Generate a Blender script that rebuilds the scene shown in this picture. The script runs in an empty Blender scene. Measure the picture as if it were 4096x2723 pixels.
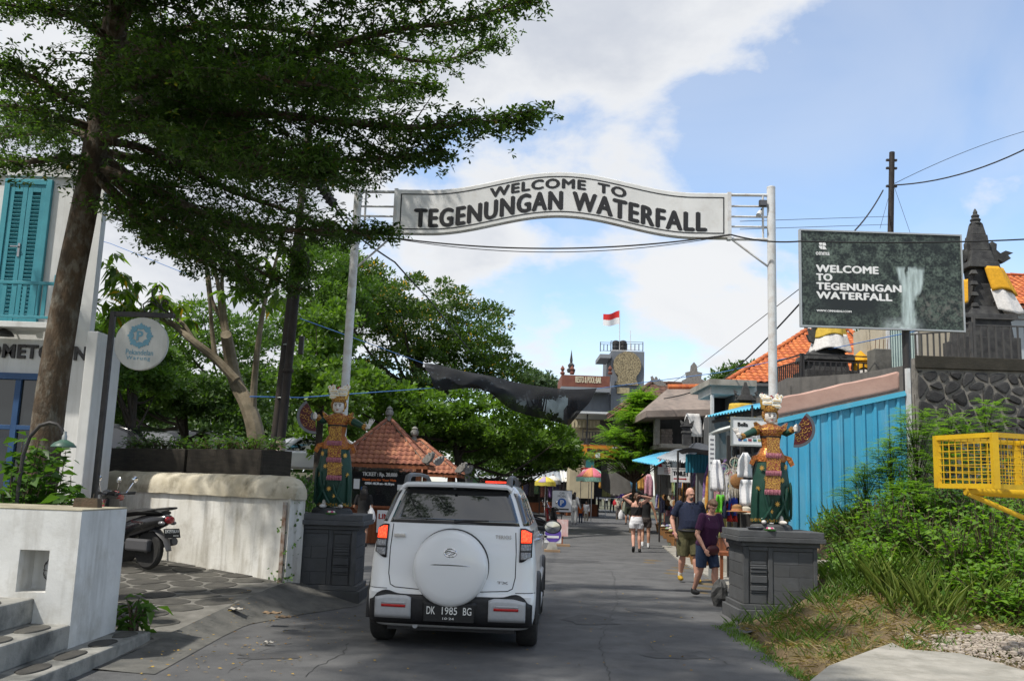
import bpy,bmesh,math,random
import numpy as np
from mathutils import Matrix,Vector
R=math.radians
rng=np.random.default_rng(7)
random.seed(7)
scene=bpy.context.scene
COL=scene.collection
# ------------------------------------------------------------------ camera
F=930.0                       # focal length in pixels of a 1024 px wide frame
EYE=Vector((0,0,1.65))
PITCH=math.atan(148/F);ROLL=0.035
RM=(Matrix.Rotation(R(90)+PITCH,3,'X')@Matrix.Rotation(ROLL,3,'Z'))
cam_d=bpy.data.cameras.new('camera');cam=bpy.data.objects.new('camera',cam_d)
COL.objects.link(cam);scene.camera=cam
cam.matrix_world=Matrix.Translation(EYE)@RM.to_4x4()
cam_d.sensor_width=36;cam_d.lens=36*F/1024;cam_d.clip_end=3000;cam_d.clip_start=.05
scene.render.resolution_x=1024;scene.render.resolution_y=680
# ------------------------------------------------------------------ sky and sun
SUN_EL,SUN_AZ=R(57),math.atan2(-.56,-.38)      # azimuth as atan2(x, y)
sun_dir=Vector((math.sin(SUN_AZ)*math.cos(SUN_EL),math.cos(SUN_AZ)*math.cos(SUN_EL),math.sin(SUN_EL)))
world=bpy.data.worlds.new('World');scene.world=world;world.use_nodes=True
def build_world():
    nt=world.node_tree;N=nt.nodes;L=nt.links;N.clear()
    def nd(t,**k):
        n=N.new(t)
        for a,b in k.items():setattr(n,a,b)
        return n
    def math_(op,a,b=None,c=None,clamp=False):
        n=nd('ShaderNodeMath',operation=op,use_clamp=clamp)
        for i,v in enumerate((a,b,c)):
            if v is None:continue
            if isinstance(v,(int,float)):n.inputs[i].default_value=v
            else:L.new(v,n.inputs[i])
        return n.outputs[0]
    out=nd('ShaderNodeOutputWorld')
    sky=nd('ShaderNodeTexSky',sky_type='NISHITA',sun_disc=False)
    sky.sun_elevation=SUN_EL;sky.sun_rotation=SUN_AZ;sky.air_density=1.0;sky.dust_density=.6;sky.ozone_density=1.6
    bg=nd('ShaderNodeBackground');bg.inputs[1].default_value=.145
    L.new(sky.outputs[0],bg.inputs[0])
    tc=nd('ShaderNodeTexCoord');sep=nd('ShaderNodeSeparateXYZ');L.new(tc.outputs['Generated'],sep.inputs[0])
    zc=math_('MAXIMUM',sep.outputs[2],0.0)
    zz=math_('ADD',zc,.42)
    cx=math_('DIVIDE',sep.outputs[0],zz);cy=math_('DIVIDE',sep.outputs[1],zz)
    comb=nd('ShaderNodeCombineXYZ');L.new(cx,comb.inputs[0]);L.new(cy,comb.inputs[1])
    comb.inputs[2].default_value=SKYSEED
    def noise(scale,detail,rough,dist=0,off=0.0):
        mp=nd('ShaderNodeMapping');L.new(comb.outputs[0],mp.inputs[0]);mp.inputs['Location'].default_value=(off,off*.7,off)
        n=nd('ShaderNodeTexNoise');n.inputs['Scale'].default_value=scale;n.inputs['Detail'].default_value=detail
        n.inputs['Roughness'].default_value=rough;n.inputs['Distortion'].default_value=dist
        L.new(mp.outputs[0],n.inputs['Vector']);return n.outputs[0]
    big=noise(1.7,2,.5,.1);mid=noise(4.6,10,.58,.15,3.1);soft=noise(2.6,5,.5,.6,9.3)
    side=math_('MULTIPLY_ADD',cx,-.12,.07)          # a little more cover on one side
    dens=math_('ADD',math_('ADD',math_('MULTIPLY',big,.85),math_('MULTIPLY',mid,.48)),side)
    def smooth(v,a,b):
        mr=nd('ShaderNodeMapRange',interpolation_type='SMOOTHSTEP');L.new(v,mr.inputs[0])
        mr.inputs[1].default_value=a;mr.inputs[2].default_value=b;return mr.outputs[0]
    mask=smooth(dens,.62,.74)
    veil=math_('MULTIPLY',smooth(soft,.34,.72),.30)
    mask2=math_('MAXIMUM',mask,veil)
    core=math_('MULTIPLY',smooth(dens,.68,.88),smooth(soft,.34,.60))
    mix=nd('ShaderNodeMix',data_type='RGBA');L.new(core,mix.inputs[0])
    mix.inputs[6].default_value=(.555,.565,.58,1);mix.inputs[7].default_value=(.385,.41,.46,1)
    bg2=nd('ShaderNodeBackground');bg2.inputs[1].default_value=1.0;L.new(mix.outputs[2],bg2.inputs[0])
    ms=nd('ShaderNodeMixShader');L.new(mask2,ms.inputs[0]);L.new(bg.outputs[0],ms.inputs[1]);L.new(bg2.outputs[0],ms.inputs[2])
    L.new(ms.outputs[0],out.inputs[0])
SKYSEED=12.1
build_world()
sun_d=bpy.data.lights.new('sun','SUN');sun_d.energy=2.9;sun_d.angle=R(1.6);sun_d.color=(1,.95,.86)
sun=bpy.data.objects.new('sun',sun_d);COL.objects.link(sun);sun.location=sun_dir*60
sun.rotation_euler=sun_dir.to_track_quat('Z','Y').to_euler()
vs=scene.view_settings;vs.view_transform='Standard';vs.look='None';vs.gamma=1;vs.exposure=.68;vs.use_curve_mapping=False
# ------------------------------------------------------------------ pixel rays (direction only; distance from ground or given depth)
def ray(px,py):return RM@Vector(((px-512)/F,-(py-340)/F,-1))
def P(px,py,Y):
    d=ray(px,py);return EYE+d*(Y/d.y)
def G(px,py,z=0.0):
    d=ray(px,py);return EYE+d*((z-EYE.z)/d.z)
# ------------------------------------------------------------------ materials
MATS={}
def M(name,c,c2=None,scale=6.0,rough=.75,bump=0.0,bscale=None,metal=0,spec=.4,rand=0.0,streak=None,dirt=None,
      coat=0,detail=6,emit=0,alpha=1,trans=0,stretch=(1,1,1),lo=.35,hi=.65,attr=None,sheen=0,speck=0):
    if name in MATS:return MATS[name]
    m=bpy.data.materials.new(name);m.use_nodes=True;MATS[name]=m
    nt=m.node_tree;N=nt.nodes;L=nt.links;b=N['Principled BSDF']
    b.inputs['Roughness'].default_value=rough;b.inputs['Metallic'].default_value=metal
    b.inputs['Specular IOR Level'].default_value=spec;b.inputs['Coat Weight'].default_value=coat
    b.inputs['Alpha'].default_value=alpha;b.inputs['Transmission Weight'].default_value=trans
    if sheen:b.inputs['Sheen Weight'].default_value=sheen
    tc=N.new('ShaderNodeTexCoord');mp=N.new('ShaderNodeMapping');L.new(tc.outputs['Object'],mp.inputs[0]);mp.inputs['Scale'].default_value=stretch
    def noise(sc,det=detail,r=.6):
        n=N.new('ShaderNodeTexNoise');n.inputs['Scale'].default_value=sc;n.inputs['Detail'].default_value=det;n.inputs['Roughness'].default_value=r
        L.new(mp.outputs[0],n.inputs['Vector']);return n
    def mr(v,a,bb,c0=0,c1=1):
        n=N.new('ShaderNodeMapRange');L.new(v,n.inputs[0])
        for i,k in enumerate((a,bb,c0,c1)):n.inputs[i+1].default_value=k
        return n.outputs[0]
    def mixc(f,a,bcol):
        n=N.new('ShaderNodeMix');n.data_type='RGBA'
        if isinstance(f,float):n.inputs[0].default_value=f
        else:L.new(f,n.inputs[0])
        for i,k in((6,a),(7,bcol)):
            if isinstance(k,tuple):n.inputs[i].default_value=(*k[:3],1)
            else:L.new(k,n.inputs[i])
        return n.outputs[2]
    col=tuple(c)
    if attr:
        a=N.new('ShaderNodeAttribute');a.attribute_name=attr;col=mixc(a.outputs['Fac'],c,c2)
    elif c2 is not None:
        col=mixc(mr(noise(scale).outputs[0],lo,hi),c,c2)
    if dirt:      # (colour, scale, amount)
        n=noise(dirt[1],8,.65);col=mixc(mr(n.outputs[0],.48,.72,0,dirt[2]),col,dirt[0])
    if streak:    # (colour, amount) rain streaks running down
        mp2=N.new('ShaderNodeMapping');L.new(tc.outputs['Object'],mp2.inputs[0]);mp2.inputs['Scale'].default_value=(5,5,.55)
        n=N.new('ShaderNodeTexNoise');n.inputs['Scale'].default_value=1.2;n.inputs['Detail'].default_value=7;n.inputs['Roughness'].default_value=.62
        L.new(mp2.outputs[0],n.inputs['Vector']);col=mixc(mr(n.outputs[0],.5,.78,0,streak[1]),col,streak[0])
    if speck:     # aggregate grains
        n=noise(95,3,.7);col=mixc(mr(n.outputs[0],.56,.70,0,speck),col,(.22,.215,.21));n=noise(130,2,.7);col=mixc(mr(n.outputs[0],.58,.68,0,speck),col,(.02,.02,.02))
    if rand:
        oi=N.new('ShaderNodeObjectInfo');hs=N.new('ShaderNodeHueSaturation')
        L.new(mr(oi.outputs['Random'],0,1,1-rand,1+rand),hs.inputs['Value'])
        L.new(mr(oi.outputs['Random'],0,1,.5-rand*.03,.5+rand*.03),hs.inputs['Hue'])
        if isinstance(col,tuple):hs.inputs['Color'].default_value=(*col,1)
        else:L.new(col,hs.inputs['Color'])
        col=hs.outputs[0]
    if isinstance(col,tuple):b.inputs['Base Color'].default_value=(*col[:3],1)
    else:L.new(col,b.inputs['Base Color'])
    if emit:
        b.inputs['Emission Strength'].default_value=emit
        if isinstance(col,tuple):b.inputs['Emission Color'].default_value=(*col[:3],1)
        else:L.new(col,b.inputs['Emission Color'])
    if bump:
        bn=N.new('ShaderNodeBump');bn.inputs['Strength'].default_value=bump;bn.inputs['Distance'].default_value=.02
        L.new(noise(bscale or scale*4,8).outputs[0],bn.inputs['Height']);L.new(bn.outputs[0],b.inputs['Normal'])
        if rough>.3:
            L.new(mr(noise(scale*2.3).outputs[0],.3,.7,max(.05,rough-.12),min(1,rough+.12)),b.inputs['Roughness'])
    return m
def leaf_mat(name,dark,light,trans=.45,rough=.5,yellow=None):
    if name in MATS:return MATS[name]
    m=bpy.data.materials.new(name);m.use_nodes=True;MATS[name]=m
    nt=m.node_tree;N=nt.nodes;L=nt.links;b=N['Principled BSDF'];out=N['Material Output']
    a=N.new('ShaderNodeAttribute');a.attribute_name='tint'
    cr=N.new('ShaderNodeValToRGB');cr.color_ramp.elements[0].color=(*dark,1);cr.color_ramp.elements[1].color=(*light,1)
    if yellow:
        cr.color_ramp.elements[1].position=.955
        e=cr.color_ramp.elements.new(.985);e.color=(*yellow,1)
    L.new(a.outputs['Fac'],cr.inputs[0]);L.new(cr.outputs[0],b.inputs['Base Color'])
    b.inputs['Roughness'].default_value=rough;b.inputs['Specular IOR Level'].default_value=.45
    t=N.new('ShaderNodeBsdfTranslucent');mx=N.new('ShaderNodeMix');mx.data_type='RGBA';mx.blend_type='MULTIPLY';mx.inputs[0].default_value=1
    L.new(cr.outputs[0],mx.inputs[6]);mx.inputs[7].default_value=(1.5,1.6,.6,1);L.new(mx.outputs[2],t.inputs[0])
    ms=N.new('ShaderNodeMixShader');ms.inputs[0].default_value=trans
    L.new(b.outputs[0],ms.inputs[1]);L.new(t.outputs[0],ms.inputs[2]);L.new(ms.outputs[0],out.inputs[0])
    return m
# ------------------------------------------------------------------ mesh builder
class MB:
    def __init__(s):s.v=[];s.f=[];s.n=0;s.mi=[]
    def add(s,v,f,mi=0):
        s.v.extend([tuple(p)for p in v]);s.f.extend([tuple(i+s.n for i in q)for q in f]);s.mi.extend([mi]*len(f));s.n+=len(v);return s
    def box(s,c,size,rot=None,mi=0,taper=1.0):
        x,y,z=[k/2 for k in size];t=taper
        v=[Vector(q)for q in((-x,-y,-z),(x,-y,-z),(x,y,-z),(-x,y,-z),(-x*t,-y*t,z),(x*t,-y*t,z),(x*t,y*t,z),(-x*t,y*t,z))]
        if rot is not None:
            m=Matrix.Rotation(rot,3,'Z')if isinstance(rot,(int,float))else rot
            v=[m@q for q in v]
        c=Vector(c)
        return s.add([q+c for q in v],[(0,3,2,1),(4,5,6,7),(0,1,5,4),(1,2,6,5),(2,3,7,6),(3,0,4,7)],mi)
    def bb(s,a,b,mi=0):
        a=Vector(a);b=Vector(b);return s.box((a+b)/2,[abs(k)for k in(b-a)],mi=mi)
    def bar(s,p0,p1,w,h=None,up=(0,0,1),mi=0):
        h=h or w;p0=Vector(p0);p1=Vector(p1);d=(p1-p0);ln=d.length;d.normalize();u=Vector(up)
        if abs(d.dot(u))>.98:u=Vector((0,1,0))
        r=d.cross(u).normalized();u=r.cross(d)
        m=Matrix((r,d,u)).transposed()
        return s.box((p0+p1)/2,(w,ln,h),m,mi)
    def tube(s,pts,rad,n=8,cap=True,mi=0,flat=1.0):
        pts=[Vector(p)for p in pts];k=len(pts)
        if isinstance(rad,(int,float)):rad=[rad]*k
        v=[];f=[];ref=None
        for i,p in enumerate(pts):
            d=(pts[min(i+1,k-1)]-pts[max(i-1,0)])
            if d.length<1e-9:d=Vector((0,0,1))
            d.normalize()
            if ref is None:ref=Vector((0,0,1))if abs(d.z)<.9 else Vector((1,0,0))
            a=d.cross(ref)
            if a.length<1e-4:a=d.cross(Vector((0,1,.3)))
            a.normalize();b=a.cross(d).normalized();ref=b
            for j in range(n):
                t=2*math.pi*j/n;v.append(p+(a*math.cos(t)+b*math.sin(t)*flat)*rad[i])
        for i in range(k-1):
            for j in range(n):
                q=(j+1)%n;f.append((i*n+j,i*n+q,(i+1)*n+q,(i+1)*n+j))
        if cap:f.append(tuple(range(n-1,-1,-1)));f.append(tuple(range((k-1)*n,k*n)))
        return s.add(v,f,mi)
    def loft(s,rings,mi=0,cap=True):
        n=len(rings[0]);v=[p for r in rings for p in r];f=[]
        for i in range(len(rings)-1):
            for j in range(n):
                q=(j+1)%n;f.append((i*n+j,i*n+q,(i+1)*n+q,(i+1)*n+j))
        if cap:f.append(tuple(range(n-1,-1,-1)));f.append(tuple(range((len(rings)-1)*n,len(rings)*n)))
        return s.add(v,f,mi)
    def lathe(s,prof,o=(0,0,0),n=16,mi=0,rot=None,sx=1,sy=1):
        o=Vector(o);rings=[]
        for r,z in prof:
            ring=[]
            for j in range(n):
                t=2*math.pi*j/n;q=Vector((r*math.cos(t)*sx,r*math.sin(t)*sy,z))
                if rot is not None:q=rot@q
                ring.append(q+o)
            rings.append(ring)
        return s.loft(rings,mi)
    def ell(s,c,r,n=12,m=8,rot=None,mi=0):
        prof=[]
        c=Vector(c);rings=[]
        for i in range(m+1):
            t=math.pi*i/m;ring=[]
            rr=max(math.sin(t),.02)
            for j in range(n):
                a=2*math.pi*j/n;q=Vector((r[0]*rr*math.cos(a),r[1]*rr*math.sin(a),-r[2]*math.cos(t)))
                if rot is not None:q=rot@q
                ring.append(q+c)
            rings.append(ring)
        return s.loft(rings,mi)
    def prism(s,poly,o,ux,uy,un,mi=0):
        """polygon in (a,b) -> o + a*ux + b*uy, extruded along un"""
        o=Vector(o);ux=Vector(ux);uy=Vector(uy);un=Vector(un)
        a=[o+ux*p[0]+uy*p[1]for p in poly];b=[p+un for p in a];n=len(a)
        f=[tuple(range(n)),tuple(range(2*n-1,n-1,-1))]+[(i,i+n,(i+1)%n+n,(i+1)%n)for i in range(n)]
        return s.add(a+b,f,mi)
    def grid(s,fn,nu,nv,mi=0,closed=False):
        v=[fn(i/nu,j/nv)for i in range(nu+1)for j in range(nv+1)];f=[]
        for i in range(nu):
            for j in range(nv):
                a=i*(nv+1)+j;f.append((a,a+nv+1,a+nv+2,a+1))
        return s.add(v,f,mi)
    def xf(s,m,start=0):
        s.v=s.v[:start]+[tuple(m@Vector(q))for q in s.v[start:]];return s
    def build(s,name,mat,parent=None,smooth=False,bevel=0,origin=None,local=False,solid=0,remesh=0,subsurf=0,fixn=False):
        me=bpy.data.meshes.new(name);o=bpy.data.objects.new(name,me);COL.objects.link(o)
        inv=None
        if parent is not None:
            o.parent=parent;w=WM.get(parent,Matrix());WM[o]=w
            if not local:inv=w.inverted()
        elif origin is not None:
            o.location=origin;w=Matrix.Translation(Vector(origin));WM[o]=w
            if not local:inv=w.inverted()
        else:WM[o]=Matrix()
        v=s.v if inv is None else[tuple(inv@Vector(q))for q in s.v]
        me.from_pydata(v,[],s.f)
        ms=mat if isinstance(mat,(list,tuple))else[mat]
        for k in ms:me.materials.append(k)
        if len(ms)>1:me.polygons.foreach_set('material_index',s.mi)
        if fixn:
            bm=bmesh.new();bm.from_mesh(me);bmesh.ops.recalc_face_normals(bm,faces=bm.faces);bm.to_mesh(me);bm.free()
        if smooth:me.polygons.foreach_set('use_smooth',[True]*len(me.polygons))
        if solid:
            k=o.modifiers.new('solid','SOLIDIFY');k.thickness=solid;k.offset=0
        if remesh:
            k=o.modifiers.new('remesh','REMESH');k.mode='VOXEL';k.voxel_size=remesh;k.use_smooth_shade=True
            k=o.modifiers.new('smooth','SMOOTH');k.factor=.5;k.iterations=2
        if bevel:
            k=o.modifiers.new('bevel','BEVEL');k.width=bevel;k.segments=2;k.limit_method='ANGLE';k.angle_limit=R(40)
        if subsurf:
            k=o.modifiers.new('sub','SUBSURF');k.levels=subsurf;k.render_levels=subsurf
        if smooth and not remesh and not subsurf:
            try:me.set_sharp_from_angle(angle=R(38))
            except Exception:pass
        me.update();return o
WM={}
def tag(o,label,cat,group=None,kind=None):
    if label:o['label']=label
    if cat:o['category']=cat
    if group:o['group']=group
    if kind:o['kind']=kind
    return o
def struct(o):o['kind']='structure';return o
def thing(name,label,cat,loc=(0,0,0),rz=0,group=None):
    o=bpy.data.objects.new(name,None);COL.objects.link(o);o.location=loc;o.rotation_euler=(0,0,rz)
    o.empty_display_size=.1
    WM[o]=Matrix.Translation(Vector(loc))@Matrix.Rotation(rz,4,'Z')
    return tag(o,label,cat,group)
def copy_tree(o,parent=None):
    c=o.copy();COL.objects.link(c);c.parent=parent
    for ch in KIDS.get(o)or[k for k in bpy.data.objects if k.parent==o]:copy_tree(ch,c)
    return c
KIDS={}
def dup(o,loc,rz=0,label=None,scale=None):
    c=copy_tree(o);c.location=loc;c.rotation_euler=(0,0,rz)
    if label:c['label']=label
    if scale:c.scale=scale if not isinstance(scale,(int,float))else(scale,)*3
    return c
def inst(me_obj,name,mat4,parent,kind=None):
    """another piece that shares the mesh of me_obj, placed by a local matrix under parent"""
    o=bpy.data.objects.new(name,me_obj.data);COL.objects.link(o);o.parent=parent;o.matrix_local=mat4
    for md in me_obj.modifiers:
        if md.type=='BEVEL':
            k=o.modifiers.new('bevel','BEVEL');k.width=md.width;k.segments=md.segments;k.limit_method='ANGLE'
    return o
def text(s,o,ux,uy,w=None,h=None,depth=.006,mat=None,parent=None,name='lettering',fat=0.0,align='L',warp=None,space=1.0,keep=False):
    """flat raised lettering: lower-left corner at o (or centred), fitted to width w and/or cap height h"""
    cu=bpy.data.curves.new('text','FONT');cu.body=s;cu.offset=fat;cu.resolution_u=3;cu.space_character=space
    to=bpy.data.objects.new('text',cu);me=bpy.data.meshes.new_from_object(to)
    bpy.data.objects.remove(to);bpy.data.curves.remove(cu)
    v=np.array([q.co[:]for q in me.vertices]);f=[tuple(p.vertices)for p in me.polygons];bpy.data.meshes.remove(me)
    lo=v.min(0);hi=v.max(0);sx=sy=None
    if w:sx=w/(hi[0]-lo[0])
    if h:sy=h/(hi[1]-lo[1])
    sx=sx or sy;sy=sy or sx
    o=Vector(o);ux=Vector(ux).normalized();uy=Vector(uy).normalized();n=ux.cross(uy).normalized()
    a=(v[:,0]-lo[0])*sx;b=(v[:,1]-lo[1])*sy
    if align=='C':a-=(hi[0]-lo[0])*sx/2
    if warp:b=b+np.array([warp(k)for k in a])
    mb=MB();front=[o+ux*x+uy*y+n*depth for x,y in zip(a,b)]
    if keep:       # heavier strokes: the same glyphs again, shifted sideways and a hair lower
        for i,(sx_,sy_)in enumerate(((-1,0),(1,0),(0,-.6),(0,.6),(-.5,.3),(.5,-.3))):
            mb.add([p+ux*sx_*keep+uy*sy_*keep-n*depth*.08*(i+1)for p in front],f)
    mb.add(front,f);front0=mb.n-len(front)
    # side walls so the letters have thickness
    cnt={}
    for q in f:
        for i in range(len(q)):
            e=(q[i],q[(i+1)%len(q)]);k=tuple(sorted(e));cnt.setdefault(k,[]).append(e)
    back=[p-n*depth for p in front];k0=mb.n;mb.add(back,[])
    nn=len(front);sf=[(front0+e[0][1],front0+e[0][0],front0+e[0][0]+nn,front0+e[0][1]+nn)for e in cnt.values()if len(e)==1]
    mb.f.extend(sf);mb.mi.extend([0]*len(sf))
    return mb.build(name,mat,parent)
def cable(pts,r,label,mat,name='overhead_cable',sag=0,group='overhead wires',n=14):
    pts=[Vector(p)for p in pts];out=[]
    for a,b in zip(pts,pts[1:]):
        for i in range(n+1):
            t=i/n
            if out and i==0:continue
            q=a.lerp(b,t);q.z-=sag*4*t*(1-t);out.append(q)
    return tag(MB().tube(out,r,5).build(name,mat,smooth=True,origin=pts[0]),label,'cable',group)
# ------------------------------------------------------------------ leaves
def leaf_mesh(name,pos,axis,nrm,ln,wd,tint,mat,parent=None,shape='oval',origin=(0,0,0),fold=.15,droop=0.0):
    """every leaf: 6 vertices, 4 triangles folded along the midrib"""
    pos=np.asarray(pos,float);axis=np.asarray(axis,float);nrm=np.asarray(nrm,float);k=len(pos)
    axis/=np.linalg.norm(axis,axis=1,keepdims=True)+1e-9
    side=np.cross(axis,nrm);side/=np.linalg.norm(side,axis=1,keepdims=True)+1e-9
    up=np.cross(side,axis)
    ln=np.broadcast_to(np.asarray(ln,float),(k,))[:,None];wd=np.broadcast_to(np.asarray(wd,float),(k,))[:,None]
    a0={'oval':.5,'ob':.66,'blade':.3}[shape]
    w=WM[parent]if parent is not None else Matrix.Translation(Vector(origin))
    p0=pos;tip=pos+axis*ln-np.array([0,0,1.])*droop*ln
    midp=pos+axis*ln*a0
    l=midp+side*wd*.5+up*wd*fold;r=midp-side*wd*.5+up*wd*fold
    V=np.stack([p0,l,tip,r,midp-np.array([0,0,1.])*droop*ln*.25],1).reshape(-1,3)
    t=np.array(w.inverted().translation);Rm=np.array(w.inverted().to_3x3())
    V=V@Rm.T+t
    b=np.arange(k)[:,None]*5
    Fc=np.concatenate([b+np.array([[0,4,1]]),b+np.array([[1,4,2]]),b+np.array([[4,3,2]]),b+np.array([[0,3,4]])],1).reshape(-1,3)
    me=bpy.data.meshes.new(name);me.vertices.add(len(V));me.vertices.foreach_set('co',V.ravel())
    me.loops.add(len(Fc)*3);me.loops.foreach_set('vertex_index',Fc.ravel().astype(np.int32))
    me.polygons.add(len(Fc));me.polygons.foreach_set('loop_start',np.arange(0,len(Fc)*3,3,dtype=np.int32))
    me.polygons.foreach_set('loop_total',np.full(len(Fc),3,np.int32))
    at=me.attributes.new('tint','FLOAT','POINT');at.data.foreach_set('value',np.repeat(np.asarray(tint,float),5).astype(np.float32))
    me.materials.append(mat);me.update(calc_edges=True)
    o=bpy.data.objects.new(name,me);COL.objects.link(o)
    if parent is not None:o.parent=parent
    else:o.location=origin
    WM[o]=w
    return o
def unit(n):
    v=rng.normal(size=(n,3));return v/np.linalg.norm(v,axis=1,keepdims=True)
# ================================================================== SETTING: ground, road, forecourt
def sm(x,a,b):
    t=min(1,max(0,(x-a)/(b-a)));return t*t*(3-2*t)
m_ground=M('ground_soil',(.13,.115,.08),(.07,.085,.04),1.2,.95,.4)
m_asph=M('asphalt',(.075,.076,.079),(.13,.13,.131),.9,.88,.5,140,dirt=((.058,.058,.06),2.6,.8),lo=.3,hi=.7,speck=.35)
m_conc=M('rough_concrete',(.15,.145,.13),(.085,.085,.08),2.2,.9,.5,26,dirt=((.045,.045,.042),3.2,.85))
m_conc_pale=M('pale_concrete',(.37,.35,.31),(.25,.24,.21),2.5,.9,.45,30,dirt=((.16,.15,.12),4,.6))
m_white=M('white_paint',(.72,.72,.70),(.6,.6,.58),2.0,.8,.15,22,streak=((.25,.23,.19),.55),dirt=((.3,.27,.2),3.2,.45))
m_white_st=M('stained_white_paint',(.74,.73,.69),(.62,.60,.54),1.7,.85,.2,20,streak=((.20,.17,.12),.7),dirt=((.22,.19,.13),2.4,.55))
m_cream=M('weathered_coping',(.60,.55,.44),(.42,.37,.27),2.5,.85,.3,20,dirt=((.10,.085,.05),3.0,.9))
m_andesite=M('andesite',(.075,.078,.08),(.05,.052,.055),5,.85,.35,60,rand=.22)
m_pave=M('paving_stone',(.085,.08,.07),(.05,.048,.043),5,.85,.4,50,rand=.25)
m_mortar=M('mortar',(.22,.21,.19),(.13,.125,.11),4,.95,.5,50,dirt=((.07,.07,.06),2.5,.8))
def sheet(name,poly,z,mat,sub=0):
    mb=MB();mb.add([(x,y,z)for x,y in poly],[tuple(range(len(poly)))]);return mb.build(name,mat)
mb=MB()
B=900
for x0,x1,y0,y1 in((-B,2.62,-60,B),(2.62,B,-60,3.0),(2.62,B,24,B),(30,B,3.0,24)):
    mb.add([(x0,y0,-.03),(x1,y0,-.03),(x1,y1,-.03),(x0,y1,-.03)],[(0,1,2,3)])
struct(mb.build('ground',m_ground))
struct(sheet('road',[(-6,-25),(2.72,-25),(2.74,8.5),(2.9,11.7),(4.35,13.6),(5.4,20),(6.2,27),(10,64),(10,90),(-9,90),(-7.6,46),
                      (-6.6,24),(-3.1,14.6),(-2.0,13.2),(-2.5,12.2),(-3.0,11.2),(-3.1,10),(-3.6,9.3),(-3.6,5),(-8,4)],0.0,m_asph))
# darker patches laid on the asphalt, each with an outline of its own
m_tar=M('dark_patch',(.055,.055,.057),(.07,.07,.072),4,.8,.3,120)
def blob(cx,cy,rx,ry,n=14,j=.3,rot=0,r=random):
    out=[]
    for i in range(n):
        a=2*math.pi*i/n;k=1+r.uniform(-j,j);x=math.cos(a)*rx*k;y=math.sin(a)*ry*k
        out.append((cx+x*math.cos(rot)-y*math.sin(rot),cy+x*math.sin(rot)+y*math.cos(rot)))
    return out
for px,py,rx,ry in((655,545,.5,.35),(610,533,.9,.25),(700,560,.3,.5),(690,590,.25,.2),(560,560,1.0,.5),(590,620,.35,.5),(675,655,.3,.2),(640,610,.2,.3),(720,548,.8,.3),(270,655,.35,.2)):
    g=G(px,py);struct(sheet('road',blob(g.x,g.y,rx,ry),.004,m_tar))
def crack(pts,w,lab='road_crack'):      # thin branching lines in the old asphalt
    g=[G(*q)for q in pts];mb=MB();rr=random.Random(len(pts)+int(pts[0][0]));fine=[]
    for a,b in zip(g,g[1:]):
        n=max(2,int((b-a).length/.12))
        for i in range(n):q=a.lerp(b,i/n);fine.append(Vector((q.x+rr.gauss(0,.018),q.y+rr.gauss(0,.018),.0035)))
    for a,b in zip(fine,fine[1:]):
        s=Vector((-(b-a).y,(b-a).x,0)).normalized()*w*rr.uniform(.15,.6);mb.add([a-s,b-s,b+s,a+s],[(0,1,2,3)])
    return struct(mb.build('road',M('crack_dark',(.018,.018,.018))))
for pts,w in((((610,680),(600,640),(618,600),(612,570)),.008),(((560,600),(600,604),(660,612),(700,622)),.007),(((300,676),(340,655),(352,640)),.007),(((640,640),(668,655),(700,650),(742,668)),.006),(((586,560),(620,556),(650,561)),.01),(((230,672),(262,650),(300,640)),.006)):crack(pts,w)
# left terrace (car park level) behind the wall
mb=MB();TER=[(-3.55,14.35),(-6.4,24),(-9,45),(-9,75),(-80,75),(-80,17),(-5.5,16.2),(-5.0,15.6)]

def terr(y):return min(2.2,.95+max(0,y-15)*.037)
tp_=[Vector((x,y,terr(y)))for x,y in TER];bt0=[Vector((x,y,-.02))for x,y in TER];k_=len(TER)
mb.add([Vector((-9,45,terr(45))),Vector((-80,45,terr(45)))]+tp_+bt0,[(2,3,4,0,1,7,8,9),(0,4,5,6,1)]+[(2+i,2+k_+i,2+k_+(i+1)%k_,2+(i+1)%k_)for i in range(k_)]);struct(mb.build('terrace',M('terrace_soil',(.09,.08,.055),(.05,.06,.03),1.5,.95,.4),fixn=True))
# forecourt plane and apron
def fz(y):return .02+max(0,y-9.0)*.07
mb=MB()
ys=[8.3,9.4,10.2,11.1,12.5,13.05,14.6];cx_={8.3:-3.5,9.4:-3.43,10.2:-3.35,11.1:-3.25,12.5:-3.06,13.05:-2.95,14.6:-2.9}
v=[];f=[]
for y in ys:v+=[(-9,y,fz(y)-.012),(cx_[y],y,fz(y)-.012)]
f=[(2*i,2*i+1,2*i+3,2*i+2)for i in range(len(ys)-1)]
mb.add(v,f);forecourt=struct(mb.build('forecourt',m_mortar))
mb=MB()
road_l={8.3:(-2.91,8.2),9.4:(-2.93,9.3),10.2:(-2.95,10.2),11.1:(-2.93,11.1),12.5:(-2.45,12.2),13.05:(-1.96,13.1),14.6:(-1.9,14.5)}
def apr(u,w):
    y=min(14.5999,8.3+u*6.3);k=sorted(ys)
    for a,b in zip(k,k[1:]):
        if a<=y<=b:t=(y-a)/(b-a);break
    c=cx_[a]+(cx_[b]-cx_[a])*t;q0,q1=road_l[a],road_l[b];ex=q0[0]+(q1[0]-q0[0])*t;ey=q0[1]+(q1[1]-q0[1])*t
    zc=fz(y)-.012;x=c+(ex-c)*w;yy=y+(ey-y)*w
    return Vector((x,yy,zc*(1-w)**1.2+.006+.012*math.sin(x*9+yy*4)*w*(1-w)))
mb.grid(apr,24,8);struct(mb.build('apron',m_conc,smooth=True))
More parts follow.
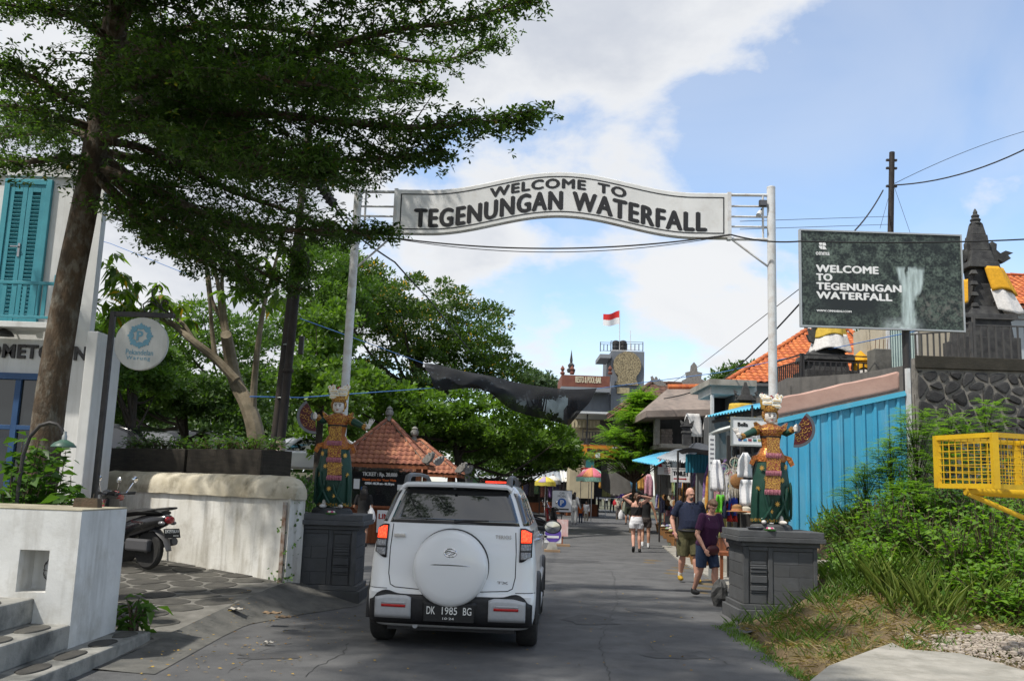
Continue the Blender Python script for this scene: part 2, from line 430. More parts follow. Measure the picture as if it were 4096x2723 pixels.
# polygon cells for stonework
def clip(poly,a,b,c):
    out=[]
    for i in range(len(poly)):
        p,q=poly[i],poly[(i+1)%len(poly)];dp=a*p[0]+b*p[1]-c;dq=a*q[0]+b*q[1]-c
        if dp<=0:out.append(p)
        if dp*dq<0:t=dp/(dp-dq);out.append((p[0]+(q[0]-p[0])*t,p[1]+(q[1]-p[1])*t))
    return out
def cells(pts,x0,x1,y0,y1,gap):
    res=[]
    for i,p in enumerate(pts):
        poly=[(x0,y0),(x1,y0),(x1,y1),(x0,y1)]
        for j,q in enumerate(pts):
            if i==j:continue
            dx,dy=q[0]-p[0],q[1]-p[1];d=math.hypot(dx,dy)
            if d>3:continue
            mx=(p[0]+q[0])/2*dx+(p[1]+q[1])/2*dy
            poly=clip(poly,dx,dy,mx-gap*d)
            if len(poly)<3:break
        if len(poly)>=3:res.append(poly)
    return res
def rounded(poly,it=2):
    for _ in range(it):
        o=[]
        for i in range(len(poly)):
            p,q=poly[i],poly[(i+1)%len(poly)]
            o+=[(p[0]*.75+q[0]*.25,p[1]*.75+q[1]*.25),(p[0]*.25+q[0]*.75,p[1]*.25+q[1]*.75)]
        poly=o
    return poly
def stone(poly,base,ux,uy,un,h,name,mat,parent,it=1,dome=.8):
    poly=rounded(poly,it);cx=sum(p[0]for p in poly)/len(poly);cy=sum(p[1]for p in poly)/len(poly)
    base=Vector(base);ux=Vector(ux);uy=Vector(uy);un=Vector(un);n=len(poly)
    W=lambda p,k,z:base+ux*(cx+(p[0]-cx)*k)+uy*(cy+(p[1]-cy)*k)+un*z
    mb=MB();v=[W(p,1,0)for p in poly]+[W(p,.97,h*.7)for p in poly]+[W(p,dome,h)for p in poly]
    f=[(i,(i+1)%n,n+(i+1)%n,n+i)for i in range(n)]+[(n+i,n+(i+1)%n,2*n+(i+1)%n,2*n+i)for i in range(n)]+[tuple(range(2*n,3*n))]
    mb.add(v,f);return mb.build(name,mat,parent,smooth=False)
pts=[]
for i in range(9):
    for j in range(15):
        pts.append((-7.6+i*.52+(j%2)*.26+random.uniform(-.11,.11),9.25+j*.38+random.uniform(-.08,.08)))
for c in cells(pts,-7.8,-3.0,8.8,14.5,.022):
    cx=sum(p[0]for p in c)/len(c);cy=sum(p[1]for p in c)/len(c)
    lim=-3.46+(cy-9.4)*.125
    if cx>lim-.28 or cx<-7.3:continue
    base=Vector((0,0,fz(cy)-.012-cy*.07));
    stone(c,base,(1,0,0),(0,1,.07),(0,0,1),random.uniform(.005,.012),'paving_stone',m_pave,forecourt,1,.97)
# ------------------------------------------------------------------ steps with inset stones
m_step=M('step_concrete',(.34,.33,.30),(.2,.2,.185),3,.9,.4,30,dirt=((.05,.052,.05),2.6,.9))
st=thing('entrance_steps','three low concrete steps with oval dark stones set into the treads','steps',(-3.8,7.5,0))
for x1,y1,z0,z1 in((-3.48,9.6,-.01,.13),(-3.80,8.52,.128,.335),(-4.14,8.52,.333,.55)):
    MB().bb((-7.5,3.5,z0),(x1,y1,z1)).build('step',m_step,st,bevel=.018)
for x,y,z,rx,ry in((-3.635,9.33,.13,.10,.2),(-3.635,8.82,.13,.105,.23),(-3.64,8.2,.13,.1,.24),(-3.64,7.6,.13,.1,.24),(-3.96,8.15,.335,.11,.22),(-3.96,7.55,.335,.11,.24),(-4.4,8.05,.55,.2,.2)):
    stone(blob(x,y,rx,ry,12,.12),(0,0,z-.008),(1,0,0),(0,1,0),(0,0,1),.02,'inset_stone',m_pave,st,1,.93)
# ------------------------------------------------------------------ white gate pillar with niche lamp
pl=thing('gate_pillar','white painted masonry pillar with a square lamp niche beside the steps','pillar',(-4.3,9.0,.1))
X0,X1,Y0,Y1,Z0,Z1=-5.4,-3.80,8.5,9.5,.0,1.32
nx0,nx1,nz0,nz1,nd=-4.315,-4.05,.60,.965,.28
mb=MB()
def quad(a,b,c,d):mb.add([a,b,c,d],[(0,1,2,3)])
fr=[(X0,nx0,Z0,Z1),(nx1,X1,Z0,Z1),(nx0,nx1,Z0,nz0),(nx0,nx1,nz1,Z1)]
for a,b,c,d in fr:quad((a,Y0,c),(b,Y0,c),(b,Y0,d),(a,Y0,d))
yb=Y0+nd
quad((nx0,yb,nz0),(nx1,yb,nz0),(nx1,yb,nz1),(nx0,yb,nz1));quad((nx0,Y0,nz0),(nx1,Y0,nz0),(nx1,yb,nz0),(nx0,yb,nz0))
quad((nx0,Y0,nz1),(nx0,yb,nz1),(nx1,yb,nz1),(nx1,Y0,nz1));quad((nx0,Y0,nz0),(nx0,yb,nz0),(nx0,yb,nz1),(nx0,Y0,nz1));quad((nx1,Y0,nz0),(nx1,Y0,nz1),(nx1,yb,nz1),(nx1,yb,nz0))
quad((X1,Y0,Z0),(X1,Y1,Z0),(X1,Y1,Z1),(X1,Y0,Z1));quad((X1,Y1,Z0),(X0,Y1,Z0),(X0,Y1,Z1),(X1,Y1,Z1));quad((X0,Y1,Z0),(X0,Y0,Z0),(X0,Y0,Z1),(X0,Y1,Z1))
mb.build('shaft',m_white,pl)
MB().bb((X0-.004,Y0-.004,Z1-.004),(X1+.004,Y1+.004,Z1+.012)).build('top',M('pillar_top',(.42,.38,.28),(.3,.27,.2),3,.9,.4,dirt=((.12,.1,.06),3,.6)),pl,bevel=.006)
lp=thing('bulkhead_lamp','round caged glass bulkhead lamp inside the pillar niche','lamp',(-4.12,8.7,.8))
m_iron=M('black_iron',(.02,.02,.022),(.035,.03,.028),8,.5,.2,spec=.5)
rx=Matrix.Rotation(R(-90),3,'Y')
mb=MB();mb.lathe([(.085,0),(.085,.02),(.07,.05),(.04,.085),(.001,.095)],(-4.053,8.66,.785),16,rot=rx,sy=1,sx=1.35);mb.build('glass_dome',M('frosted_glass',(.35,.36,.36),rough=.25),lp,smooth=True)
mb=MB()
for k in range(4):
    a=k*math.pi/4;c,s=math.cos(a),math.sin(a)
    mb.tube([(-4.055-.10*math.sin(t),8.66+c*.1*math.cos(t),.785+s*.13*math.cos(t))for t in np.linspace(0,math.pi,9)],.004,5)
mb.build('cage',m_iron,lp)
br=stone([(0,0),(.235,0),(.235,.11),(0,.11)],P(73,503,9.1),(1,0,0),(0,1,0),(0,0,1),.085,'loose_brick',M('mossy_brick',(.11,.075,.05),(.06,.05,.03),14,.95,.6),None,0,.9)
br.location.z+=0;tag(br,'mossy brown brick lying on the white gate pillar','brick')
dz=Z1+.013-min(q.co.z for q in br.data.vertices);br.location.z+=dz
# ------------------------------------------------------------------ boundary wall with rounded coping
wA=Vector((-2.97,13.0,0));wB=Vector((-6.6,15.5,0));wd=(wB-wA).normalized();wn=Vector((-wd.y,wd.x,0));wn=wn if wn.y<0 else-wn
bw=thing('boundary_wall','stained white garden wall with rounded cream coping behind the parked scooter','wall',wA)
mb=MB();L_=(wB-wA).length
mb.prism([(0,-.1),(L_,-.1),(L_,1.42),(0,1.42)],wA+wn*.0,wd,(0,0,1),-wn*.28);mb.build('wall_body',m_white_st,bw,fixn=True)
prof=[(-.05,1.40),(-.05,1.50),(-.035,1.60),(.0,1.66),(.06,1.70),(.15,1.72),(.24,1.70),(.31,1.64),(.33,1.55),(.33,1.40)]
mb=MB();nseg=40;rings=[]
for i in range(nseg+1):
    t=i/nseg*(L_+.06)-.06;sc=1 if i>2 else(.55,.85,.97)[i]
    rings.append([wA+wd*t-wn*(a if sc==1 else .14+(a-.14)*sc)+Vector((0,0,b if sc==1 else 1.4+(b-1.4)*sc))+Vector((0,0,.004*math.sin(i*1.3)))for a,b in prof])
mb.loft(rings);mb.build('coping',m_cream,bw,smooth=True,fixn=True)
MB().bar(wA+wd*.06+wn*.035+Vector((0,0,1.36)),wA+wd*.06+wn*.035+Vector((0,0,.18)),.05,.05).build('hinge_post',M('rusty_white_metal',(.5,.47,.42),(.16,.07,.03),7,.8,.3),bw)
# terrace planters
m_planter=M('dark_planter',(.06,.05,.038),(.035,.03,.024),4,.9,.5,30,streak=((.025,.022,.018),.8),stretch=(1,1,6))
for(a,b),lab in(((1.15,2.9),'long dark concrete planter trough beside the utility poles'),((2.97,5.0),'long dark concrete planter trough beside the white shop building')):
    t=thing('planter_trough',lab,'planter',wA+wd*a-wn*.7+Vector((0,0,1.74)),group='planters on the terrace edge')
    q=wA-wn*.42+Vector((0,0,1.68));hh=.42
    MB().prism([(a,0),(b,0),(b,hh),(a,hh)],q,wd,(0,0,1),-wn*.05).build('front_panel',m_planter,t,fixn=True,bevel=.008)
    MB().prism([(a,0),(b,0),(b,hh),(a,hh)],q-wn*.55,wd,(0,0,1),-wn*.05).build('back_panel',m_planter,t,fixn=True)
    for e in(a,b-.05):MB().prism([(e,0),(e+.05,0),(e+.05,hh),(e,hh)],q-wn*.051,wd,(0,0,1),-wn*.497).build('end_panel',m_planter,t,fixn=True)
    MB().prism([(a+.051,0),(b-.051,0),(b-.051,hh-.05),(a+.051,hh-.05)],q-wn*.051,wd,(0,0,1),-wn*.497).build('soil',m_ground,t,fixn=True)
# ------------------------------------------------------------------ white shop building on the left
bd=thing('shop_building','white two storey shop with turquoise louvre shutters and black wall lettering','building',(-8,16,0))
YB=14.5
m_bwhite=M('building_white',(.70,.70,.69),(.6,.6,.585),1.4,.85,.12,24,streak=((.33,.31,.28),.5))
m_teal=M('turquoise_paint',(.06,.30,.36),(.05,.25,.31),4,.5,.1,30)
m_blue=M('blue_window_paint',(.03,.085,.20),(.025,.07,.17),4,.5,.1,30)
cr_=P(97,260,YB);topz=P(50,163,YB).z
mb=MB();mb.prism([(cr_.x,YB),(cr_.x-.06,YB+.3),(cr_.x-3.3,20.8),(-15,20.8),(-15,YB)],(0,0,-.02),(1,0,0),(0,1,0),(0,0,topz));mb.build('wall',m_bwhite,bd,fixn=True)
MB().bb((-15,YB-.06,topz-.25),(cr_.x+.05,YB-.002,topz+.06)).build('cornice',m_bwhite,bd,bevel=.01)
a=P(89,331,YB-.25);mb=MB();mb.prism([(a.x,YB-.3),(a.x+.17,YB-.3),(a.x+.2,YB+.55),(a.x,YB+.55)],(0,0,0),(1,0,0),(0,1,0),(0,0,a.z));mb.build('pier',m_bwhite,bd,fixn=True,bevel=.015)
def shutter_door():
    x0,x1=P(7.6,180,YB).x,P(54.8,180,YB).x;z1=P(30,180,YB).z;z0=P(30,326,YB).z
    d=MB();w=.09
    d.bb((x0,YB-.07,z0),(x0+w,YB-.002,z1));d.bb((x1-w,YB-.07,z0),(x1,YB-.002,z1));d.bb((x0+w,YB-.07,z1-w),(x1-w,YB-.002,z1))
    dr=d.build('door',m_teal,bd,bevel=.006)
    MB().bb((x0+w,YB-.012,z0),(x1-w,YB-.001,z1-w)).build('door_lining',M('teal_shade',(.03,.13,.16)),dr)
    mid=(x0+x1)/2;s0=None
    for a,b in((x0+w+.004,mid-.004),(mid+.004,x1-w-.004)):
        l=MB();st_=.075
        l.bb((a,YB-.05,z0),(a+st_,YB-.013,z1-w));l.bb((b-st_,YB-.05,z0),(b,YB-.013,z1-w));l.bb((a+st_,YB-.05,z1-w-.12),(b-st_,YB-.013,z1-w))
        l.bb((a+st_,YB-.05,z0),(b-st_,YB-.013,z0+.15));l.build('leaf_frame',m_teal,dr,bevel=.004)
        zz=z0+.18;wi=(b-st_-.002)-(a+st_+.002)
        while zz<z1-w-.14:
            if s0 is None:
                s=MB();s.box((0,0,0),(wi,.045,.010),Matrix.Rotation(R(-48),3,'X'));s0=s.build('slat',m_teal,dr,local=True)
                s0.location=Vector((a+st_+.002+wi/2,YB-.033,zz))-Vector(bd.location)
            else:
                inst(s0,'slat',Matrix.Translation(Vector((a+st_+.002+wi/2,YB-.033,zz))-Vector(bd.location)),dr)
            zz+=.062
    h=P(27,250,YB);MB().bb((mid-.055,YB-.062,h.z-.12),(mid-.02,YB-.0505,h.z+.1)).bar((mid-.04,YB-.09,h.z+.04),(mid-.16,YB-.09,h.z+.04),.018).bar((mid-.04,YB-.06,h.z+.04),(mid-.04,YB-.095,h.z+.04),.016).build('door_handle',M('steel',(.4,.4,.4),rough=.3,metal=1),dr)
    # balcony
    bz=P(30,326,YB).z;yf=YB-.42;xr=P(55,300,yf).x
    bal=MB().bb((-11,yf-.05,bz-.09),(xr+.06,YB-.072,bz)).build('balcony_slab',m_bwhite,bd,bevel=.008)
    rt=P(30,281,yf).z
    rl=MB().bb((-11,yf-.025,rt-.05),(xr-.035,yf+.025,rt)).bb((-11,yf-.02,bz+.06),(xr-.035,yf+.02,bz+.10)).build('balcony_rail',m_teal,bd,bevel=.004)
    MB().bb((xr-.034,yf-.035,bz),(xr+.036,yf+.035,rt+.11)).build('post',m_teal,rl,bevel=.005)
    MB().bb((xr-.02,yf+.036,rt-.05),(xr+.02,YB-.075,rt)).build('return_rail',m_teal,rl)
    x=xr-.17
    while x>-9:
        MB().bb((x-.03,yf-.012,bz+.101),(x+.03,yf+.012,rt-.051)).build('baluster',m_teal,rl);x-=.155
shutter_door()
a=P(-27,361.5,YB);b=P(87,361.5,YB)
text('HOMETOWN',P(-27,356.5,YB)+Vector((0,-.004,0)),(1,0,0),(0,0,1),w=b.x-a.x,h=.225,depth=.03,mat=m_iron,parent=bd,fat=.035,space=1.12)
# ground floor glazed shopfront
wz1=P(20,373,YB).z;wz0=.6;wx1=P(46,400,YB).x
wf=MB();wf.bb((-11,YB-.09,wz1-.1),(wx1,YB-.003,wz1));wf.bb((wx1-.09,YB-.07,wz0),(wx1,YB-.003,wz1-.1))
xm=P(18.5,400,YB).x;zb=P(18,427,YB).z
for x in(xm,xm-.95,xm-1.9):wf.bb((x-.045,YB-.07,wz0),(x+.045,YB-.003,wz1-.1))
for xa,xb in((xm+.045,wx1-.09),(xm-.905,xm-.045),(xm-1.855,xm-.995)):wf.bb((xa,YB-.07,zb-.035),(xb,YB-.003,zb+.035))
win=wf.build('shop_window',m_blue,bd,bevel=.004)
m_glass=M('window_glass',(.015,.02,.02),rough=.03,spec=.9)
for xa,xb in((xm+.045,wx1-.09),(xm-.905,xm-.045),(xm-1.855,xm-.995)):
    for za,zc in((wz0,zb-.035),(zb+.035,wz1-.1)):MB().bb((xa,YB-.02,za),(xb,YB-.004,zc)).build('pane',m_glass,win)
mb=MB();q=P(3,335,YB-.25);mb.lathe([(.16,0),(.15,.02),(.1,.075),(.03,.1),(.02,.13),(.001,.14)],q,14);mb.tube([q+Vector((0,0,.13)),q+Vector((0,0,.2)),q+Vector((0,.22,.22))],.012,6)
mb.build('wall_lamp',m_iron,bd,smooth=True)
# ------------------------------------------------------------------ round hanging sign
YS=11.2;s0=P(94,500,YS);s1=P(104.5,313,YS)
hs=thing('hanging_sign','round white hanging board with a blue lotus logo on a black bracket post','sign',(s0.x,YS,.2))
xp=s0.x;MB().bb((xp-.03,YS-.03,.1),(xp+.03,YS+.03,s1.z+.03)).build('post',m_iron,hs,bevel=.004)
ar=P(174,315,YS);za=s1.z
MB().bb((xp+.031,YS-.025,za-.03),(ar.x,YS+.025,za+.03)).build('arm',m_iron,hs,bevel=.004)
mb=MB();c0=P(168,313,YS)
def spiral(c,r0,r1,a0,a1,n=16):return[Vector((c[0]+(r0+(r1-r0)*i/n)*math.cos(a0+(a1-a0)*i/n),YS,c[1]+(r0+(r1-r0)*i/n)*math.sin(a0+(a1-a0)*i/n)))for i in range(n+1)]
def pz(x,y):q=P(x,y,YS);return Vector((q.x,YS,q.z))
cA=pz(159,289);mb.tube([pz(172,314),pz(163,309),pz(157,302),pz(152,295),pz(152,290)]+spiral((cA.x,cA.z),.06,.03,math.pi,-1.6,14),.009,6)
cB=pz(165.5,303);mb.tube([pz(170,313),pz(163,309),pz(161,305)]+spiral((cB.x,cB.z),.05,.022,math.pi,-1.5,12),.009,6)
cC=pz(148,309);mb.tube([pz(166,312),pz(158,306),pz(152,301.5),pz(147,301),pz(143,304)]+spiral((cC.x,cC.z),.05,.022,math.pi,2.4*math.pi,12),.009,6)
mb.build('scroll',m_iron,hs,smooth=True)
dc=P(141.7,343.5,YS);r=.325;yd=YS-.02
m_disc=M('sign_disc',(.62,.62,.60),(.54,.54,.52),3,.8,.2,streak=((.3,.28,.24),.5));m_lb=M('sign_blue',(.17,.36,.47),rough=.6)
ry_=Matrix.Rotation(R(90),3,'X')
disc=MB().lathe([(.001,0),(r-.008,0),(r,.008),(r,.045),(r-.008,.053),(.001,.053)],(dc.x,YS+.026,dc.z),40,rot=ry_).build('board',m_disc,hs,smooth=True)
for k in(-.1,.1):MB().tube([(dc.x+k,YS,dc.z+.3),(dc.x+k,YS,za-.031)],.006,5).build('hanger',m_iron,hs)
mb=MB();lc=Vector((dc.x-.015,YS-.029,dc.z+.095))
def petal(c,a,ln,w,mb,y=0):
    ux=Vector((math.cos(a),0,math.sin(a)));uy=Vector((-math.sin(a),0,math.cos(a)))
    po=[(0,0),(ln*.3,w*.42),(ln*.6,w*.5),(ln*.85,w*.3),(ln,0),(ln*.85,-w*.3),(ln*.6,-w*.5),(ln*.3,-w*.42)]
    mb.prism(po,c+Vector((0,y,0)),ux,uy,(0,-.005,0))
for k in range(8):
    a=math.pi/2+k*math.pi/4;c=lc+Vector((math.cos(a),0,math.sin(a)))*.075
    for q in(-.62,0,.62):petal(c,a+q,.085 if q==0 else .075,.042,mb,-.001*abs(q)*3)
text('P',lc+Vector((-.045,.0,-.06)),(1,0,0),(0,0,1),h=.12,depth=.004,mat=m_lb,parent=hs,fat=.03)
mb.build('lotus_emblem',m_lb,hs)
text('Pekandelan',Vector((dc.x-.17,YS-.028,dc.z-.135)),(1,0,-.02),(0,0,1),w=.33,h=.065,depth=.004,mat=m_lb,parent=hs)
text('Warung',Vector((dc.x-.16,YS-.028,dc.z-.21)),(1,0,-.02),(0,0,1),w=.29,h=.06,depth=.004,mat=m_lb,parent=hs,space=1.3)
# ------------------------------------------------------------------ arched garden lamp
YL=9.7
gl=thing('garden_lamp','arched black garden lamp with a green enamel shade over the shrubs','lamp',(P(17,505,YL).x,YL,.2))
q=[P(15,530,YL),P(18,490,YL),P(23,455,YL),P(30,436,YL),P(40,425,YL),P(50,422,YL),P(58,424,YL),P(62,429,YL),P(63,433,YL)]
q[0].z=.15
MB().tube(q,.02,8).build('pole',m_iron,gl,smooth=True)
h=P(63.5,446.5,YL)
MB().lathe([(.125,0),(.122,.012),(.09,.045),(.045,.068),(.03,.075),(.001,.075)],h,20).build('lamp_shade',M('green_enamel',(.06,.14,.10),(.05,.10,.08),8,.45,.1),gl,smooth=True)
MB().lathe([(.026,.0755),(.026,.115),(.018,.13),(.018,.16),(.001,.165)],h,10).build('socket',M('worn_alu',(.35,.37,.36),rough=.5,metal=.6),gl,smooth=True)
# ================================================================== GATEWAY SIGN
m_gpaint=M('gate_white_metal',(.66,.67,.68),(.56,.57,.57),3,.45,.1,30,dirt=((.30,.17,.08),7,.45))
m_panel=M('gate_panel_white',(.72,.72,.71),(.64,.64,.63),2,.5,.05,dirt=((.4,.36,.3),5,.3))
m_black=M('black_paint',(.018,.018,.02),rough=.55)
YL_,YR_=14.6,14.1
def gp(px,py):           # a point in the vertical plane of the gateway
    t=min(1.3,max(-.3,(px-355)/(771-355)));q=P(px,py,YL_+(YR_-YL_)*t)
    for _ in range(6):
        yy=YL_+(YR_-YL_)*(q.x-GXL)/(GXR-GXL);q=P(px,py,yy)
    return q
GXL=P(357,200,YL_).x;GXR=P(771,200,YR_).x
gl_top,gr_top=gp(358.5,191.5),gp(771,188)
gt=thing('gateway_arch','white steel gateway with arched WELCOME sign panel spanning the road','gateway',((GXL+GXR)/2,13.5,0))
for top,bx in((gl_top,-2.1),(gr_top,None)):
    base=Vector((top.x-(.03 if bx else 0),top.y,0));base.z=-.02
    MB().tube([base,top],.066,14).build('post',m_gpaint,gt,smooth=True)
    MB().lathe([(.068,0),(.066,.02),(.03,.035),(.001,.04)],top+Vector((0,0,.001)),14).build('post_cap',m_gpaint,gt,smooth=True)
gdir=Vector((GXR-GXL,YR_-YL_,0)).normalized();gup=Vector((0,0,1));gn=gdir.cross(gup)   # towards the viewer
pa,pb=gp(394.5,236),gp(729,235);pw=(pb-pa).dot(gdir)
zb0=(pa.z+pb.z)/2;ph=gp(560,174).z-gp(560,216.5).z
rise=gp(560,216).z-zb0
def arch(t):      # t along the panel 0..1 -> height above the ends
    t=abs(t-.5)*2
    if t>.80:return 0.0
    k=1-t/.80
    return rise*(1-math.cos(math.pi*min(1,k)))/2 if k<1 else rise
org=Vector((pa.x,pa.y,zb0))
Ng=60
top_l=[(i/Ng*pw,arch(i/Ng)+ph)for i in range(Ng+1)];bot_l=[(i/Ng*pw,arch(i/Ng))for i in range(Ng+1)]
mb=MB();th=.10
fr=[org+gdir*a+gup*b+gn*th/2 for a,b in bot_l];tr=[org+gdir*a+gup*b+gn*th/2 for a,b in top_l]
fb=[q-gn*th for q in fr];tb=[q-gn*th for q in tr];n=Ng+1
mb.add(fr+tr+fb+tb,[(i,i+1,n+i+1,n+i)for i in range(Ng)]+[(2*n+i+1,2*n+i,3*n+i,3*n+i+1)for i in range(Ng)]+[(n+i,n+i+1,3*n+i+1,3*n+i)for i in range(Ng)]+[(i+1,i,2*n+i,2*n+i+1)for i in range(Ng)]+[(0,n,3*n,2*n),(n-1,3*n-1,4*n-1,2*n-1)])
panel=mb.build('sign_panel',m_panel,gt,fixn=True)
for ln,off in((top_l,0),(bot_l,0)):
    MB().tube([org+gdir*a+gup*b for a,b in ln],.028,8).build('edge_tube',m_gpaint,gt,smooth=True)
for a in(0,pw):MB().bar(org+gdir*a+gup*-.03,org+gdir*a+gup*(ph+.03),.06,.115,up=gn).build('end_bar',m_gpaint,gt)
mb=MB();o2=gn*(th/2+.003);ins=.055;wln=.018     # black border line
def strip(l0):
    for i in range(len(l0)-1):
        (a,b),(c,d)=l0[i],l0[i+1];q=org+o2
        mb.add([q+gdir*a+gup*b,q+gdir*c+gup*d,q+gdir*c+gup*(d+wln),q+gdir*a+gup*(b+wln)],[(0,1,2,3)])
ks=[k for k in range(Ng+1)if .012<=k/Ng<=.988]
strip([(k/Ng*pw,arch(k/Ng)+ins)for k in ks]);strip([(k/Ng*pw,arch(k/Ng)+ph-ins-wln)for k in ks])
for k in(ks[0],ks[-1]):
    a=k/Ng*pw;q=org+o2
    mb.add([q+gdir*(a-wln/2)+gup*ins,q+gdir*(a+wln/2)+gup*ins,q+gdir*(a+wln/2)+gup*(ph-ins),q+gdir*(a-wln/2)+gup*(ph-ins)],[(0,1,2,3)])
mb.build('border_line',m_black,gt)
def gtext(s,xa,xb,z,h,bold):
    a,b=gp(xa,200),gp(xb,200);t0=(a-org).dot(gdir);w=(b-a).dot(gdir)
    text(s,org+gdir*t0+gup*z+gn*(th/2+.001),gdir,gup,w=w,h=h,depth=.005,mat=m_black,parent=gt,keep=bold,warp=lambda k:arch((t0+k)/pw),space=1.14)
gtext('WELCOME',490.5,585,ph*.64,ph*.215,.014);gtext('TO',598,625.5,ph*.64,ph*.215,.014)
gtext('TEGENUNGAN',416.5,562,ph*.14,ph*.42,.02)
gtext('WATERFALL',573.5,705.5,ph*.14,ph*.42,.02)
for side,(x,top,sgn)in enumerate(((394.5,gl_top,1),(729,gr_top,-1))):
    pe=gp(x,235)
    for zq in(zb0-.01,zb0+ph*.40,zb0+ph*.63,zb0+ph*.98)if side==0 else(zb0-.01,zb0+ph*.27,zb0+ph*.5,zb0+ph*.74,zb0+ph*1.0):
        MB().tube([(pe.x,pe.y,zq),(top.x,top.y,zq)],.017 if zq>zb0 and zq<zb0+ph*.9 else .026,8).build('rung',m_gpaint,gt,smooth=True)
    vx=top.x+sgn*.13;MB().tube([(vx,top.y+(pe.y-top.y)*.1,zb0),(vx,top.y+(pe.y-top.y)*.1,zb0+ph)],.018,8).build('stile',m_gpaint,gt,smooth=True)
    bz=gp(355 if side==0 else 766,266).z
    MB().tube([(pe.x+(.0 if side==0 else .05),pe.y,zb0-.02),(top.x+sgn*.06,top.y,bz)],.018,8).build('brace',m_gpaint,gt,smooth=True)
# small camera and floodlight fixed to the right post
c0=gp(762,204)
t=thing('floodlight','small black floodlight fixed to the gateway rungs','floodlight',c0)
MB().box(c0+Vector((0,-.05,0)),(.12,.07,.1)).build('housing',m_iron,t,bevel=.01);MB().box(c0+Vector((0,-.088,0)),(.1,.005,.08)).build('lens',M('lens_grey',(.1,.1,.11),rough=.15),t)
c1=gp(758,216)
t=thing('security_camera','white security camera hanging below the floodlight','camera',c1)
MB().tube([c1+Vector((.03,-.02,.06)),c1+Vector((-.03,-.14,-.03))],.04,10).build('body',m_gpaint,t,smooth=True);MB().tube([c1+Vector((.06,0,.12)),c1+Vector((.02,-.04,.03))],.015,6).build('bracket',m_iron,t)
# ================================================================== PEDESTALS AND DANCER STATUES
m_ped=M('pedestal_stone',(.085,.088,.092),(.055,.057,.06),6,.8,.3,60,rand=.14,dirt=((.13,.13,.125),3,.4))
m_pedj=M('pedestal_joint',(.10,.10,.10),(.07,.07,.07),8,.9)
def pedestal(x,y,sgn,label):
    """sgn +1: carved stack on the viewer's left of the front face; -1 mirrored"""
    t=thing('statue_pedestal',label,'pedestal',(x,y,0));L=lambda*a:Vector((x+a[0]*sgn,y+a[1]*.86,a[2]*PZ/1.2))
    def bx(name,a,b,mat=m_ped,par=t,bev=.008):
        return MB().bb(L(*a),L(*b)).build(name,mat,par,bevel=bev)
    bx('plinth',(-.58,-.55,-.1),(.58,.55,.17));bx('plinth_ledge',(-.54,-.51,.171),(.54,.51,.24));
    core=bx('core',(-.485,-.465,.241),(.485,.465,1.0),m_pedj,bev=0)
    # frame strips of the front
    bx('frame_strip',(-.50,-.50,.2415),(-.425,-.4655,.99));bx('frame_strip',(-.165,-.50,.2415),(-.10,-.4655,.99));bx('frame_strip',(.445,-.50,.2415),(.50,-.4655,.99));bx('frame_strip',(-.0995,-.50,.935),(.4445,-.4655,.99));bx('frame_strip',(-.4245,-.50,.935),(-.1655,-.4655,.99))
    zc=.245                                     # carved stack
    for h,o in((.14,.015),(.03,.03),(.07,.05),(.03,.03),(.1,.06),(.03,.02),(.05,.045),(.03,.06),(.03,.03),(.05,.015),(.12,.0)):
        bx('carved_course',(-.415+.01,-.475-o*.8,zc),(-.175-.01,-.4655,zc+h-.003));zc+=h
    # ashlar blocks
    rows=[.2445,.42,.60,.76,.932]
    for i in range(len(rows)-1):
        xs=[-.097,.13+.12*(i%2),.443]
        for a,b in zip(xs,xs[1:]):bx('stone_block',(a+.0015,-.482-.003*random.random(),rows[i]+.0015),(b-.0015,-.4655,rows[i+1]-.0015),bev=.002)
        for sd in(-1,1):
            ysd=[-.46,-.08+.16*(i%2),.46]
            for a,b in zip(ysd,ysd[1:]):bx('stone_block',(sd*.4855,a+.003,rows[i]+.003),(sd*(.499+.003*random.random()),b-.003,rows[i+1]-.003),bev=.004)
    bx('cap_moulding',(-.53,-.53,.992),(.53,.53,1.05));bx('cap_slab',(-.595,-.6,1.051),(.595,.6,1.115));bx('cap_slab',(-.575,-.58,1.1155),(.575,.58,1.20))
    return t
ped_l=G(331,604);ped_r=G(779,620)
PRX,PRY=3.71,13.22;PLX,PLY=-2.57,13.72;PZ=1.21
pedestal(PRX,PRY,1,'dark stone pedestal among the grassy bank beside the walking couple')
pedestal(PLX,PLY,-1,'dark stone pedestal at the vine covered end of the white wall')
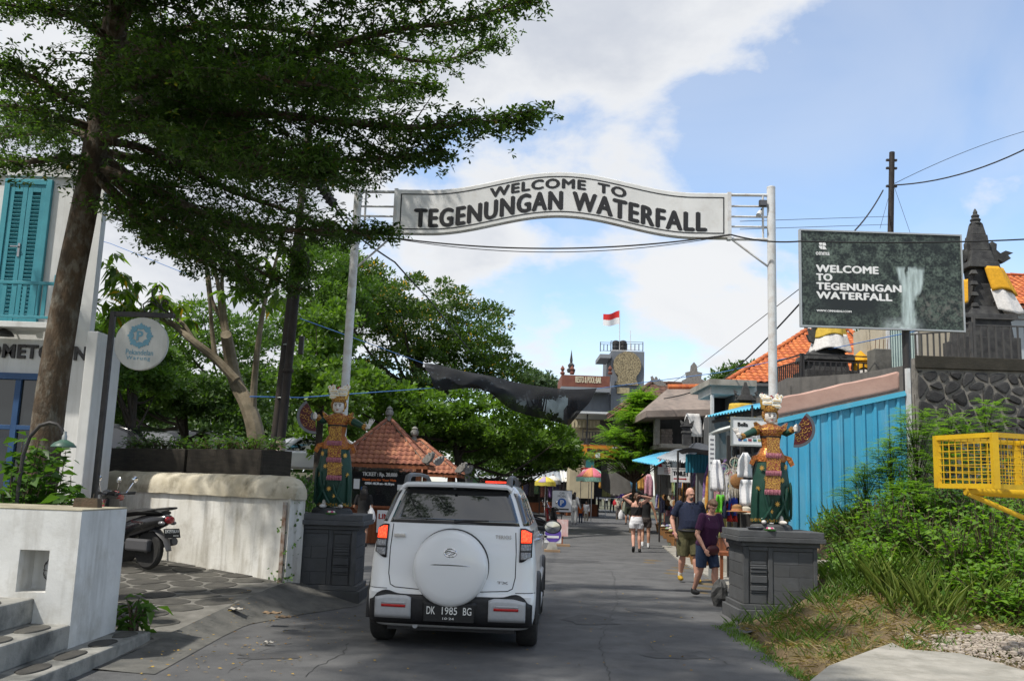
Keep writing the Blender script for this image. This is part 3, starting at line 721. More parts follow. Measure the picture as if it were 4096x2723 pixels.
def gold(name,base,gap,sc,st=1.0):
    if name in MATS:return MATS[name]
    m=M(name,base,rough=.38,metal=.55);nt=m.node_tree;N=nt.nodes;Lk=nt.links;b=N['Principled BSDF']
    tc=N.new('ShaderNodeTexCoord');mp=N.new('ShaderNodeMapping');Lk.new(tc.outputs['Object'],mp.inputs[0]);mp.inputs['Scale'].default_value=(1,1,st)
    vo=N.new('ShaderNodeTexVoronoi');vo.feature='SMOOTH_F1';vo.inputs['Scale'].default_value=sc;Lk.new(mp.outputs[0],vo.inputs['Vector'])
    wv=N.new('ShaderNodeTexNoise');wv.inputs['Scale'].default_value=sc*1.3;wv.inputs['Detail'].default_value=3;Lk.new(mp.outputs[0],wv.inputs['Vector'])
    ad=N.new('ShaderNodeMath');ad.operation='MULTIPLY_ADD';Lk.new(wv.outputs[0],ad.inputs[0]);ad.inputs[1].default_value=.7;Lk.new(vo.outputs['Distance'],ad.inputs[2])
    mr=N.new('ShaderNodeMapRange');Lk.new(ad.outputs[0],mr.inputs[0]);mr.inputs[1].default_value=.72;mr.inputs[2].default_value=.84
    mx=N.new('ShaderNodeMix');mx.data_type='RGBA';Lk.new(mr.outputs[0],mx.inputs[0]);mx.inputs[6].default_value=(*base,1);mx.inputs[7].default_value=(*gap,1);Lk.new(mx.outputs[2],b.inputs['Base Color'])
    inv=N.new('ShaderNodeMath');inv.operation='SUBTRACT';inv.inputs[0].default_value=1;Lk.new(mr.outputs[0],inv.inputs[1])
    m2=N.new('ShaderNodeMath');m2.operation='MULTIPLY';Lk.new(inv.outputs[0],m2.inputs[0]);m2.inputs[1].default_value=.5;Lk.new(m2.outputs[0],b.inputs['Metallic'])
    bn=N.new('ShaderNodeBump');bn.inputs['Strength'].default_value=.7;bn.inputs['Distance'].default_value=.008;Lk.new(inv.outputs[0],bn.inputs['Height']);Lk.new(bn.outputs[0],b.inputs['Normal'])
    return m
g_red=gold('gilt_on_red',(.50,.27,.05),(.20,.03,.02),70);g_gold=gold('gilt_carving',(.52,.29,.06),(.20,.07,.018),75);g_orange=gold('gilt_on_orange',(.40,.15,.03),(.32,.09,.018),34)
m_sgreen=M('statue_green',(.009,.055,.036),(.007,.04,.027),6,.5,.1);m_sface=M('statue_skin',(.62,.58,.54),rough=.45);m_red=M('statue_red',(.30,.03,.03),rough=.5);m_fringe=M('fringe_mauve',(.30,.09,.13),(.42,.17,.2),50,.7,.6,90,stretch=(1,1,.15));m_flower=M('frangipani_white',(.75,.73,.66),rough=.6);m_yel=M('flower_yellow',(.75,.45,.06),rough=.6);m_silver=M('fan_rim',(.13,.135,.15),rough=.4,metal=.7);m_fan=M('fan_maroon',(.075,.008,.011),rough=.5);m_gold1=M('plain_gilt',(.55,.32,.07),rough=.4,metal=.5)
def statue(x,y,z,sg,label,k=1.0):
    t=thing('dancer_statue',label,'statue',(x,y,z),0,'pair of dancer statues');W=lambda a,b,c:Vector((x+a*sg*k,y+b*k,z+c*k))
    bl=lambda mb,nm,mt,par=t,**kw:mb.build(nm,mt,par,fixn=True,**kw)
    def ering(cx,cy,rx,ry,zz,n=28,wob=0,ph=0):return[W(cx+rx*math.cos(2*math.pi*i/n)*(1+wob*math.cos(7*2*math.pi*i/n+ph)),cy+ry*math.sin(2*math.pi*i/n)*(1+wob*math.cos(7*2*math.pi*i/n+ph)),zz)for i in range(n)]
    MB_=MB
    # feet and base tray
    mb=MB();mb.lathe([(.30,-.049),(.29,.0),(.25,.03),(.001,.032)],W(0,0,0),18,sy=.8);bl(mb,'base_disc',m_andesite)
    for fx,fy,a in((.10,-.20,.35),(-.14,-.15,-.3)):
        mb=MB();mb.ell(W(fx,fy,.055),(.035,.09,.03),rot=Matrix.Rotation(a*sg,3,'Z'));mb.ell(W(fx,fy+.07,.09),(.032,.04,.06));bl(mb,'foot',m_sface,smooth=True)
    # skirt
    rings=[ering(-.02,.03,.245,.17,.05,wob=.07),ering(-.015,.02,.25,.18,.15,wob=.07,ph=.4),ering(-.01,.01,.262,.19,.32,wob=.05,ph=.8),ering(0,0,.265,.195,.48,wob=.03,ph=1),ering(0,0,.25,.18,.60,wob=.015),ering(0,0,.225,.165,.75),ering(0,.0,.19,.145,.90),ering(0,0,.15,.12,1.0)]
    sk=bl(MB().loft(rings),'skirt',m_sgreen,smooth=True)
    bl(MB().loft([ering(-.02,.03,.256,.176,.052,wob=.03),ering(-.017,.026,.264,.184,.10,wob=.035,ph=.5)],cap=False),'hem',gold('gilt_on_green',(.40,.24,.05),(.013,.07,.045),38),sk,smooth=True)
    for a0,a1,z0_,z1_ in((-.9,-1.5,.56,.10),(-2.1,-1.75,.60,.12),(-1.2,-.6,.42,.08),(-2.5,-2.6,.5,.1),(-.5,-.4,.6,.1),(-1.7,-2.2,.36,.08)):   # draped folds
        pts=[W((.283-.02*abs(u-.4))*math.cos(a0+(a1-a0)*u*u),(.208-.02*u)*math.sin(a0+(a1-a0)*u*u),z0_+(z1_-z0_)*u)for u in np.linspace(0,1,10)]
        bl(MB().tube(pts,[.006*k]+[.02*k]*8+[.014*k],7),'fold',m_sgreen,sk,smooth=True)
    bl(MB().loft([[W(.16+.09*math.cos(a)*w_,.10+.07*math.sin(a)*w_,z_)for a in np.linspace(0,2*math.pi,13)[:-1]]for z_,w_ in((.03,1.1),(.25,1.25),(.5,1.2),(.75,.8),(.9,.4))]),'trailing_cloth',m_sgreen,sk,smooth=True)
    for ang,zz in((-1.15,.62),(-2.0,.64),(-.8,.5),(-2.5,.5),(-1.45,.30),(-2.25,.78),(-.9,.80),(-1.8,.2)):     # gilt rosettes
        mb=MB();c=W(.258*math.cos(ang),.19*math.sin(ang)-.006,zz);nn=Vector((math.cos(ang)*sg,math.sin(ang),0));ux=Vector((-nn.y,nn.x,0))
        po=[]
        for i in range(16):r_=(.042,.018)[i%2]*k;po.append((r_*math.cos(i*math.pi/8),r_*math.sin(i*math.pi/8)))
        mb.prism(po,c,ux,(0,0,1),nn*.006);bl(mb,'rosette',m_gold1,sk)
    # hip sash with wing tips
    bl(MB().loft([ering(0,0,.205,.16,.87,wob=.02),ering(0,0,.215,.165,.93,wob=.02,ph=1),ering(0,0,.175,.14,.99),ering(0,0,.14,.11,1.06)],cap=False),'hip_sash',g_orange,smooth=True)
    for s_ in(-1,1):
        mb=MB();mb.prism([(0,0),(.10,-.03),(.14,-.13),(.09,-.16),(.05,-.08),(-.02,-.07)],W(s_*.17,-.06,.97),Vector((s_*sg,-.1,0))*k,Vector((0,0,1))*k,(0,.03,0));bl(mb,'sash_wing',g_orange)
    # torso
    bl(MB().loft([ering(0,0,.135,.10,.98),ering(0,0,.118,.09,1.08),ering(0,-.005,.135,.10,1.18),ering(0,-.01,.155,.11,1.27),ering(0,0,.15,.09,1.335),ering(0,.01,.06,.05,1.37)]),'torso',g_orange,smooth=True)
    bl(MB().loft([ering(0,-.005,.140,.107,1.195),ering(0,-.005,.148,.112,1.225)],cap=False),'chest_belt',m_black,smooth=True)
    bl(MB().loft([ering(0,-.006,.165,.125,1.255),ering(0,-.008,.185,.13,1.31),ering(0,0,.15,.105,1.36),ering(0,.0,.075,.065,1.395)]),'collar',g_red,smooth=True)
    for s_ in(-1,1):
        mb=MB();mb.prism([(0,0),(.075,.06),(.10,.155),(.05,.12),(-.01,.08)],W(s_*.12,-.09,1.26),Vector((s_*sg,0,0))*k,Vector((0,0,1))*k,(0,.16,0));bl(mb,'shoulder_wing',g_red)
    # hanging front panels
    for(xa,za,xb,zb,w,mt)in((.0,1.20,-.005,.985,.098,g_gold),(-.006,.93,-.018,.745,.095,g_red),(-.022,.69,-.045,.49,.102,g_gold)):
        o=W(xa,-.13-(1.2-za)*.14,za);e=W(xb,-.13-(1.2-zb)*.16,zb);bl(MB().bar(o,e,w*2*k*(.9 if za>1 else 1),.022,up=(0,-1,0)),'apron_panel',mt,bevel=.004)
    for(xa,za)in((-.006,.955),(-.02,.715),(-.048,.46)):
        mb=MB();o=W(xa,-.142-(1.2-za)*.16,za)
        for j in range(13):q_=o+Vector(((j-6)*.0165*k,-.004*(j%2),.03*k));mb.tube([q_,q_+Vector((.004*(j%3-1),-.012,-.03*k)),q_+Vector((.004*(j%3-1),-.004,-.066*k))],[.008*k,.0115*k,.008*k],6)
        bl(mb,'fringe',m_fringe,smooth=True)
    # head
    hd=MB();hd.tube([W(0,.005,1.33),W(0,0,1.42)],[.042*k,.038*k],12);hd.ell(W(0,-.01,1.495),(.086*k,.09*k,.112*k),16,12);hd.ell(W(0,-.045,1.43),(.046*k,.045*k,.04*k));hd.ell(W(0,-.102,1.475),(.011*k,.017*k,.024*k))
    head=bl(hd,'head',m_sface,remesh=.006,smooth=True)
    mf=M('painted_features',(.03,.015,.015),rough=.5)
    for s_ in(-1,1):
        bl(MB().ell(W(s_*.031,-.093,1.505),(.018*k,.006,.0085*k),rot=Matrix.Rotation(s_*sg*-.2,3,'Y')),'eye',mf,head);bl(MB().tube([W(s_*.012,-.097,1.522),W(s_*.032,-.094,1.531),W(s_*.052,-.078,1.526)],.0032*k,5),'eyebrow',mf,head)
        bl(MB().ell(W(s_*.075,-.01,1.45),(.018*k,.018*k,.03*k)),'earring',m_gold1,head)
    bl(MB().ell(W(0,-.101,1.440),(.019*k,.007,.0065*k)),'lips',m_red,head)
    # headdress
    cr=MB().loft([ering(0,-.01,.09,.098,1.555),ering(0,-.01,.104,.108,1.59),ering(0,-.005,.108,.11,1.63),ering(0,0,.095,.1,1.665)]);crown=bl(cr,'headdress',g_gold,smooth=True)
    for s_ in(-1,1):bl(MB().ell(W(s_*.092,.0,1.52),(.026*k,.03*k,.06*k)),'ear_ornament',g_gold,crown,smooth=True)
    for s_ in(-1,1):bl(MB().tube([W(s_*.05,0,1.62),W(s_*.085,0,1.71),W(s_*.108,0,1.775)],[.075*k,.06*k,.026*k],10),'horn',m_gold1,crown,smooth=True);bl(MB().lathe([(.02*k,0),(.022*k,.015),(.001,.06*k)],W(s_*.108,0,1.775),8),'horn_tip',m_red,crown)
    fl0=None
    for i in range(48):
        s_=-1 if i%2 else 1;u=(i//2)/23
        if u<.5:zz=1.68+u*.22+.012*math.sin(i*3);cx=s_*(.06+u*.10)+.035*math.sin(i*5.1);rr=.075-.05*u
        else:zz=(1.635,1.675,1.71,1.74)[i%4];cx=s_*(.012+(u-.5)*.2);rr=.098-(u-.5)*.05
        c=W(cx,-rr-.01,zz)
        if fl0 is None:
            mb=MB()
            for a in range(5):
                an=a*2*math.pi/5;mb.ell((.017*math.cos(an),0,.017*math.sin(an)),(.0155,.006,.0155),6,4,mi=0)
            mb.ell((0,-.006,0),(.009,.006,.009),6,4,mi=1)
            me=mb.build('blossom',[m_flower,m_yel],crown,local=True);fl0=me;me.location=c-Vector((x,y,z))
        else:inst(fl0,'blossom',Matrix.Translation(c-Vector((x,y,z)))@Matrix.Rotation(i,4,'Y'),crown)
    bl(MB().prism([(-.035,0),(.035,0),(.045,.03),(0,.06),(-.045,.03)],W(0,-.06,1.745),(k*.8,0,0),(0,0,k*.8),(0,.02,0)),'crest_jewel',m_red,crown)
    # arms: sleeve to the side with raised palm; other arm bent holding the fan
    sl=bl(MB().tube([W(-.16,0,1.31),W(-.25,-.04,1.275),W(-.33,-.08,1.24),W(-.41,-.12,1.205)],[.058*k,.055*k,.048*k,.036*k],12),'sleeve',m_sgreen,smooth=True)
    bl(MB().tube([W(-.185,-.005,1.30),W(-.235,-.03,1.28)],.066*k,12),'armband',g_gold,sl,smooth=True);bl(MB().tube([W(-.40,-.115,1.21),W(-.445,-.135,1.19)],.044*k,12),'cuff',g_gold,sl,smooth=True)
    mb=MB();mb.tube([W(-.44,-.133,1.19),W(-.475,-.148,1.20),W(-.49,-.15,1.235)],[.03*k,.032*k,.03*k],8)
    for i in range(4):mb.tube([W(-.475-.012*i,-.15+.004*i,1.235),W(-.487-.018*i,-.15,1.285-.004*i),W(-.485-.026*i,-.145,1.335-.012*abs(i-1.3))],[.0095*k,.009*k,.006*k],6)
    mb.tube([W(-.46,-.165,1.22),W(-.445,-.185,1.25),W(-.44,-.19,1.275)],[.011*k,.009*k,.006*k],6);bl(mb,'hand',m_sface,remesh=.005,smooth=True)
    sl=bl(MB().tube([W(.16,0,1.31),W(.22,-.03,1.28),W(.265,-.09,1.30)],[.058*k,.055*k,.042*k],12),'sleeve',m_sgreen,smooth=True)
    bl(MB().tube([W(.262,-.085,1.30),W(.285,-.115,1.335)],.046*k,12),'cuff',g_gold,sl,smooth=True)
    FC=W(.31,-.14,1.335)
    mb=MB();mb.ell(FC,(.036*k,.03*k,.042*k))
    for i in range(4):mb.tube([FC+Vector((.02*sg,-.02,.03-i*.02))*k,FC+Vector((-.005*sg,-.042,.026-i*.02))*k,FC+Vector((-.03*sg,-.028,.022-i*.02))*k],.0095*k,6)
    mb.tube([FC+Vector((-.02*sg,-.02,.035))*k,FC+Vector((.01*sg,-.035,.055))*k],.010*k,6);bl(mb,'hand',m_sface,remesh=.005,smooth=True)
    a0,a1=R(56),R(-97);r0,r1,r2=.045*k,.225*k,.26*k;ux=Vector((sg,-.12,0)).normalized();un=Vector((0,.016,0))
    def sec(ra,rb,o,nm,mt,par):
        ar=[a0+(a1-a0)*i/22 for i in range(23)];po=[(ra*math.cos(a),ra*math.sin(a))for a in ar]+[(rb*math.cos(a),rb*math.sin(a))for a in reversed(ar)]
        return bl(MB().prism(po,FC+o,ux,(0,0,1),un),nm,mt,par)
    fan=sec(r0,r1,Vector((0,-.008,0)),'fan',m_fan,t);sec(r1-.004,r2,Vector((0,-.010,0)),'fan_rim',m_silver,fan);sec(.02*k,r0+.02,Vector((0,-.010,0)),'fan_handle',m_silver,fan)
    mb=MB()                                        # gilt scrolls on the fan
    for(rr,aa,sz,dr)in((.10,.45,.032,1),(.165,.55,.036,-1),(.11,-.25,.036,-1),(.175,-.12,.038,1),(.175,-.75,.036,-1),(.11,-.95,.032,1),(.165,-1.35,.034,1),(.10,-1.5,.026,-1)):
        c=FC+ux*rr*k*math.cos(aa)+Vector((0,0,rr*k*math.sin(aa)))+Vector((0,-.012,0))
        mb.tube([c+ux*math.cos(dr*q)*sz*k*(1-q/8)+Vector((0,0,math.sin(dr*q)*sz*k*(1-q/8)))for q in np.linspace(0,6,13)],.0034*k,5)
        for q in(1,2.6):mb.ell(c+ux*math.cos(q)*sz*1.25*k+Vector((0,0,math.sin(q)*sz*1.25*k)),(.009*k,.005,.006*k),6,4)
    bl(mb,'gilt_scrollwork',m_gold1,fan)
    return t
statue(PRX+.0,PRY,PZ+.05,1,'dancer statue with a raised red fan in front of the blue metal sheeting',1.02)
statue(PLX+.05,PLY,PZ+.05,-1,'dancer statue with a raised red fan in front of the ticket booth',1.0)
# little offerings
m_leafg=M('offering_green',(.05,.16,.03),rough=.6)
def offering(x,y,z,label):
    t=thing('flower_offering',label,'offering',(x,y,z),0)
    MB().lathe([(.075,0),(.085,.018),(.06,.02),(.001,.021)],(x,y,z),8).build('leaf_tray',m_leafg,t)
    for i in range(6):
        a=i*1.05;MB().ell((x+.035*math.cos(a),y+.035*math.sin(a),z+.032),(.022,.022,.016),7,5).build('petal',M('offering_pink',(.55,.10,.22),rough=.6)if i%2 else m_flower,t)
offering(PRX-.14,PRY-.45,PZ,'small leaf tray of pink flowers on the stone pedestal of the grassy bank')
offering(PLX+.12,PLY-.45,PZ,'small leaf tray of pink flowers on the vine side pedestal')
def tray(x,y,label):
    MBt=MB().lathe([(.001,0),(.09,0),(.12,.035),(.115,.038),(.085,.006),(.001,.005)],(0,0,0),16);o=MBt.build('offering_dish',m_silver,origin=(x,y,PZ+.001),local=True,smooth=True);tag(o,label,'dish')
tray(PRX-.30,PRY-.30,'shallow metal dish at the feet of the statue by the blue sheeting');tray(PLX-.42,PLY-.38,'shallow metal dish on the pedestal by the white wall')
# ================================================================== WHITE SUV
def suv():
    YAW=-.06;loc=Vector((-.54,9.76,0))
    t=thing('suv','white five door SUV with spare wheel cover and lit brake lamps','car',loc,YAW)
    W=WM[t]
    paint=M('white_car_paint',(.74,.75,.76),rough=.28,spec=.5,coat=.7);tint=M('tinted_glass',(.006,.007,.009),rough=.03,spec=1.0,coat=1.0);trim=M('black_trim',(.014,.014,.016),(.02,.02,.022),30,.5,.1);silver=M('silver_trim',(.46,.47,.49),(.42,.43,.45),20,.38,metal=.25)
    chrome=M('chrome',(.72,.72,.74),rough=.12,metal=1);rub=M('tyre_rubber',(.018,.018,.019),(.03,.029,.027),14,.85,.3,60);plate=M('plate_black',(.012,.012,.013),rough=.4);pw_=M('plate_white',(.75,.75,.72),rough=.5)
    lit=M('brake_lamp_lit',(1.0,.035,.012),(1.0,.10,.03),55,rough=.3,emit=.95,detail=1);clear=M('lamp_clear',(.30,.30,.31),(.10,.10,.11),60,.15,spec=.8);red=M('reflector_red',(.42,.015,.015),rough=.25)
    T=[(.22,.79,.12,3.90),(.27,.84,.05,3.98),(.34,.858,.01,4.03),(.46,.868,0,4.05),(.56,.870,.0,4.05),(.585,.870,.03,4.05),(.72,.868,.05,4.02),(.86,.864,.06,3.96),(.98,.852,.07,3.85),(1.05,.842,.08,3.55),(1.09,.834,.09,2.98),(1.20,.806,.10,2.82),(1.27,.775,.115,2.72),(1.40,.73,.165,2.52),(1.52,.69,.215,2.33),(1.62,.645,.26,2.15),(1.665,.605,.30,2.02),(1.69,.52,.40,1.86),(1.70,.38,.55,1.65)]
    T=np.array(T)
    def dims(z):return[np.interp(z,T[:,0],T[:,i])for i in(1,2,3)]
    def ring(z,off=0.0):
        w,r,f=dims(z);w+=off;r-=off;f+=off;c=min(.20,w*.4);cf=min(.42,w*.55);pts=[]
        bow=.045
        for x in np.linspace(-(w-c),w-c,15):pts.append((x,r+bow*(x/w)**2))
        y0=r+bow*((w-c)/w)**2
        for a in np.linspace(0,1,7)[1:]:pts.append((w-c+c*math.sin(a*math.pi/2),y0+(c*.85)*(1-math.cos(a*math.pi/2))))
        ys_=y0+c*.85
        for y in np.linspace(ys_,f-cf,15)[1:]:pts.append((w,y))
        for a in np.linspace(0,1,7)[1:]:pts.append((w-cf+cf*math.cos(a*math.pi/2),f-cf+cf*math.sin(a*math.pi/2)))
        half=pts[8:];left=[(-x,y)for x,y in reversed(half)]
        return[(0 if abs(x)<1e-9 else x,y,z)for x,y in[pts[7]]+half+left]
    def rear_y(x,z,off=0.0):
        rg=ring(z,off);h=rg[:16];ax=abs(x)
        return np.interp(ax,[q[0]for q in h],[q[1]for q in h])
    W3=lambda q:W@Vector(q)
    bl=lambda mb,nm,mt,par=t,**k:mb.build(nm,mt,par,local=True,**k)
    zs=sorted(set(list(T[:,0])+list(np.linspace(.6,1.66,22))))
    body=bl(MB().loft([ring(z)for z in zs]),'body',paint,smooth=True,fixn=True)
    # window band: rear glass, wrap around quarter glass, door glass
    n_half=1+14+6-0
    def band(i0,i1,z0,z1,nm,mt,off=.004,nz=8,z1b=None):
        zz=np.linspace(z0,z1,nz);rr=[ring(z,off)for z in zz];N_=len(rr[0]);idx=list(range(i0,i1+1))
        v=[rr[j][i%N_]for j in range(nz)for i in idx];m=len(idx);f=[(j*m+i,j*m+i+1,(j+1)*m+i+1,(j+1)*m+i)for j in range(nz-1)for i in range(m-1)]
        return bl(MB().add(v,f),nm,mt,smooth=True,solid=.004)
    band(-9,9,1.265,1.652,'rear_window',tint)
    for s,(a,b)in((1,(10,15)),(-1,(-15,-10))):band(a,b,1.27,1.60,'quarter_window',tint)
    for(a,b)in((16,19),(20,23),(-19,-16),(-23,-20)):band(a,b,1.27,1.585,'door_window',tint)
    N_=len(ring(1.));band(32,N_-32,1.13,1.62,'windscreen',tint)
    # seams of the tailgate
    mb=MB()
    seam=[(-.64,1.25),(-.655,1.0),(-.655,.75),(-.63,.64),(-.58,.615),(-.3,.6),(0,.595),(.3,.6),(.58,.615),(.63,.64),(.655,.75),(.655,1.0),(.64,1.25)]
    pts=[]
    for(xa,za),(xb,zb)in zip(seam,seam[1:]):
        for u in np.linspace(0,1,6)[:-1]:xx=xa+(xb-xa)*u;z_=za+(zb-za)*u;pts.append((xx,rear_y(xx,z_)+.001,z_))
    bl(mb.tube(pts,.005,5),'tailgate_seam',trim)
    for s in(-1,1):bl(MB().tube([(s*q,rear_y(q,.60)-.0,.60)for q in np.linspace(.66,.86,8)],.004,5),'bumper_seam',trim)
    # lower black bumper with silver corner garnish
    def patch(xs,z0f,z1f,nm,mt,off,par=t,solid=.012,nz=6):
        v=[];m=len(xs)
        for j in range(nz+1):
            for x in xs:
                z_=z0f(x)+(z1f(x)-z0f(x))*j/nz;v.append((x,rear_y(x,z_,off),z_))
        f=[(j*m+i,j*m+i+1,(j+1)*m+i+1,(j+1)*m+i)for j in range(nz)for i in range(m-1)]
        return bl(MB().add(v,f),nm,mt,par,smooth=True,solid=solid)
    xs=np.linspace(-.835,.835,41);edge=lambda x:.555+.03*math.exp(-((abs(x)-.66)/.09)**2)-.07*sm(abs(x),.73,.82)
    bump=patch(xs,lambda x:.255,edge,'lower_bumper',trim,.012)
    for s in(-1,1):
        q=np.linspace(.395,.77,14)*s;q=sorted(q)
        g=patch(q,lambda x:.315+.03*sm(abs(x),.4,.5)*0+.0,lambda x:.545-.03*sm(abs(x),.62,.8)-.02*(1-sm(abs(x),.395,.45)),'bumper_garnish',silver,.026,bump)
        q2=sorted(np.linspace(.45,.70,8)*s);patch(q2,lambda x:.425,lambda x:.452,'reflector',red,.036,g,.006,2);patch(q2,lambda x:.46,lambda x:.475,'garnish_ridge',silver,.034,g,.01,2)
    patch(np.linspace(-.275,.275,12),lambda x:.285,lambda x:.50,'plate_recess',plate,.018,bump)
    pz_=.375;yp=float(rear_y(0,.4,.018))-.035
    pl_=bl(MB().bb((-.255,yp-.006,.30),(.255,yp+.01,.475)),'number_plate',plate,bevel=.004)
    def ctext(s,x,z_,w,h,mt,y,nm='lettering',par=t,fat=.0,dep=.004,lean=0):
        o=text(s,W3((x,y,z_)),(W.to_3x3()@Vector((1,0,0))),(W.to_3x3()@Vector((lean,0,1))),w=w,h=h,depth=dep,mat=mt,parent=par,name=nm,fat=fat);return o
    for s,x,w in(('DK',-.225,.085),('1985',-.07,.155),('BG',.145,.085)):ctext(s,x,.375,w,.075,pw_,yp-.0065,par=pl_,fat=.004)
    ctext('10·24',-.06,.325,.115,.022,pw_,yp-.0065,par=pl_)
    # tail lamps
    for s in(-1,1):
        q=sorted(np.concatenate([np.linspace(.69,.76,7),np.linspace(.77,.815,8)])*s)
        in_=lambda x:0
        lampb=patch(q,lambda x:.905+.05*sm(abs(x),.71,.81),lambda x:1.245-.03*sm(abs(x),.73,.81),'tail_lamp',trim,.010)
        q2=sorted(np.concatenate([np.linspace(.703,.76,6),np.linspace(.77,.806,5)])*s)
        patch(q2,lambda x:1.10,lambda x:1.228-.03*sm(abs(x),.73,.81),'brake_light',lit,.018,lampb,.008)
        patch(q2,lambda x:1.02,lambda x:1.085,'indicator_lens',clear,.018,lampb,.008);patch(q2,lambda x:.93+.04*sm(abs(x),.74,.84),lambda x:1.005,'reversing_lens',clear,.018,lampb,.008)
    # spare wheel cover
    cz,sy0=.83,float(rear_y(0,.83));rot=Matrix.Rotation(R(90),3,'X')
    cov=bl(MB().lathe([(.375,-.02),(.385,.06),(.383,.13),(.372,.165),(.345,.19),(.28,.205),(.15,.214),(.001,.216)],(-.005,sy0+.03,cz),48,rot=rot),'spare_wheel_cover',paint,smooth=True)
    bl(MB().lathe([(.392,0),(.394,.03),(.386,.05),(.36,.05)],(-.005,sy0+.05,cz),48,rot=rot),'spare_tyre',rub,cov,smooth=True)
    yf=sy0+.03-.214
    bl(MB().tube([(-.30,yf+.03,cz+.028),(-.15,yf+.004,cz+.036),(0,yf,cz+.038),(.15,yf+.004,cz+.034),(.30,yf+.03,cz+.024)],.010,6,flat=.6),'chrome_strip',chrome,cov,smooth=True)
    bl(MB().tube([(-.34,yf+.04,cz-.03),(-.15,yf+.01,cz-.012),(0,yf+.005,cz-.01),(.15,yf+.01,cz-.012),(.34,yf+.04,cz-.03)],.004,5),'crease_line',M('paint_shadow',(.55,.56,.57),rough=.4),cov)
    em=MB();ez=cz+.158
    em.tube([(.062*math.cos(a),yf+.002,ez+.042*math.sin(a))for a in np.linspace(0,2*math.pi,25)],.007,6);em.tube([(-.055,yf,ez+.008),(-.02,yf-.002,ez+.02),(.03,yf-.003,ez+.014),(.052,yf,ez+.006),(.03,yf-.003,ez-.004),(-.005,yf-.003,ez-.012),(-.03,yf,ez-.025)],.008,6);em.tube([(-.05,yf,ez-.008),(-.01,yf-.002,ez-.004),(.02,yf-.002,ez-.022)],.007,6)
    bl(em,'emblem',chrome,cov,smooth=True)
    # badges, handle, wiper
    ctext('TERIOS',.435,1.135,.165,.036,chrome,float(rear_y(.5,1.15))-.004,fat=.01,dep=.007);ctext('TX',.47,.685,.115,.026,chrome,float(rear_y(.52,.7))-.002,fat=.01,dep=.007)
    hy=float(rear_y(-.57,1.13));bl(MB().bb((-.62,hy-.03,1.115),(-.50,hy+.01,1.155)),'tailgate_handle',chrome,bevel=.008)
    wy=lambda x,z_:float(rear_y(x,z_,.02));bl(MB().tube([(0.0,wy(0,1.285),1.285),(.1,wy(.1,1.30),1.302),(.36,wy(.36,1.312),1.312)],[.022,.014,.006],6),'rear_wiper',trim,smooth=True)
    # spoiler
    mb=MB();v=[]
    xs=np.linspace(-.59,.59,25)
    rows=[(1.685,.40),(1.70,.23),(1.692,.165),(1.668,.15),(1.645,.165),(1.652,.25)]
    for z_,y in rows:
        for x in xs:e=abs(x)/.59;v.append((x*(1.0 if z_>1.68 else .985),y+.07*e**3,z_-.012*e**2-(.03*sm(e,.93,1))))
    m=len(xs);f=[(j*m+i,j*m+i+1,(j+1)*m+i+1,(j+1)*m+i)for j in range(len(rows)-1)for i in range(m-1)]
    f.append(tuple(j*m for j in range(len(rows))));f.append(tuple(j*m+m-1 for j in range(len(rows)-1,-1,-1)))
    sp=bl(mb.add(v,f),'spoiler',paint,smooth=True,fixn=True)
    bl(MB().bb((.30,.205,1.702),(.52,.23,1.722)),'red_strip',M('red_strip_glow',(1,.05,.02),rough=.3,emit=.7),sp,bevel=.004);bl(MB().bb((-.03,.158,1.62),(.0,.175,1.645)),'washer_nozzle',trim,sp)  # glowing red strip right of the spoiler's middle; washer nozzle below
    # roof rails
    for s in(-1,1):
        pts=[(s*.55,.30,1.66),(s*.55,.36,1.735),(s*.55,.55,1.765),(s*.55,1.2,1.775),(s*.55,1.8,1.76),(s*.55,2.0,1.69)]
        bl(MB().tube(pts,[.035,.034,.024,.02,.022,.03],10),'roof_rail',M('rail_grey',(.10,.105,.11),rough=.45),smooth=True)
    # mirrors
    for s in(-1,1):
        mb=MB();mb.ell((s*1.0,2.30,1.19),(.115,.06,.085),16,10);mb.tube([(s*.80,2.34,1.17),(s*.93,2.32,1.16)],.03,8);mi=bl(mb,'side_mirror',trim,smooth=True)
        bl(MB().lathe([(.001,0),(.085,0),(.085,.006),(.001,.008)],(s*1.0,2.246,1.19),20,rot=Matrix.Rotation(R(90),3,'X'),sx=1.15,sy=.85),'mirror_glass',M('mirror_glass',(.5,.52,.55),rough=.03,metal=1),mi)
    # wheels, arches, side trim, underbody
    for s in(-1,1):
        for ay in(.64,3.20):
            rt=Matrix.Rotation(R(90)*s,3,'Y')
            wh=bl(MB().lathe([(.22,-.11),(.31,-.108),(.335,-.085),(.345,-.04),(.345,.04),(.335,.085),(.31,.108),(.22,.11)],(s*.775,ay,.345),32,rot=rt),'tyre',rub,smooth=True)
            bl(MB().lathe([(.221,-.10),(.221,.07),(.19,.06),(.05,.09),(.001,.09)],(s*.775,ay,.345),24,rot=rt),'rim',silver,wh,smooth=True)
            bl(MB().tube([(s*.872,ay+.41*math.cos(a),.345+.41*math.sin(a))for a in np.linspace(-.15,math.pi+.15,18)],.032,8),'arch_flare',paint if ay>9 else trim,smooth=True)
        bl(MB().bb((s*.845,1.12,.25),(s*.89,2.75,.35)),'side_sill',silver,bevel=.02);bl(MB().tube([(s*.875,1.1,.62),(s*.878,1.9,.63),(s*.872,2.8,.64)],.022,6),'door_moulding',paint,smooth=True)
        for y in(1.32,2.35):bl(MB().tube([(s*.835,y,1.08),(s*.862,y+.03,1.085),(s*.862,y+.13,1.085),(s*.835,y+.16,1.08)],.013,6),'door_handle',chrome,smooth=True)
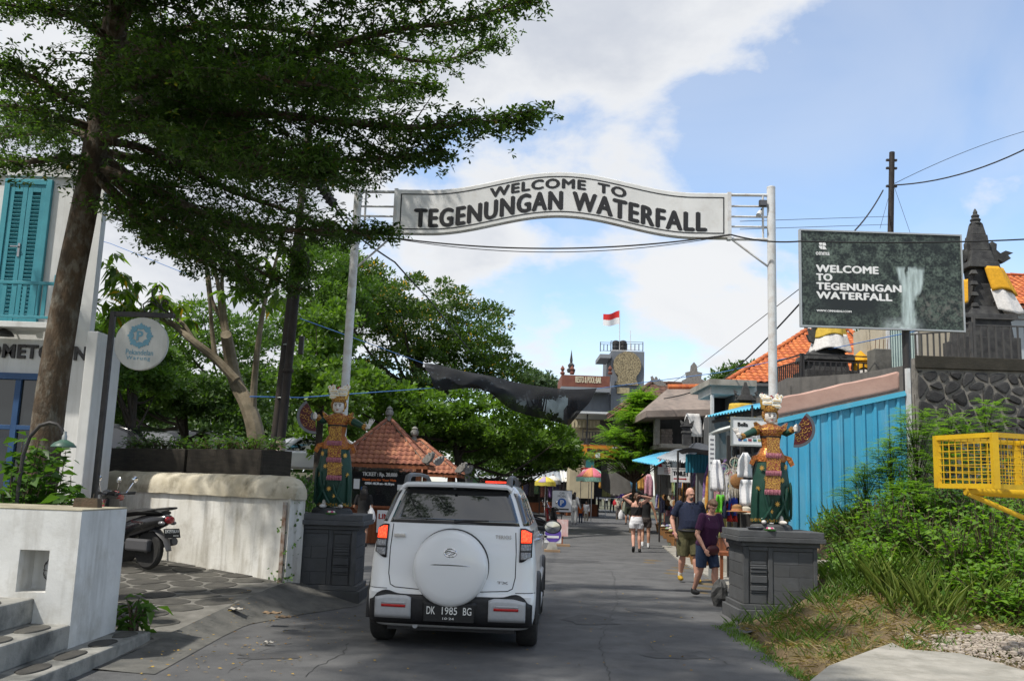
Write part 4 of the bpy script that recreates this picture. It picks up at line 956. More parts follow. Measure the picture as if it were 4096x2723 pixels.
    bl(MB().bb((-.66,.18,.18),(.66,3.7,.26)),'underbody',trim);bl(MB().tube([(-.36,.10,.235),(-.36,.5,.235)],.028,10),'exhaust',silver,smooth=True)
    return t
suv()
# ================================================================== PEOPLE
SK={'fair':M('skin_fair',(.55,.30,.22),(.48,.25,.18),9,.55),'tan':M('skin_tan',(.42,.23,.15),(.36,.19,.12),9,.55),'brown':M('skin_brown',(.25,.13,.08),(.2,.1,.06),9,.55)}
def cloth(name,c,c2=None,sc=18):return M('cloth_'+name,c,c2 or tuple(k*.8 for k in c),sc,.9,.5,24)
HAIR={'black':M('hair_black',(.012,.010,.010),(.025,.02,.018),60,.5,.5,120,stretch=(1,1,.15)),'brown':M('hair_brown',(.10,.055,.03),(.05,.028,.016),60,.5,.5,120,stretch=(1,1,.15)),'fairbrown':M('hair_lightbrown',(.16,.09,.05),(.08,.045,.025),60,.5,.5,120,stretch=(1,1,.15)),'grey':M('hair_grey',(.12,.11,.10),(.07,.06,.06),60,.5,.5,120)}
def person(label,pos,h,rz,skin='fair',hair='black',hairstyle='short',top=None,sleeve=.5,hem=.88,bottom=None,bl=.5,flare=1.0,shoes=(.02,.02,.02),pose=None,g=1.0,belly=0.0,lean=0.0,head=(0,0),vox=.016,neck=1.0,dress=False,extra=None,socks=None,chest=0.0,crop=None):
    k=h/1.75;pose=pose or{}
    t=thing('person',label,'person',pos,rz);W=WM[t]
    J=dict(hipL=(-.095,0,.92),hipR=(.095,0,.92),knL=(-.105,.015,.49),knR=(.105,.015,.49),anL=(-.105,-.02,.075),anR=(.105,-.02,.075),shL=(-.175*(.5+.5*g),0,1.425),shR=(.175*(.5+.5*g),0,1.425),elL=(-.245*(.6+.4*g),-.03,1.13),elR=(.245*(.6+.4*g),-.03,1.13),wrL=(-.25,.05,.87),wrR=(.25,.05,.87))
    J.update(pose);J={a:Vector(b)for a,b in J.items()}
    rl=Matrix.Rotation(-lean,3,'X');piv=Vector((0,0,.95))
    U=lambda p:(rl@(Vector(p)-piv)+piv)if lean else Vector(p)
    for a in('shL','shR'):J[a]=U(J[a])
    for a in('elL','elR','wrL','wrR'):
        if a not in pose:J[a]=U(J[a])
    S=lambda p:Vector(p)*k
    near=vox<.012
    RG=[(.84,.145,.10,-.005),(.93,.168,.118,-.012),(1.03,.150,.105,0),(1.14,.150,.108,.006),(1.27,.162,.112+chest*.4,.006+chest),(1.36,.168,.098,0),(1.415,.150,.082,-.004),(1.45,.10,.07,-.005),(1.485,.058,.055,-.004)]
    def rings(z0,z1,inf,flr=1.0,n=18):
        out=[];zs=[z0]+[r_[0]for r_ in RG if z0+.02<r_[0]<z1-.02]+[z1];A=np.array(RG)
        for z_ in zs:
            rx,ry,yc=[np.interp(z_,A[:,0],A[:,i])for i in(1,2,3)];b=belly*math.exp(-((z_-1.06)/.16)**2)
            gg=g if z_<1.4 else 1+(g-1)*.5;rx=rx*gg+inf;ry=ry*(1+(g-1)*.8)+inf+b*.6;yc+=b*.6
            if z_<.95:rx*=1+(flr-1)*(.95-z_)/.2;ry*=1+(flr-1)*(.95-z_)/.2
            out.append([S(U((rx*math.cos(2*math.pi*i/n),yc+ry*math.sin(2*math.pi*i/n),z_)))for i in range(n)])
        return out
    def cap(mb,pts,rad,end=True):
        q=[S(p)for p in pts];r_=[x*k for x in rad];mb.tube(q,r_,12)
        for p,x in((q[0],r_[0]),(q[-1],r_[-1]))[:2 if end else 1]:mb.ell(p,(x,x,x),10,8)
    def lerp(a,b,u):return J[a].lerp(J[b],u)
    gl=.5+.5*g
    # ---- body
    mb=MB();mb.loft(rings(.86,1.485,0))
    for s,sx in(('L',-1),('R',1)):
        hp,kn,an=J['hip'+s],J['kn'+s],J['an'+s];d=(an-kn).normalized()
        cap(mb,[hp,hp.lerp(kn,.4),kn],[.088*gl,.078*gl,.054]);cap(mb,[kn,kn.lerp(an,.28)+Vector((0,-.012,0)),kn.lerp(an,.7),an],[.053,.060*gl,.044,.036])
        fwd=Vector((sx*.12,1,0)).normalized();tilt=-d.z;fd=(fwd-d*.0);
        if J.get('toe'+s)is not None:fd=(J['toe'+s]-an).normalized();
        q=an+fd*.05+Vector((0,0,-.035))if J.get('toe'+s)is None else an+fd*.08
        mb.ell(S(q),(.042*k,.11*k,.038*k),rot=fd.to_track_quat('Y','Z').to_matrix())
        sh,el,wr=J['sh'+s],J['el'+s],J['wr'+s]
        cap(mb,[sh,sh.lerp(el,.4),el],[.056*gl,.050*gl,.040]);cap(mb,[el,el.lerp(wr,.3),wr],[.039,.040*gl,.026])
        hdv=(wr-el).normalized();hd=J.get('hand'+s)
        if hd is not None:hdv=hd.normalized()
        side=hdv.cross(Vector((sx,.2,.1))).normalized();pn=hdv.cross(side).normalized()
        pc=wr+hdv*.05;mat=Matrix((side,pn,hdv)).transposed()
        mb.ell(S(pc),(.04*k,.017*k,.052*k),rot=mat)
        if near:
            for f_ in range(4):
                b0=wr+hdv*.085+side*(-.027+.018*f_);l_=(.066,.075,.07,.054)[f_]
                mb.tube([S(b0),S(b0+hdv*l_*.5+pn*.006),S(b0+hdv*l_*.85+pn*.028)],[.0095*k,.009*k,.008*k],6)
            mb.tube([S(wr+hdv*.03-side*.03),S(wr+hdv*.06-side*.052),S(wr+hdv*.095-side*.05+pn*.012)],[.012*k,.011*k,.009*k],6)
        else:
            mb.ell(S(wr+hdv*.11+pn*.01),(.034*k,.014*k,.045*k),rot=mat);mb.ell(S(wr+hdv*.06-side*.04),(.012*k,.012*k,.035*k),rot=mat)
    hb=U((0,.015,1.625));nb=U((0,-.005,1.45));cap(mb,[nb,hb-Vector((0,.01,.06))],[.054*neck,.050*neck])
    hr=Matrix.Rotation(head[1],3,'Z')@Matrix.Rotation(-head[0]-lean*.7,3,'X');HW=lambda a:S(hb+hr@Vector(a))
    E=lambda c,r_,m_=mb:m_.ell(HW(c),[x*k for x in r_],14,10,rot=hr)
    E((0,-.008,.018),(.074,.094,.098));E((0,.03,-.045),(.056,.062,.062));E((0,.06,-.085),(.028,.025,.022));E((0,.098,-.018),(.013,.02,.024));E((0,.086,.028),(.05,.012,.013));E((0,.09,-.056),(.024,.012,.010))
    for s in(-1,1):E((s*.075,-.005,-.01),(.012,.024,.032))
    body=mb.build('body',SK[skin],t,local=True,remesh=vox*k,smooth=True)
    def child(mb_,nm,mt,rem=True,v=None):return mb_.build(nm,mt,t,local=True,remesh=(v or vox*k)if rem else 0,smooth=True)
    if near or vox<.02:
        for s in(-1,1):m2=MB();E((s*.03,.083,.008),(.009,.006,.005),m2);child(m2,'eye',M('eye_dark',(.03,.02,.02),rough=.3),False)
    # ---- shoes
    for s,sx in(('L',-1),('R',1)):
        an=J['an'+s];fd=Vector((sx*.12,1,0)).normalized();m2=MB()
        if J.get('toe'+s)is not None:fd=(J['toe'+s]-an).normalized();q=an+fd*.08
        else:q=an+fd*.055+Vector((0,0,-.03))
        rt=fd.to_track_quat('Y','Z').to_matrix()
        m2.ell(S(q),(.05*k,.135*k,.045*k),rot=rt);m2.ell(S(an+Vector((0,0,.0))),(.048*k,.055*k,.055*k));child(m2,'shoe',M('shoe_%d'%int(shoes[0]*999+shoes[1]*9999),shoes,tuple(c*.5 for c in shoes),30,.6))
        if socks:m2=MB();cap(m2,[an,an.lerp(J['kn'+s],.2)],[.043,.045]);child(m2,'sock',M('sock',socks,rough=.9))
    # ---- clothes
    if bottom:
        m2=MB();m2.loft(rings(.82,1.0 if not crop else crop[1],.016,flare))
        for s,sx in(('L',-1),('R',1)):
            hp,kn,an=J['hip'+s],J['kn'+s],J['an'+s]
            if bl<=.5:
                e=hp.lerp(kn,bl*2);cap(m2,[hp,hp.lerp(e,.5),e],[.098*gl,.096*gl*flare,.084*gl*flare],False)
            else:
                e=kn.lerp(an,(bl-.5)*2);cap(m2,[hp,hp.lerp(kn,.5),kn],[.1*gl,.09*gl,.074*flare]);cap(m2,[kn,e],[.074*flare,.062*flare])
        child(m2,'shorts' if bl<=.52 else 'trousers',bottom)
    if dress:
        m2=MB();n=20;zz=dress if isinstance(dress,float)else .45;base=rings(.84,1.42,.016)
        sk=[[S(Vector(((.17+(.95-z_)*.10)*math.cos(2*math.pi*i/18)*g*flare,(.13+(.95-z_)*.10)*math.sin(2*math.pi*i/18)*flare,z_)))for i in range(18)]for z_ in np.linspace(zz,.93,5)]
        m2.loft(sk);child(m2,'skirt',bottom or top)
    if top:
        m2=MB();z1=1.468 if not crop else crop[0];m2.loft(rings(hem,z1,.017,1.08))
        if sleeve>0:
            for s in('L','R'):
                sh,el,wr=J['sh'+s],J['el'+s],J['wr'+s]
                if sleeve<=.5:e=sh.lerp(el,sleeve*1.5);cap(m2,[sh,sh.lerp(e,.5),e],[.068*gl,.066*gl,.066*gl],False)
                else:cap(m2,[sh,sh.lerp(el,.5),el],[.071*gl,.064*gl,.055]);cap(m2,[el,el.lerp(wr,(sleeve-.5)*2*.97)],[.055,.042])
        child(m2,'shirt',top)
        if crop or sleeve==0:
            for s in(-1,1):child(MB().tube([S(U((s*.075,.10,1.30))),S(U((s*.085,.05,1.46))),S(U((s*.09,-.02,1.462))),S(U((s*.075,-.10,1.30)))],.013*k,6),'strap',top,False)
    # ---- hair
    if hairstyle!='bald':
        m2=MB();E((0,-.022,.034),(.082,.094,.094),m2);E((0,-.045,-.02),(.076,.066,.085),m2)
        if hairstyle in('long','pony'):E((0,.02,.075),(.07,.075,.045),m2)
        if hairstyle=='long':
            for s in(-.05,0,.05):m2.tube([HW((s,-.08,.0)),HW((s*1.4,-.105,-.12)),HW((s*1.3,-.10,-.26)),HW((s,-.09,-.36))],[.05*k,.055*k,.045*k,.02*k],8)
        if hairstyle=='pony':m2.tube([HW((0,-.10,.02)),HW((0,-.15,-.02)),HW((.01,-.15,-.12)),HW((.02,-.13,-.22))],[.028*k,.034*k,.028*k,.012*k],8)
        child(m2,'hair',HAIR[hair],v=vox*k*.8)
    ctx=dict(t=t,S=S,U=U,HW=HW,J=J,k=k,child=child,cap=cap,E=E,hr=hr)
    if extra:extra(ctx)
    return t
navy=cloth('navy',(.012,.018,.045));khaki=cloth('khaki',(.10,.092,.045),(.075,.07,.032));purple=cloth('purple',(.055,.012,.05));denim=cloth('denim',(.03,.05,.10),(.02,.035,.075));blk=cloth('black',(.012,.012,.013));wht=cloth('white',(.72,.72,.74),(.66,.66,.68));olive=cloth('olive',(.045,.055,.035));grey=cloth('grey',(.28,.29,.28));cream=cloth('cream',(.50,.45,.36));redc=cloth('red',(.42,.03,.025));orng=cloth('orange',(.55,.12,.02));dkpat=cloth('dark_pattern',(.03,.025,.025),(.10,.08,.07),40);strp=cloth('striped',(.05,.04,.04),(.16,.14,.13),30)
def man_extra(c):
    S,U,HW=c['S'],c['U'],c['HW']
    c['child'](MB().tube([S(U((.19*math.cos(a)*1.12,.03+.19*math.sin(a),.955)))for a in np.linspace(0,2*math.pi,22)],.022,8),'waist_belt',M('belt_black',(.014,.014,.015),rough=.6),False)
    m=MB();m.box(S(U((-.12,.19,.90))),(.13,.06,.14));c['child'](m,'belt_pouch',M('belt_black',(.014,.014,.015),rough=.6),False)
    m=MB();c['E']((0,.062,-.075),(.04,.038,.038),m);c['E']((0,.093,-.045),(.032,.012,.010),m);c['child'](m,'beard',HAIR['grey'],True,.006)
    m=MB();
    for s in(-1,1):m.tube([S(U((s*.02,.10,1.44))),S(U((s*.075,.03,1.475))),S(U((s*.06,-.06,1.475))),S(U((0,-.075,1.475)))],.016,6)
    c['child'](m,'collar',navy,False)
    m=MB();m.tube([S(U((.0,.128,1.40))),S(U((.01,.15,1.27)))],.007,5);c['child'](m,'sunglasses_hanging',M('belt_black',(.014,.014,.015),rough=.6),False)
    for sx,s in((-1,'L'),(1,'R')):
        q=c['J']['hip'+s].lerp(c['J']['kn'+s],.62);m=MB();m.box(S(q+Vector((sx*.098,0,0))),(.03,.13,.17));c['child'](m,'cargo_pocket',khaki,False)
person('bald bearded man in a navy polo shirt and khaki cargo shorts',G(689,582),1.80,R(188),'fair',hairstyle='bald',top=navy,sleeve=.5,hem=.93,bottom=khaki,bl=.5,flare=1.12,shoes=(.5,.30,.02),g=1.28,belly=.075,lean=.04,head=(.25,.25),vox=.0105,neck=1.25,
       pose=dict(knL=(-.10,.10,.50),anL=(-.10,.12,.09),knR=(.12,.0,.48),anR=(.12,-.16,.10),elR=(.32,-.06,1.15),wrR=(.30,.05,.92),elL=(-.33,-.04,1.14),wrL=(-.27,.12,.93)),socks=(.6,.6,.6),extra=man_extra)
def woman_extra(c):
    S,U=c['S'],c['U'];m=MB();lth=M('maroon_leather',(.07,.015,.02),rough=.5)
    m.tube([S(U((.12,-.05,1.47))),S(U((.10,.08,1.42))),S(U((.02,.155,1.25))),S(U((-.10,.17,1.08))),S(U((-.17,.14,.96)))],.010,6,flat=.4);c['child'](m,'bag_strap',M('strap_grey',(.25,.23,.24),rough=.7),False)
    m=MB();m.ell(S(U((-.02,.19,.88))),(.13,.05,.085),14,8);c['child'](m,'shoulder_bag',lth,False)
    w=c['J']['wrL'];m=MB();m.box(S(w+Vector((-.03,.07,-.07))),(.012,.09,.15));c['child'](m,'phone',M('phone_case',(.2,.22,.25),rough=.4),False)
    w=c['J']['wrL'];e=c['J']['elL'];m=MB();m.tube([S(w.lerp(e,.03)),S(w.lerp(e,.12))],.033,10);c['child'](m,'watch',blk,False)
person('stooping woman in a purple t-shirt and denim shorts with a maroon shoulder bag',G(706,597),1.62,R(208),'fair','fairbrown','pony',top=purple,sleeve=.5,hem=.9,bottom=denim,bl=.47,flare=1.06,g=1.12,belly=.04,lean=.25,head=(.45,-.25),vox=.0105,chest=.02,
       pose=dict(knR=(.10,-.02,.50),anR=(.10,-.22,.11),knL=(-.10,.12,.50),anL=(-.10,.14,.08),elR=(.29,.10,1.10),wrR=(.25,.26,.86),elL=(-.27,.14,1.08),wrL=(-.26,.30,.86)),extra=woman_extra)
def shorts_extra(c):
    S,U=c['S'],c['U'];m=MB();m.tube([S(U((.11,.02,1.47))),S(U((.10,-.08,1.40))),S(U((-.02,-.145,1.22))),S(U((-.14,-.13,1.08)))],.012,6,flat=.4);c['child'](m,'bag_strap',blk,False)
person('woman in a black crop top and white shorts with both hands behind her head',G(636,551.5),1.66,R(-4),'fair','brown','pony',top=blk,sleeve=0,crop=(1.33,1.04),hem=1.08,bottom=wht,bl=.26,flare=1.35,vox=.013,head=(-.1,0),
       pose=dict(shL=(-.18,0,1.45),shR=(.18,0,1.45),elL=(-.40,.02,1.60),elR=(.42,.02,1.60),wrL=(-.17,-.07,1.72),wrR=(.14,-.12,1.66),handL=(1,-.2,-.1),handR=(-1,-.1,0),knL=(-.09,.03,.49),anL=(-.09,-.2,.14),toeL=(-.09,-.1,.03),knR=(.095,.02,.48),anR=(.10,-.02,.075)),extra=shorts_extra)
person('woman in black with patterned shorts walking beside the white shorts woman',G(645,547.5),1.66,R(-6),'tan','black','pony',top=blk,sleeve=0,hem=.95,bottom=dkpat,bl=.3,flare=1.2,vox=.014,shoes=(.6,.6,.6),socks=(.7,.7,.7),
       pose=dict(elR=(.30,.02,1.15),wrR=(.36,.02,.90),knL=(-.09,.05,.5),anL=(-.09,-.14,.11)))
def bundle_extra(c):
    mt=leaf_mat('purple_petals',(.06,.03,.25),(.22,.12,.55),.2);n=260;u=unit(n);HB=c['HW']((0,0,.23));ctr=np.array(WM[c['t']]@HB)
    leaf_mesh('flower_bundle',ctr+u*np.array([.30,.26,.20])*.8,u+unit(n)*.4,unit(n),.13,.10,rng.random(n),mt,parent=c['t'])
    m=MB();c['child'](MB().ell(c['S']((.22,-.12,1.15)),(.2,.16,.24),12,8),'red_sack',M('sack_red',(.38,.02,.03),rough=.8),False)
    c['child'](MB().tube([c['S']((.12,.1,1.42)),c['S']((-.02,.16,1.2)),c['S']((-.14,.14,1.0))],.012,5),'bag_strap',blk,False);c['child'](MB().ell(c['S']((-.14,.15,.95)),(.1,.05,.09)),'handbag',blk,False)
person('vendor in a cream cardigan carrying a purple flower bundle on her head',G(618.5,519),1.50,R(165),'brown','black','short',top=cream,sleeve=1.0,hem=.82,bottom=strp,bl=.93,flare=1.5,vox=.018,extra=bundle_extra,shoes=(.25,.2,.1))
def bagw_extra(c):
    w=c['J']['wrL'];m=MB();q=c['S'](w+Vector((-.02,0,-.38)));m.lathe([(.02,.3),(.05,.24),(.13,.1),(.15,-.05),(.12,-.18),(.001,-.2)],q,10,sy=.6);c['child'](m,'plastic_bag',wht,False)
    c['child'](MB().box(c['S']((0.0,-.128,1.26)),(.2,.012,.12)),'shirt_print',M('print_yellow',(.6,.38,.02),(.02,.02,.02),30),False)
person('man in a black t-shirt and green shorts carrying a white plastic bag',G(628,524),1.72,R(0),'tan','black','short',top=blk,sleeve=.45,hem=.86,bottom=olive,bl=.45,flare=1.15,vox=.018,pose=dict(elL=(-.33,-.03,1.12),wrL=(-.36,0,.86)),extra=bagw_extra)
person('woman in an all white outfit holding the hand of a child',G(574,523.5),1.60,R(-30),'tan','black','long',top=wht,sleeve=1.0,hem=.75,bottom=wht,bl=.96,flare=1.3,shoes=(.6,.6,.6),vox=.018,pose=dict(elR=(.28,-.02,1.1),wrR=(.34,.08,.86)))
person('small child in an orange t-shirt and blue jeans',G(580.5,522.5),1.0,R(-15),'brown','black','long',top=orng,sleeve=.5,bottom=denim,bl=.95,vox=.024,pose=dict(elL=(-.3,.0,1.15),wrL=(-.42,.02,1.12)))
person('small boy in an open white shirt over a blue top',G(586,521.5),1.12,R(170),'brown','black','short',top=wht,sleeve=.95,hem=.7,bottom=cream,bl=.95,vox=.022,shoes=(.5,.5,.5))
def pack(c,mt=None):
    m=MB();m.box(c['S']((0,-.2,1.23)),(.30,.16,.42),taper=.85);o=c['child'](m,'backpack',mt or blk,False)
person('man in a grey t-shirt and jeans with a black backpack',G(591,510),1.75,R(5),'fair','black','short',top=grey,sleeve=.5,bottom=denim,bl=.97,vox=.022,extra=pack,pose=dict(elL=(-.33,-.02,1.15)))
person('man in a white shirt and dark jeans with a black shoulder bag',G(580,508),1.78,R(10),'fair','grey','short',top=wht,sleeve=.5,bottom=denim,bl=.97,vox=.022,extra=lambda c:(c['child'](MB().box(c['S']((.22,-.02,.95)),(.1,.28,.3)),'shoulder_bag',blk,False),c['child'](MB().tube([c['S']((.2,-.02,1.08)),c['S']((.1,-.12,1.36)),c['S']((-.08,.0,1.46))],.014,5),'bag_strap',blk,False)))
person('man in dark blue with a backpack standing among the shoppers',G(573.5,509),1.74,R(20),'tan','black','short',top=navy,sleeve=.6,bottom=blk,bl=.97,vox=.024,extra=lambda c:pack(c,navy))
person('man in a red t-shirt pointing an arm sideways',G(566.5,509.5),1.74,R(150),'fair','fairbrown','short',top=redc,sleeve=.45,bottom=denim,bl=.95,vox=.024,pose=dict(elL=(-.42,.1,1.38),wrL=(-.62,.2,1.40)))
person('person in a red shirt and striped hat at the flag stall',G(560.5,509),1.70,R(200),'fair','fairbrown','short',top=redc,sleeve=.5,bottom=blk,bl=.95,vox=.024)
person('man in a dark shirt wearing an olive cap',G(556,509),1.72,R(170),'fair','grey','short',top=blk,sleeve=.5,bottom=khaki,bl=.9,vox=.024,extra=lambda c:c['child'](MB().ell(c['HW']((0,-.01,.075)),(.095,.11,.07),12,8),'cap',olive,False))
person('woman in a bright red short dress by the parasol stall',G(545,505.5),1.60,R(165),'tan','black','long',top=redc,sleeve=.8,dress=.55,bottom=None,vox=.024)
person('woman in a pale top with long black hair by the fruit stall',G(539.5,505.5),1.58,R(100),'tan','black','long',top=cream,sleeve=.5,bottom=blk,bl=.95,vox=.024)
person('child in a pink dress beside the red dress woman',G(542.6,505.4),1.25,R(190),'tan','black','long',top=cloth('pink',(.5,.2,.2)),sleeve=.4,dress=.5,vox=.024)
person('vendor in a dark blue shirt bending over a stall counter',G(598.5,508),1.66,R(-120),'tan','black','short',top=navy,sleeve=.5,bottom=blk,bl=.95,vox=.024,lean=.5)
for px,py,h,a,tp,bt,lab in((606,509,1.68,10,wht,blk,'woman in a white blouse strolling past the grey tarp'),(612,511,1.76,190,grey,denim,'man in grey walking out of the market'),(600,506,1.7,0,redc,blk,'shopper in red deep in the market lane'),(552,507,1.62,80,orng,denim,'vendor in an orange shirt under the yellow parasol'),(637,514,1.72,180,navy,khaki,'man in blue standing by the hung sarongs'),(648,516,1.6,90,purple,blk,'stall keeper in purple beside the lower rail'),(531,505.5,1.66,30,grey,blk,'man in a grey shirt near the parked scooters')):
    person(lab,G(px,py),h,R(a),'tan','black','short',top=tp,sleeve=.5,bottom=bt,bl=.95,vox=.026,pose=dict(knL=(-.1,.1,.5),anL=(-.1,.12,.08),anR=(.1,-.18,.1)))
def tote(c):
    m=MB();m.tube([c['S']((.18,.02,1.47)),c['S']((.21,-.03,1.3)),c['S']((.23,-.05,1.05))],[.018,.02,.03],6);m.lathe([(.03,.16),(.09,.06),(.13,-.1),(.11,-.2),(.001,-.22)],c['S']((.24,-.06,.94)),10,sy=.6);c['child'](m,'tote_bag',wht,False)
person('long haired woman in black with a white tote bag at the ticket window',Vector(P(373,540,25.2))*0+Vector((-3.80,25.2,0)),1.60,R(0),'tan','black','long',top=blk,sleeve=.5,dress=.72,vox=.018,extra=tote,pose=dict(elL=(-.27,.05,1.12),wrL=(-.22,.22,1.05)))
# ================================================================== RIGHT SIDE: bank, slab, fence, retaining wall, billboard, shrines
def bankz(x,y):
    xs=1.75*sm(y,13.1,14.6)
    z=sm(x,3.0+xs,4.8+xs*.55)*(.10+1.05*sm(y,9.2,17.0))*(1-sm(y,17.2,17.9))+.25*sm(x,5,9)*sm(y,8,12)*(1-sm(y,17.2,17.9))
    z-=.38*math.exp(-((x-3.02-.05*math.sin(y*2))/.13)**2)*(1-sm(y,11.3,12.2))
    z+=.03*math.sin(x*5.1+y*2.3)*math.sin(y*4.3-x)*sm(x,3.1,3.6)
    return z-.012
m_bank=M('bank_soil',(.17,.12,.07),(.10,.075,.04),3,.95,.6,30,dirt=((.06,.07,.02),2.0,.8))
mb=MB();mb.grid(lambda u,v:Vector((2.6+(u**1.9)*27.4,3+v*21,bankz(2.6+(u**1.9)*27.4,3+v*21))),80,90)
struct(mb.build('bank',m_bank,smooth=True))
def on_bank(x,y):return Vector((x,y,bankz(x,y)))
# concrete slab in the corner
q=[tuple(G(px,py,.155)[:2])for px,py in((803,684),(828,664),(866,650),(892,641),(907,648),(960,652),(1000,662),(1050,676),(1120,690))]+[(9,5.0),(3.08,5.0)]
mb=MB();mb.prism(q,(0,0,.0),(1,0,0),(0,1,0),(0,0,.155));struct(mb.build('slab',m_conc_pale,fixn=True,bevel=.02))
# kerb ramp and low wall further along the right edge
a,b,c,d=G(668,540),G(690,553),G(733,585),G(735,545);
mb=MB();mb.prism([(5.0,30.2),(4.4,24.2),(4.15,19.2),(4.05,14.2),(5.1,14.4),(5.6,20),(6.4,30)],(0,0,.0),(1,0,0),(0,1,0),(0,0,.035));struct(mb.build('pavement',m_conc_pale,fixn=True))
w=thing('low_shop_wall','low pale plastered wall in front of the souvenir stall','wall',(4.6,16.6,0))
MB().bb((4.55,15.4,.03),(5.3,15.65,.62)).build('wall_body',M('pale_plaster',(.42,.38,.30),(.3,.27,.21),4,.9,.3,dirt=((.15,.13,.1),4,.5)),w,bevel=.01);MB().bb((4.53,15.38,.621),(5.32,15.67,.67)).build('coping',m_conc_pale,w,bevel=.01)
# corrugated blue stall side wall
m_cblue=M('blue_sheet',(.045,.30,.49),(.065,.36,.55),1.2,.42,.1,40,metal=.1,dirt=((.10,.3,.42),5,.35),streak=((.3,.42,.48),.35),rand=.06)
m_cblue2=M('blue_roof_sheet',(.06,.38,.58),(.09,.43,.62),1.5,.45,.1,metal=.1,dirt=((.3,.45,.5),4,.4),rand=.08)
FA,FB=P(776,420,17.6),P(905,392,17.0)
fz1=lambda u:FA.z+(FB.z-FA.z)*u
fence=thing('blue_sheet_wall','bright blue corrugated metal side wall of the souvenir stall','wall',(FA.x,FA.y,1.0))
fdir=Vector((FB.x-FA.x,FB.y-FA.y,0));FL=fdir.length;fdir.normalize();fn=Vector((fdir.y,-fdir.x,0))
def corr(x): # trapezoid rib profile
    x=(x%.20)/.20
    return .0 if x<.62 else(.035*(x-.62)/.07 if x<.69 else(.035 if x<.93 else .035*(1-(x-.93)/.07)))
nsh=4;shw=FL/nsh
for k in range(nsh):
    xs=np.arange(k*shw,(k+1)*shw+.001,shw/42);mb=MB();v=[]
    for x in xs:o=Vector((FA.x,FA.y,0))+fdir*min(x,FL)+fn*(corr(x)+.006*(k%2));u=x/FL;v+=[Vector((o.x,o.y,.9)),Vector((o.x,o.y,fz1(u)))]
    f=[(2*i,2*i+2,2*i+3,2*i+1)for i in range(len(xs)-1)];mb.add(v,f);mb.build('sheet_panel',m_cblue,fence,solid=.003)
MB().bar(Vector((FA.x,FA.y,FA.z-.02))+fn*.055,Vector((FB.x,FB.y,FB.z-.02))+fn*.055,.05,.09).build('top_flashing',m_cblue2,fence)
pq=P(908,392,16.95);MB().bb((pq.x-.035,16.9,.9),(pq.x+.035,16.98,P(905,368,16.95).z)).build('end_post',m_gpaint,fence)
# pink tarpaulin over its top
m_tarp=M('pink_tarpaulin',(.44,.28,.23),(.36,.22,.18),2.2,.7,.25,12)
def tarp(u,v):
    e=Vector((FA.x-.15,FA.y,FA.z)).lerp(Vector((FB.x-.06,FB.y,FB.z+.02)),u);up=.36-.1*max(0,.12-u)*6
    return e+Vector((0,.09+.9*max(0,v-.4),.02+up*min(1,v*2.3)+.012*math.sin(u*31+v*5)*v+.006*math.sin(u*13)))
tag(MB().grid(tarp,60,10).build('tarpaulin',m_tarp,smooth=True,solid=.008,origin=FA),'faded pink tarpaulin draped over the top of the blue metal wall','tarpaulin')
# stall roof awning towards the road (blue ribbed edge)
A0,A1=P(707,416,20.4),P(778,404,17.75)
aw=thing('stall_awning','blue ribbed sheet awning projecting from the souvenir stall','awning',(A1.x,A1.y,A1.z))
def awn(u,v):
    e=A0.lerp(A1,u);s_=Vector((1.3,1.6,.42));q=e+s_*v*(1-.25*u);q.z+=.022*math.sin(u*2*math.pi*22);return q
MB().grid(awn,132,2).build('roof_sheet',m_cblue2,aw,smooth=True,solid=.01)
MB().bar(A0+Vector((.15,.1,-.10)),A1+Vector((.1,.1,-.10)),.05,.06).build('eave_beam',m_iron,aw)
for u in np.linspace(.08,.9,9):
    e=A0.lerp(A1,u)+Vector((.1,.1,-.05));MB().bar(e,e+Vector((1.0,1.2,.3)),.03,.05).build('rafter',m_iron,aw)
for px,yy,zt in((729,19.4,2.9),(767,18.2,3.1)):
    q=P(px,470,yy);MB().bb((q.x-.04,yy-.04,.03),(q.x+.04,yy+.04,zt)).build('post',m_iron,aw)
# dark interior back wall of that stall
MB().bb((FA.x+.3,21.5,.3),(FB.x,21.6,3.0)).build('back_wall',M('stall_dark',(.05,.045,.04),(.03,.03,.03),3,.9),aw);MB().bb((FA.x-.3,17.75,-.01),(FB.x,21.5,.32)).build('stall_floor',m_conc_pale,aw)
# ------------------------------------------------------------------ stone retaining wall and temple terrace
RW_Y=20.0;rx0=P(916,400,RW_Y).x;rz1=P(960,359,RW_Y).z;rz0=-.05
rw=thing('retaining_wall','tall retaining wall of dark round stones set in grey mortar','wall',(rx0,RW_Y,rz0))
mb=MB();mb.bb((rx0,RW_Y,rz0),(rx0+9,RW_Y+.5,rz1));mb.build('mortar_bed',M('wall_mortar',(.26,.245,.22),(.16,.15,.135),4,.95,.6,30,dirt=((.05,.05,.045),3,.7)),rw)
pts=[]
for i in range(21):
    for j in range(19):
        if random.random()<.88:pts.append((.2+i*.29+(j%2)*.145+random.uniform(-.10,.10),.12+j*.255+random.uniform(-.08,.08)))
m_rst=M('wall_stone',(.05,.05,.05),(.028,.028,.03),6,.85,.5,40,rand=.35)
for c in cells(pts,.05,6.1,.02,rz1-rz0-.28,random.uniform(.024,.03)):
    stone(c,(rx0,RW_Y-.001,rz0),(1,0,0),(0,0,1),(0,-1,0),random.uniform(.015,.06),'stone',m_rst,rw,1,random.uniform(.65,.9))
MB().bb((rx0+.0,RW_Y-.06,rz1-.22),(rx0+9,RW_Y-.002,rz1+.05)).build('coping',M('mossy_coping',(.05,.045,.035),(.03,.028,.022),4,.95,.5,30),rw,bevel=.01)
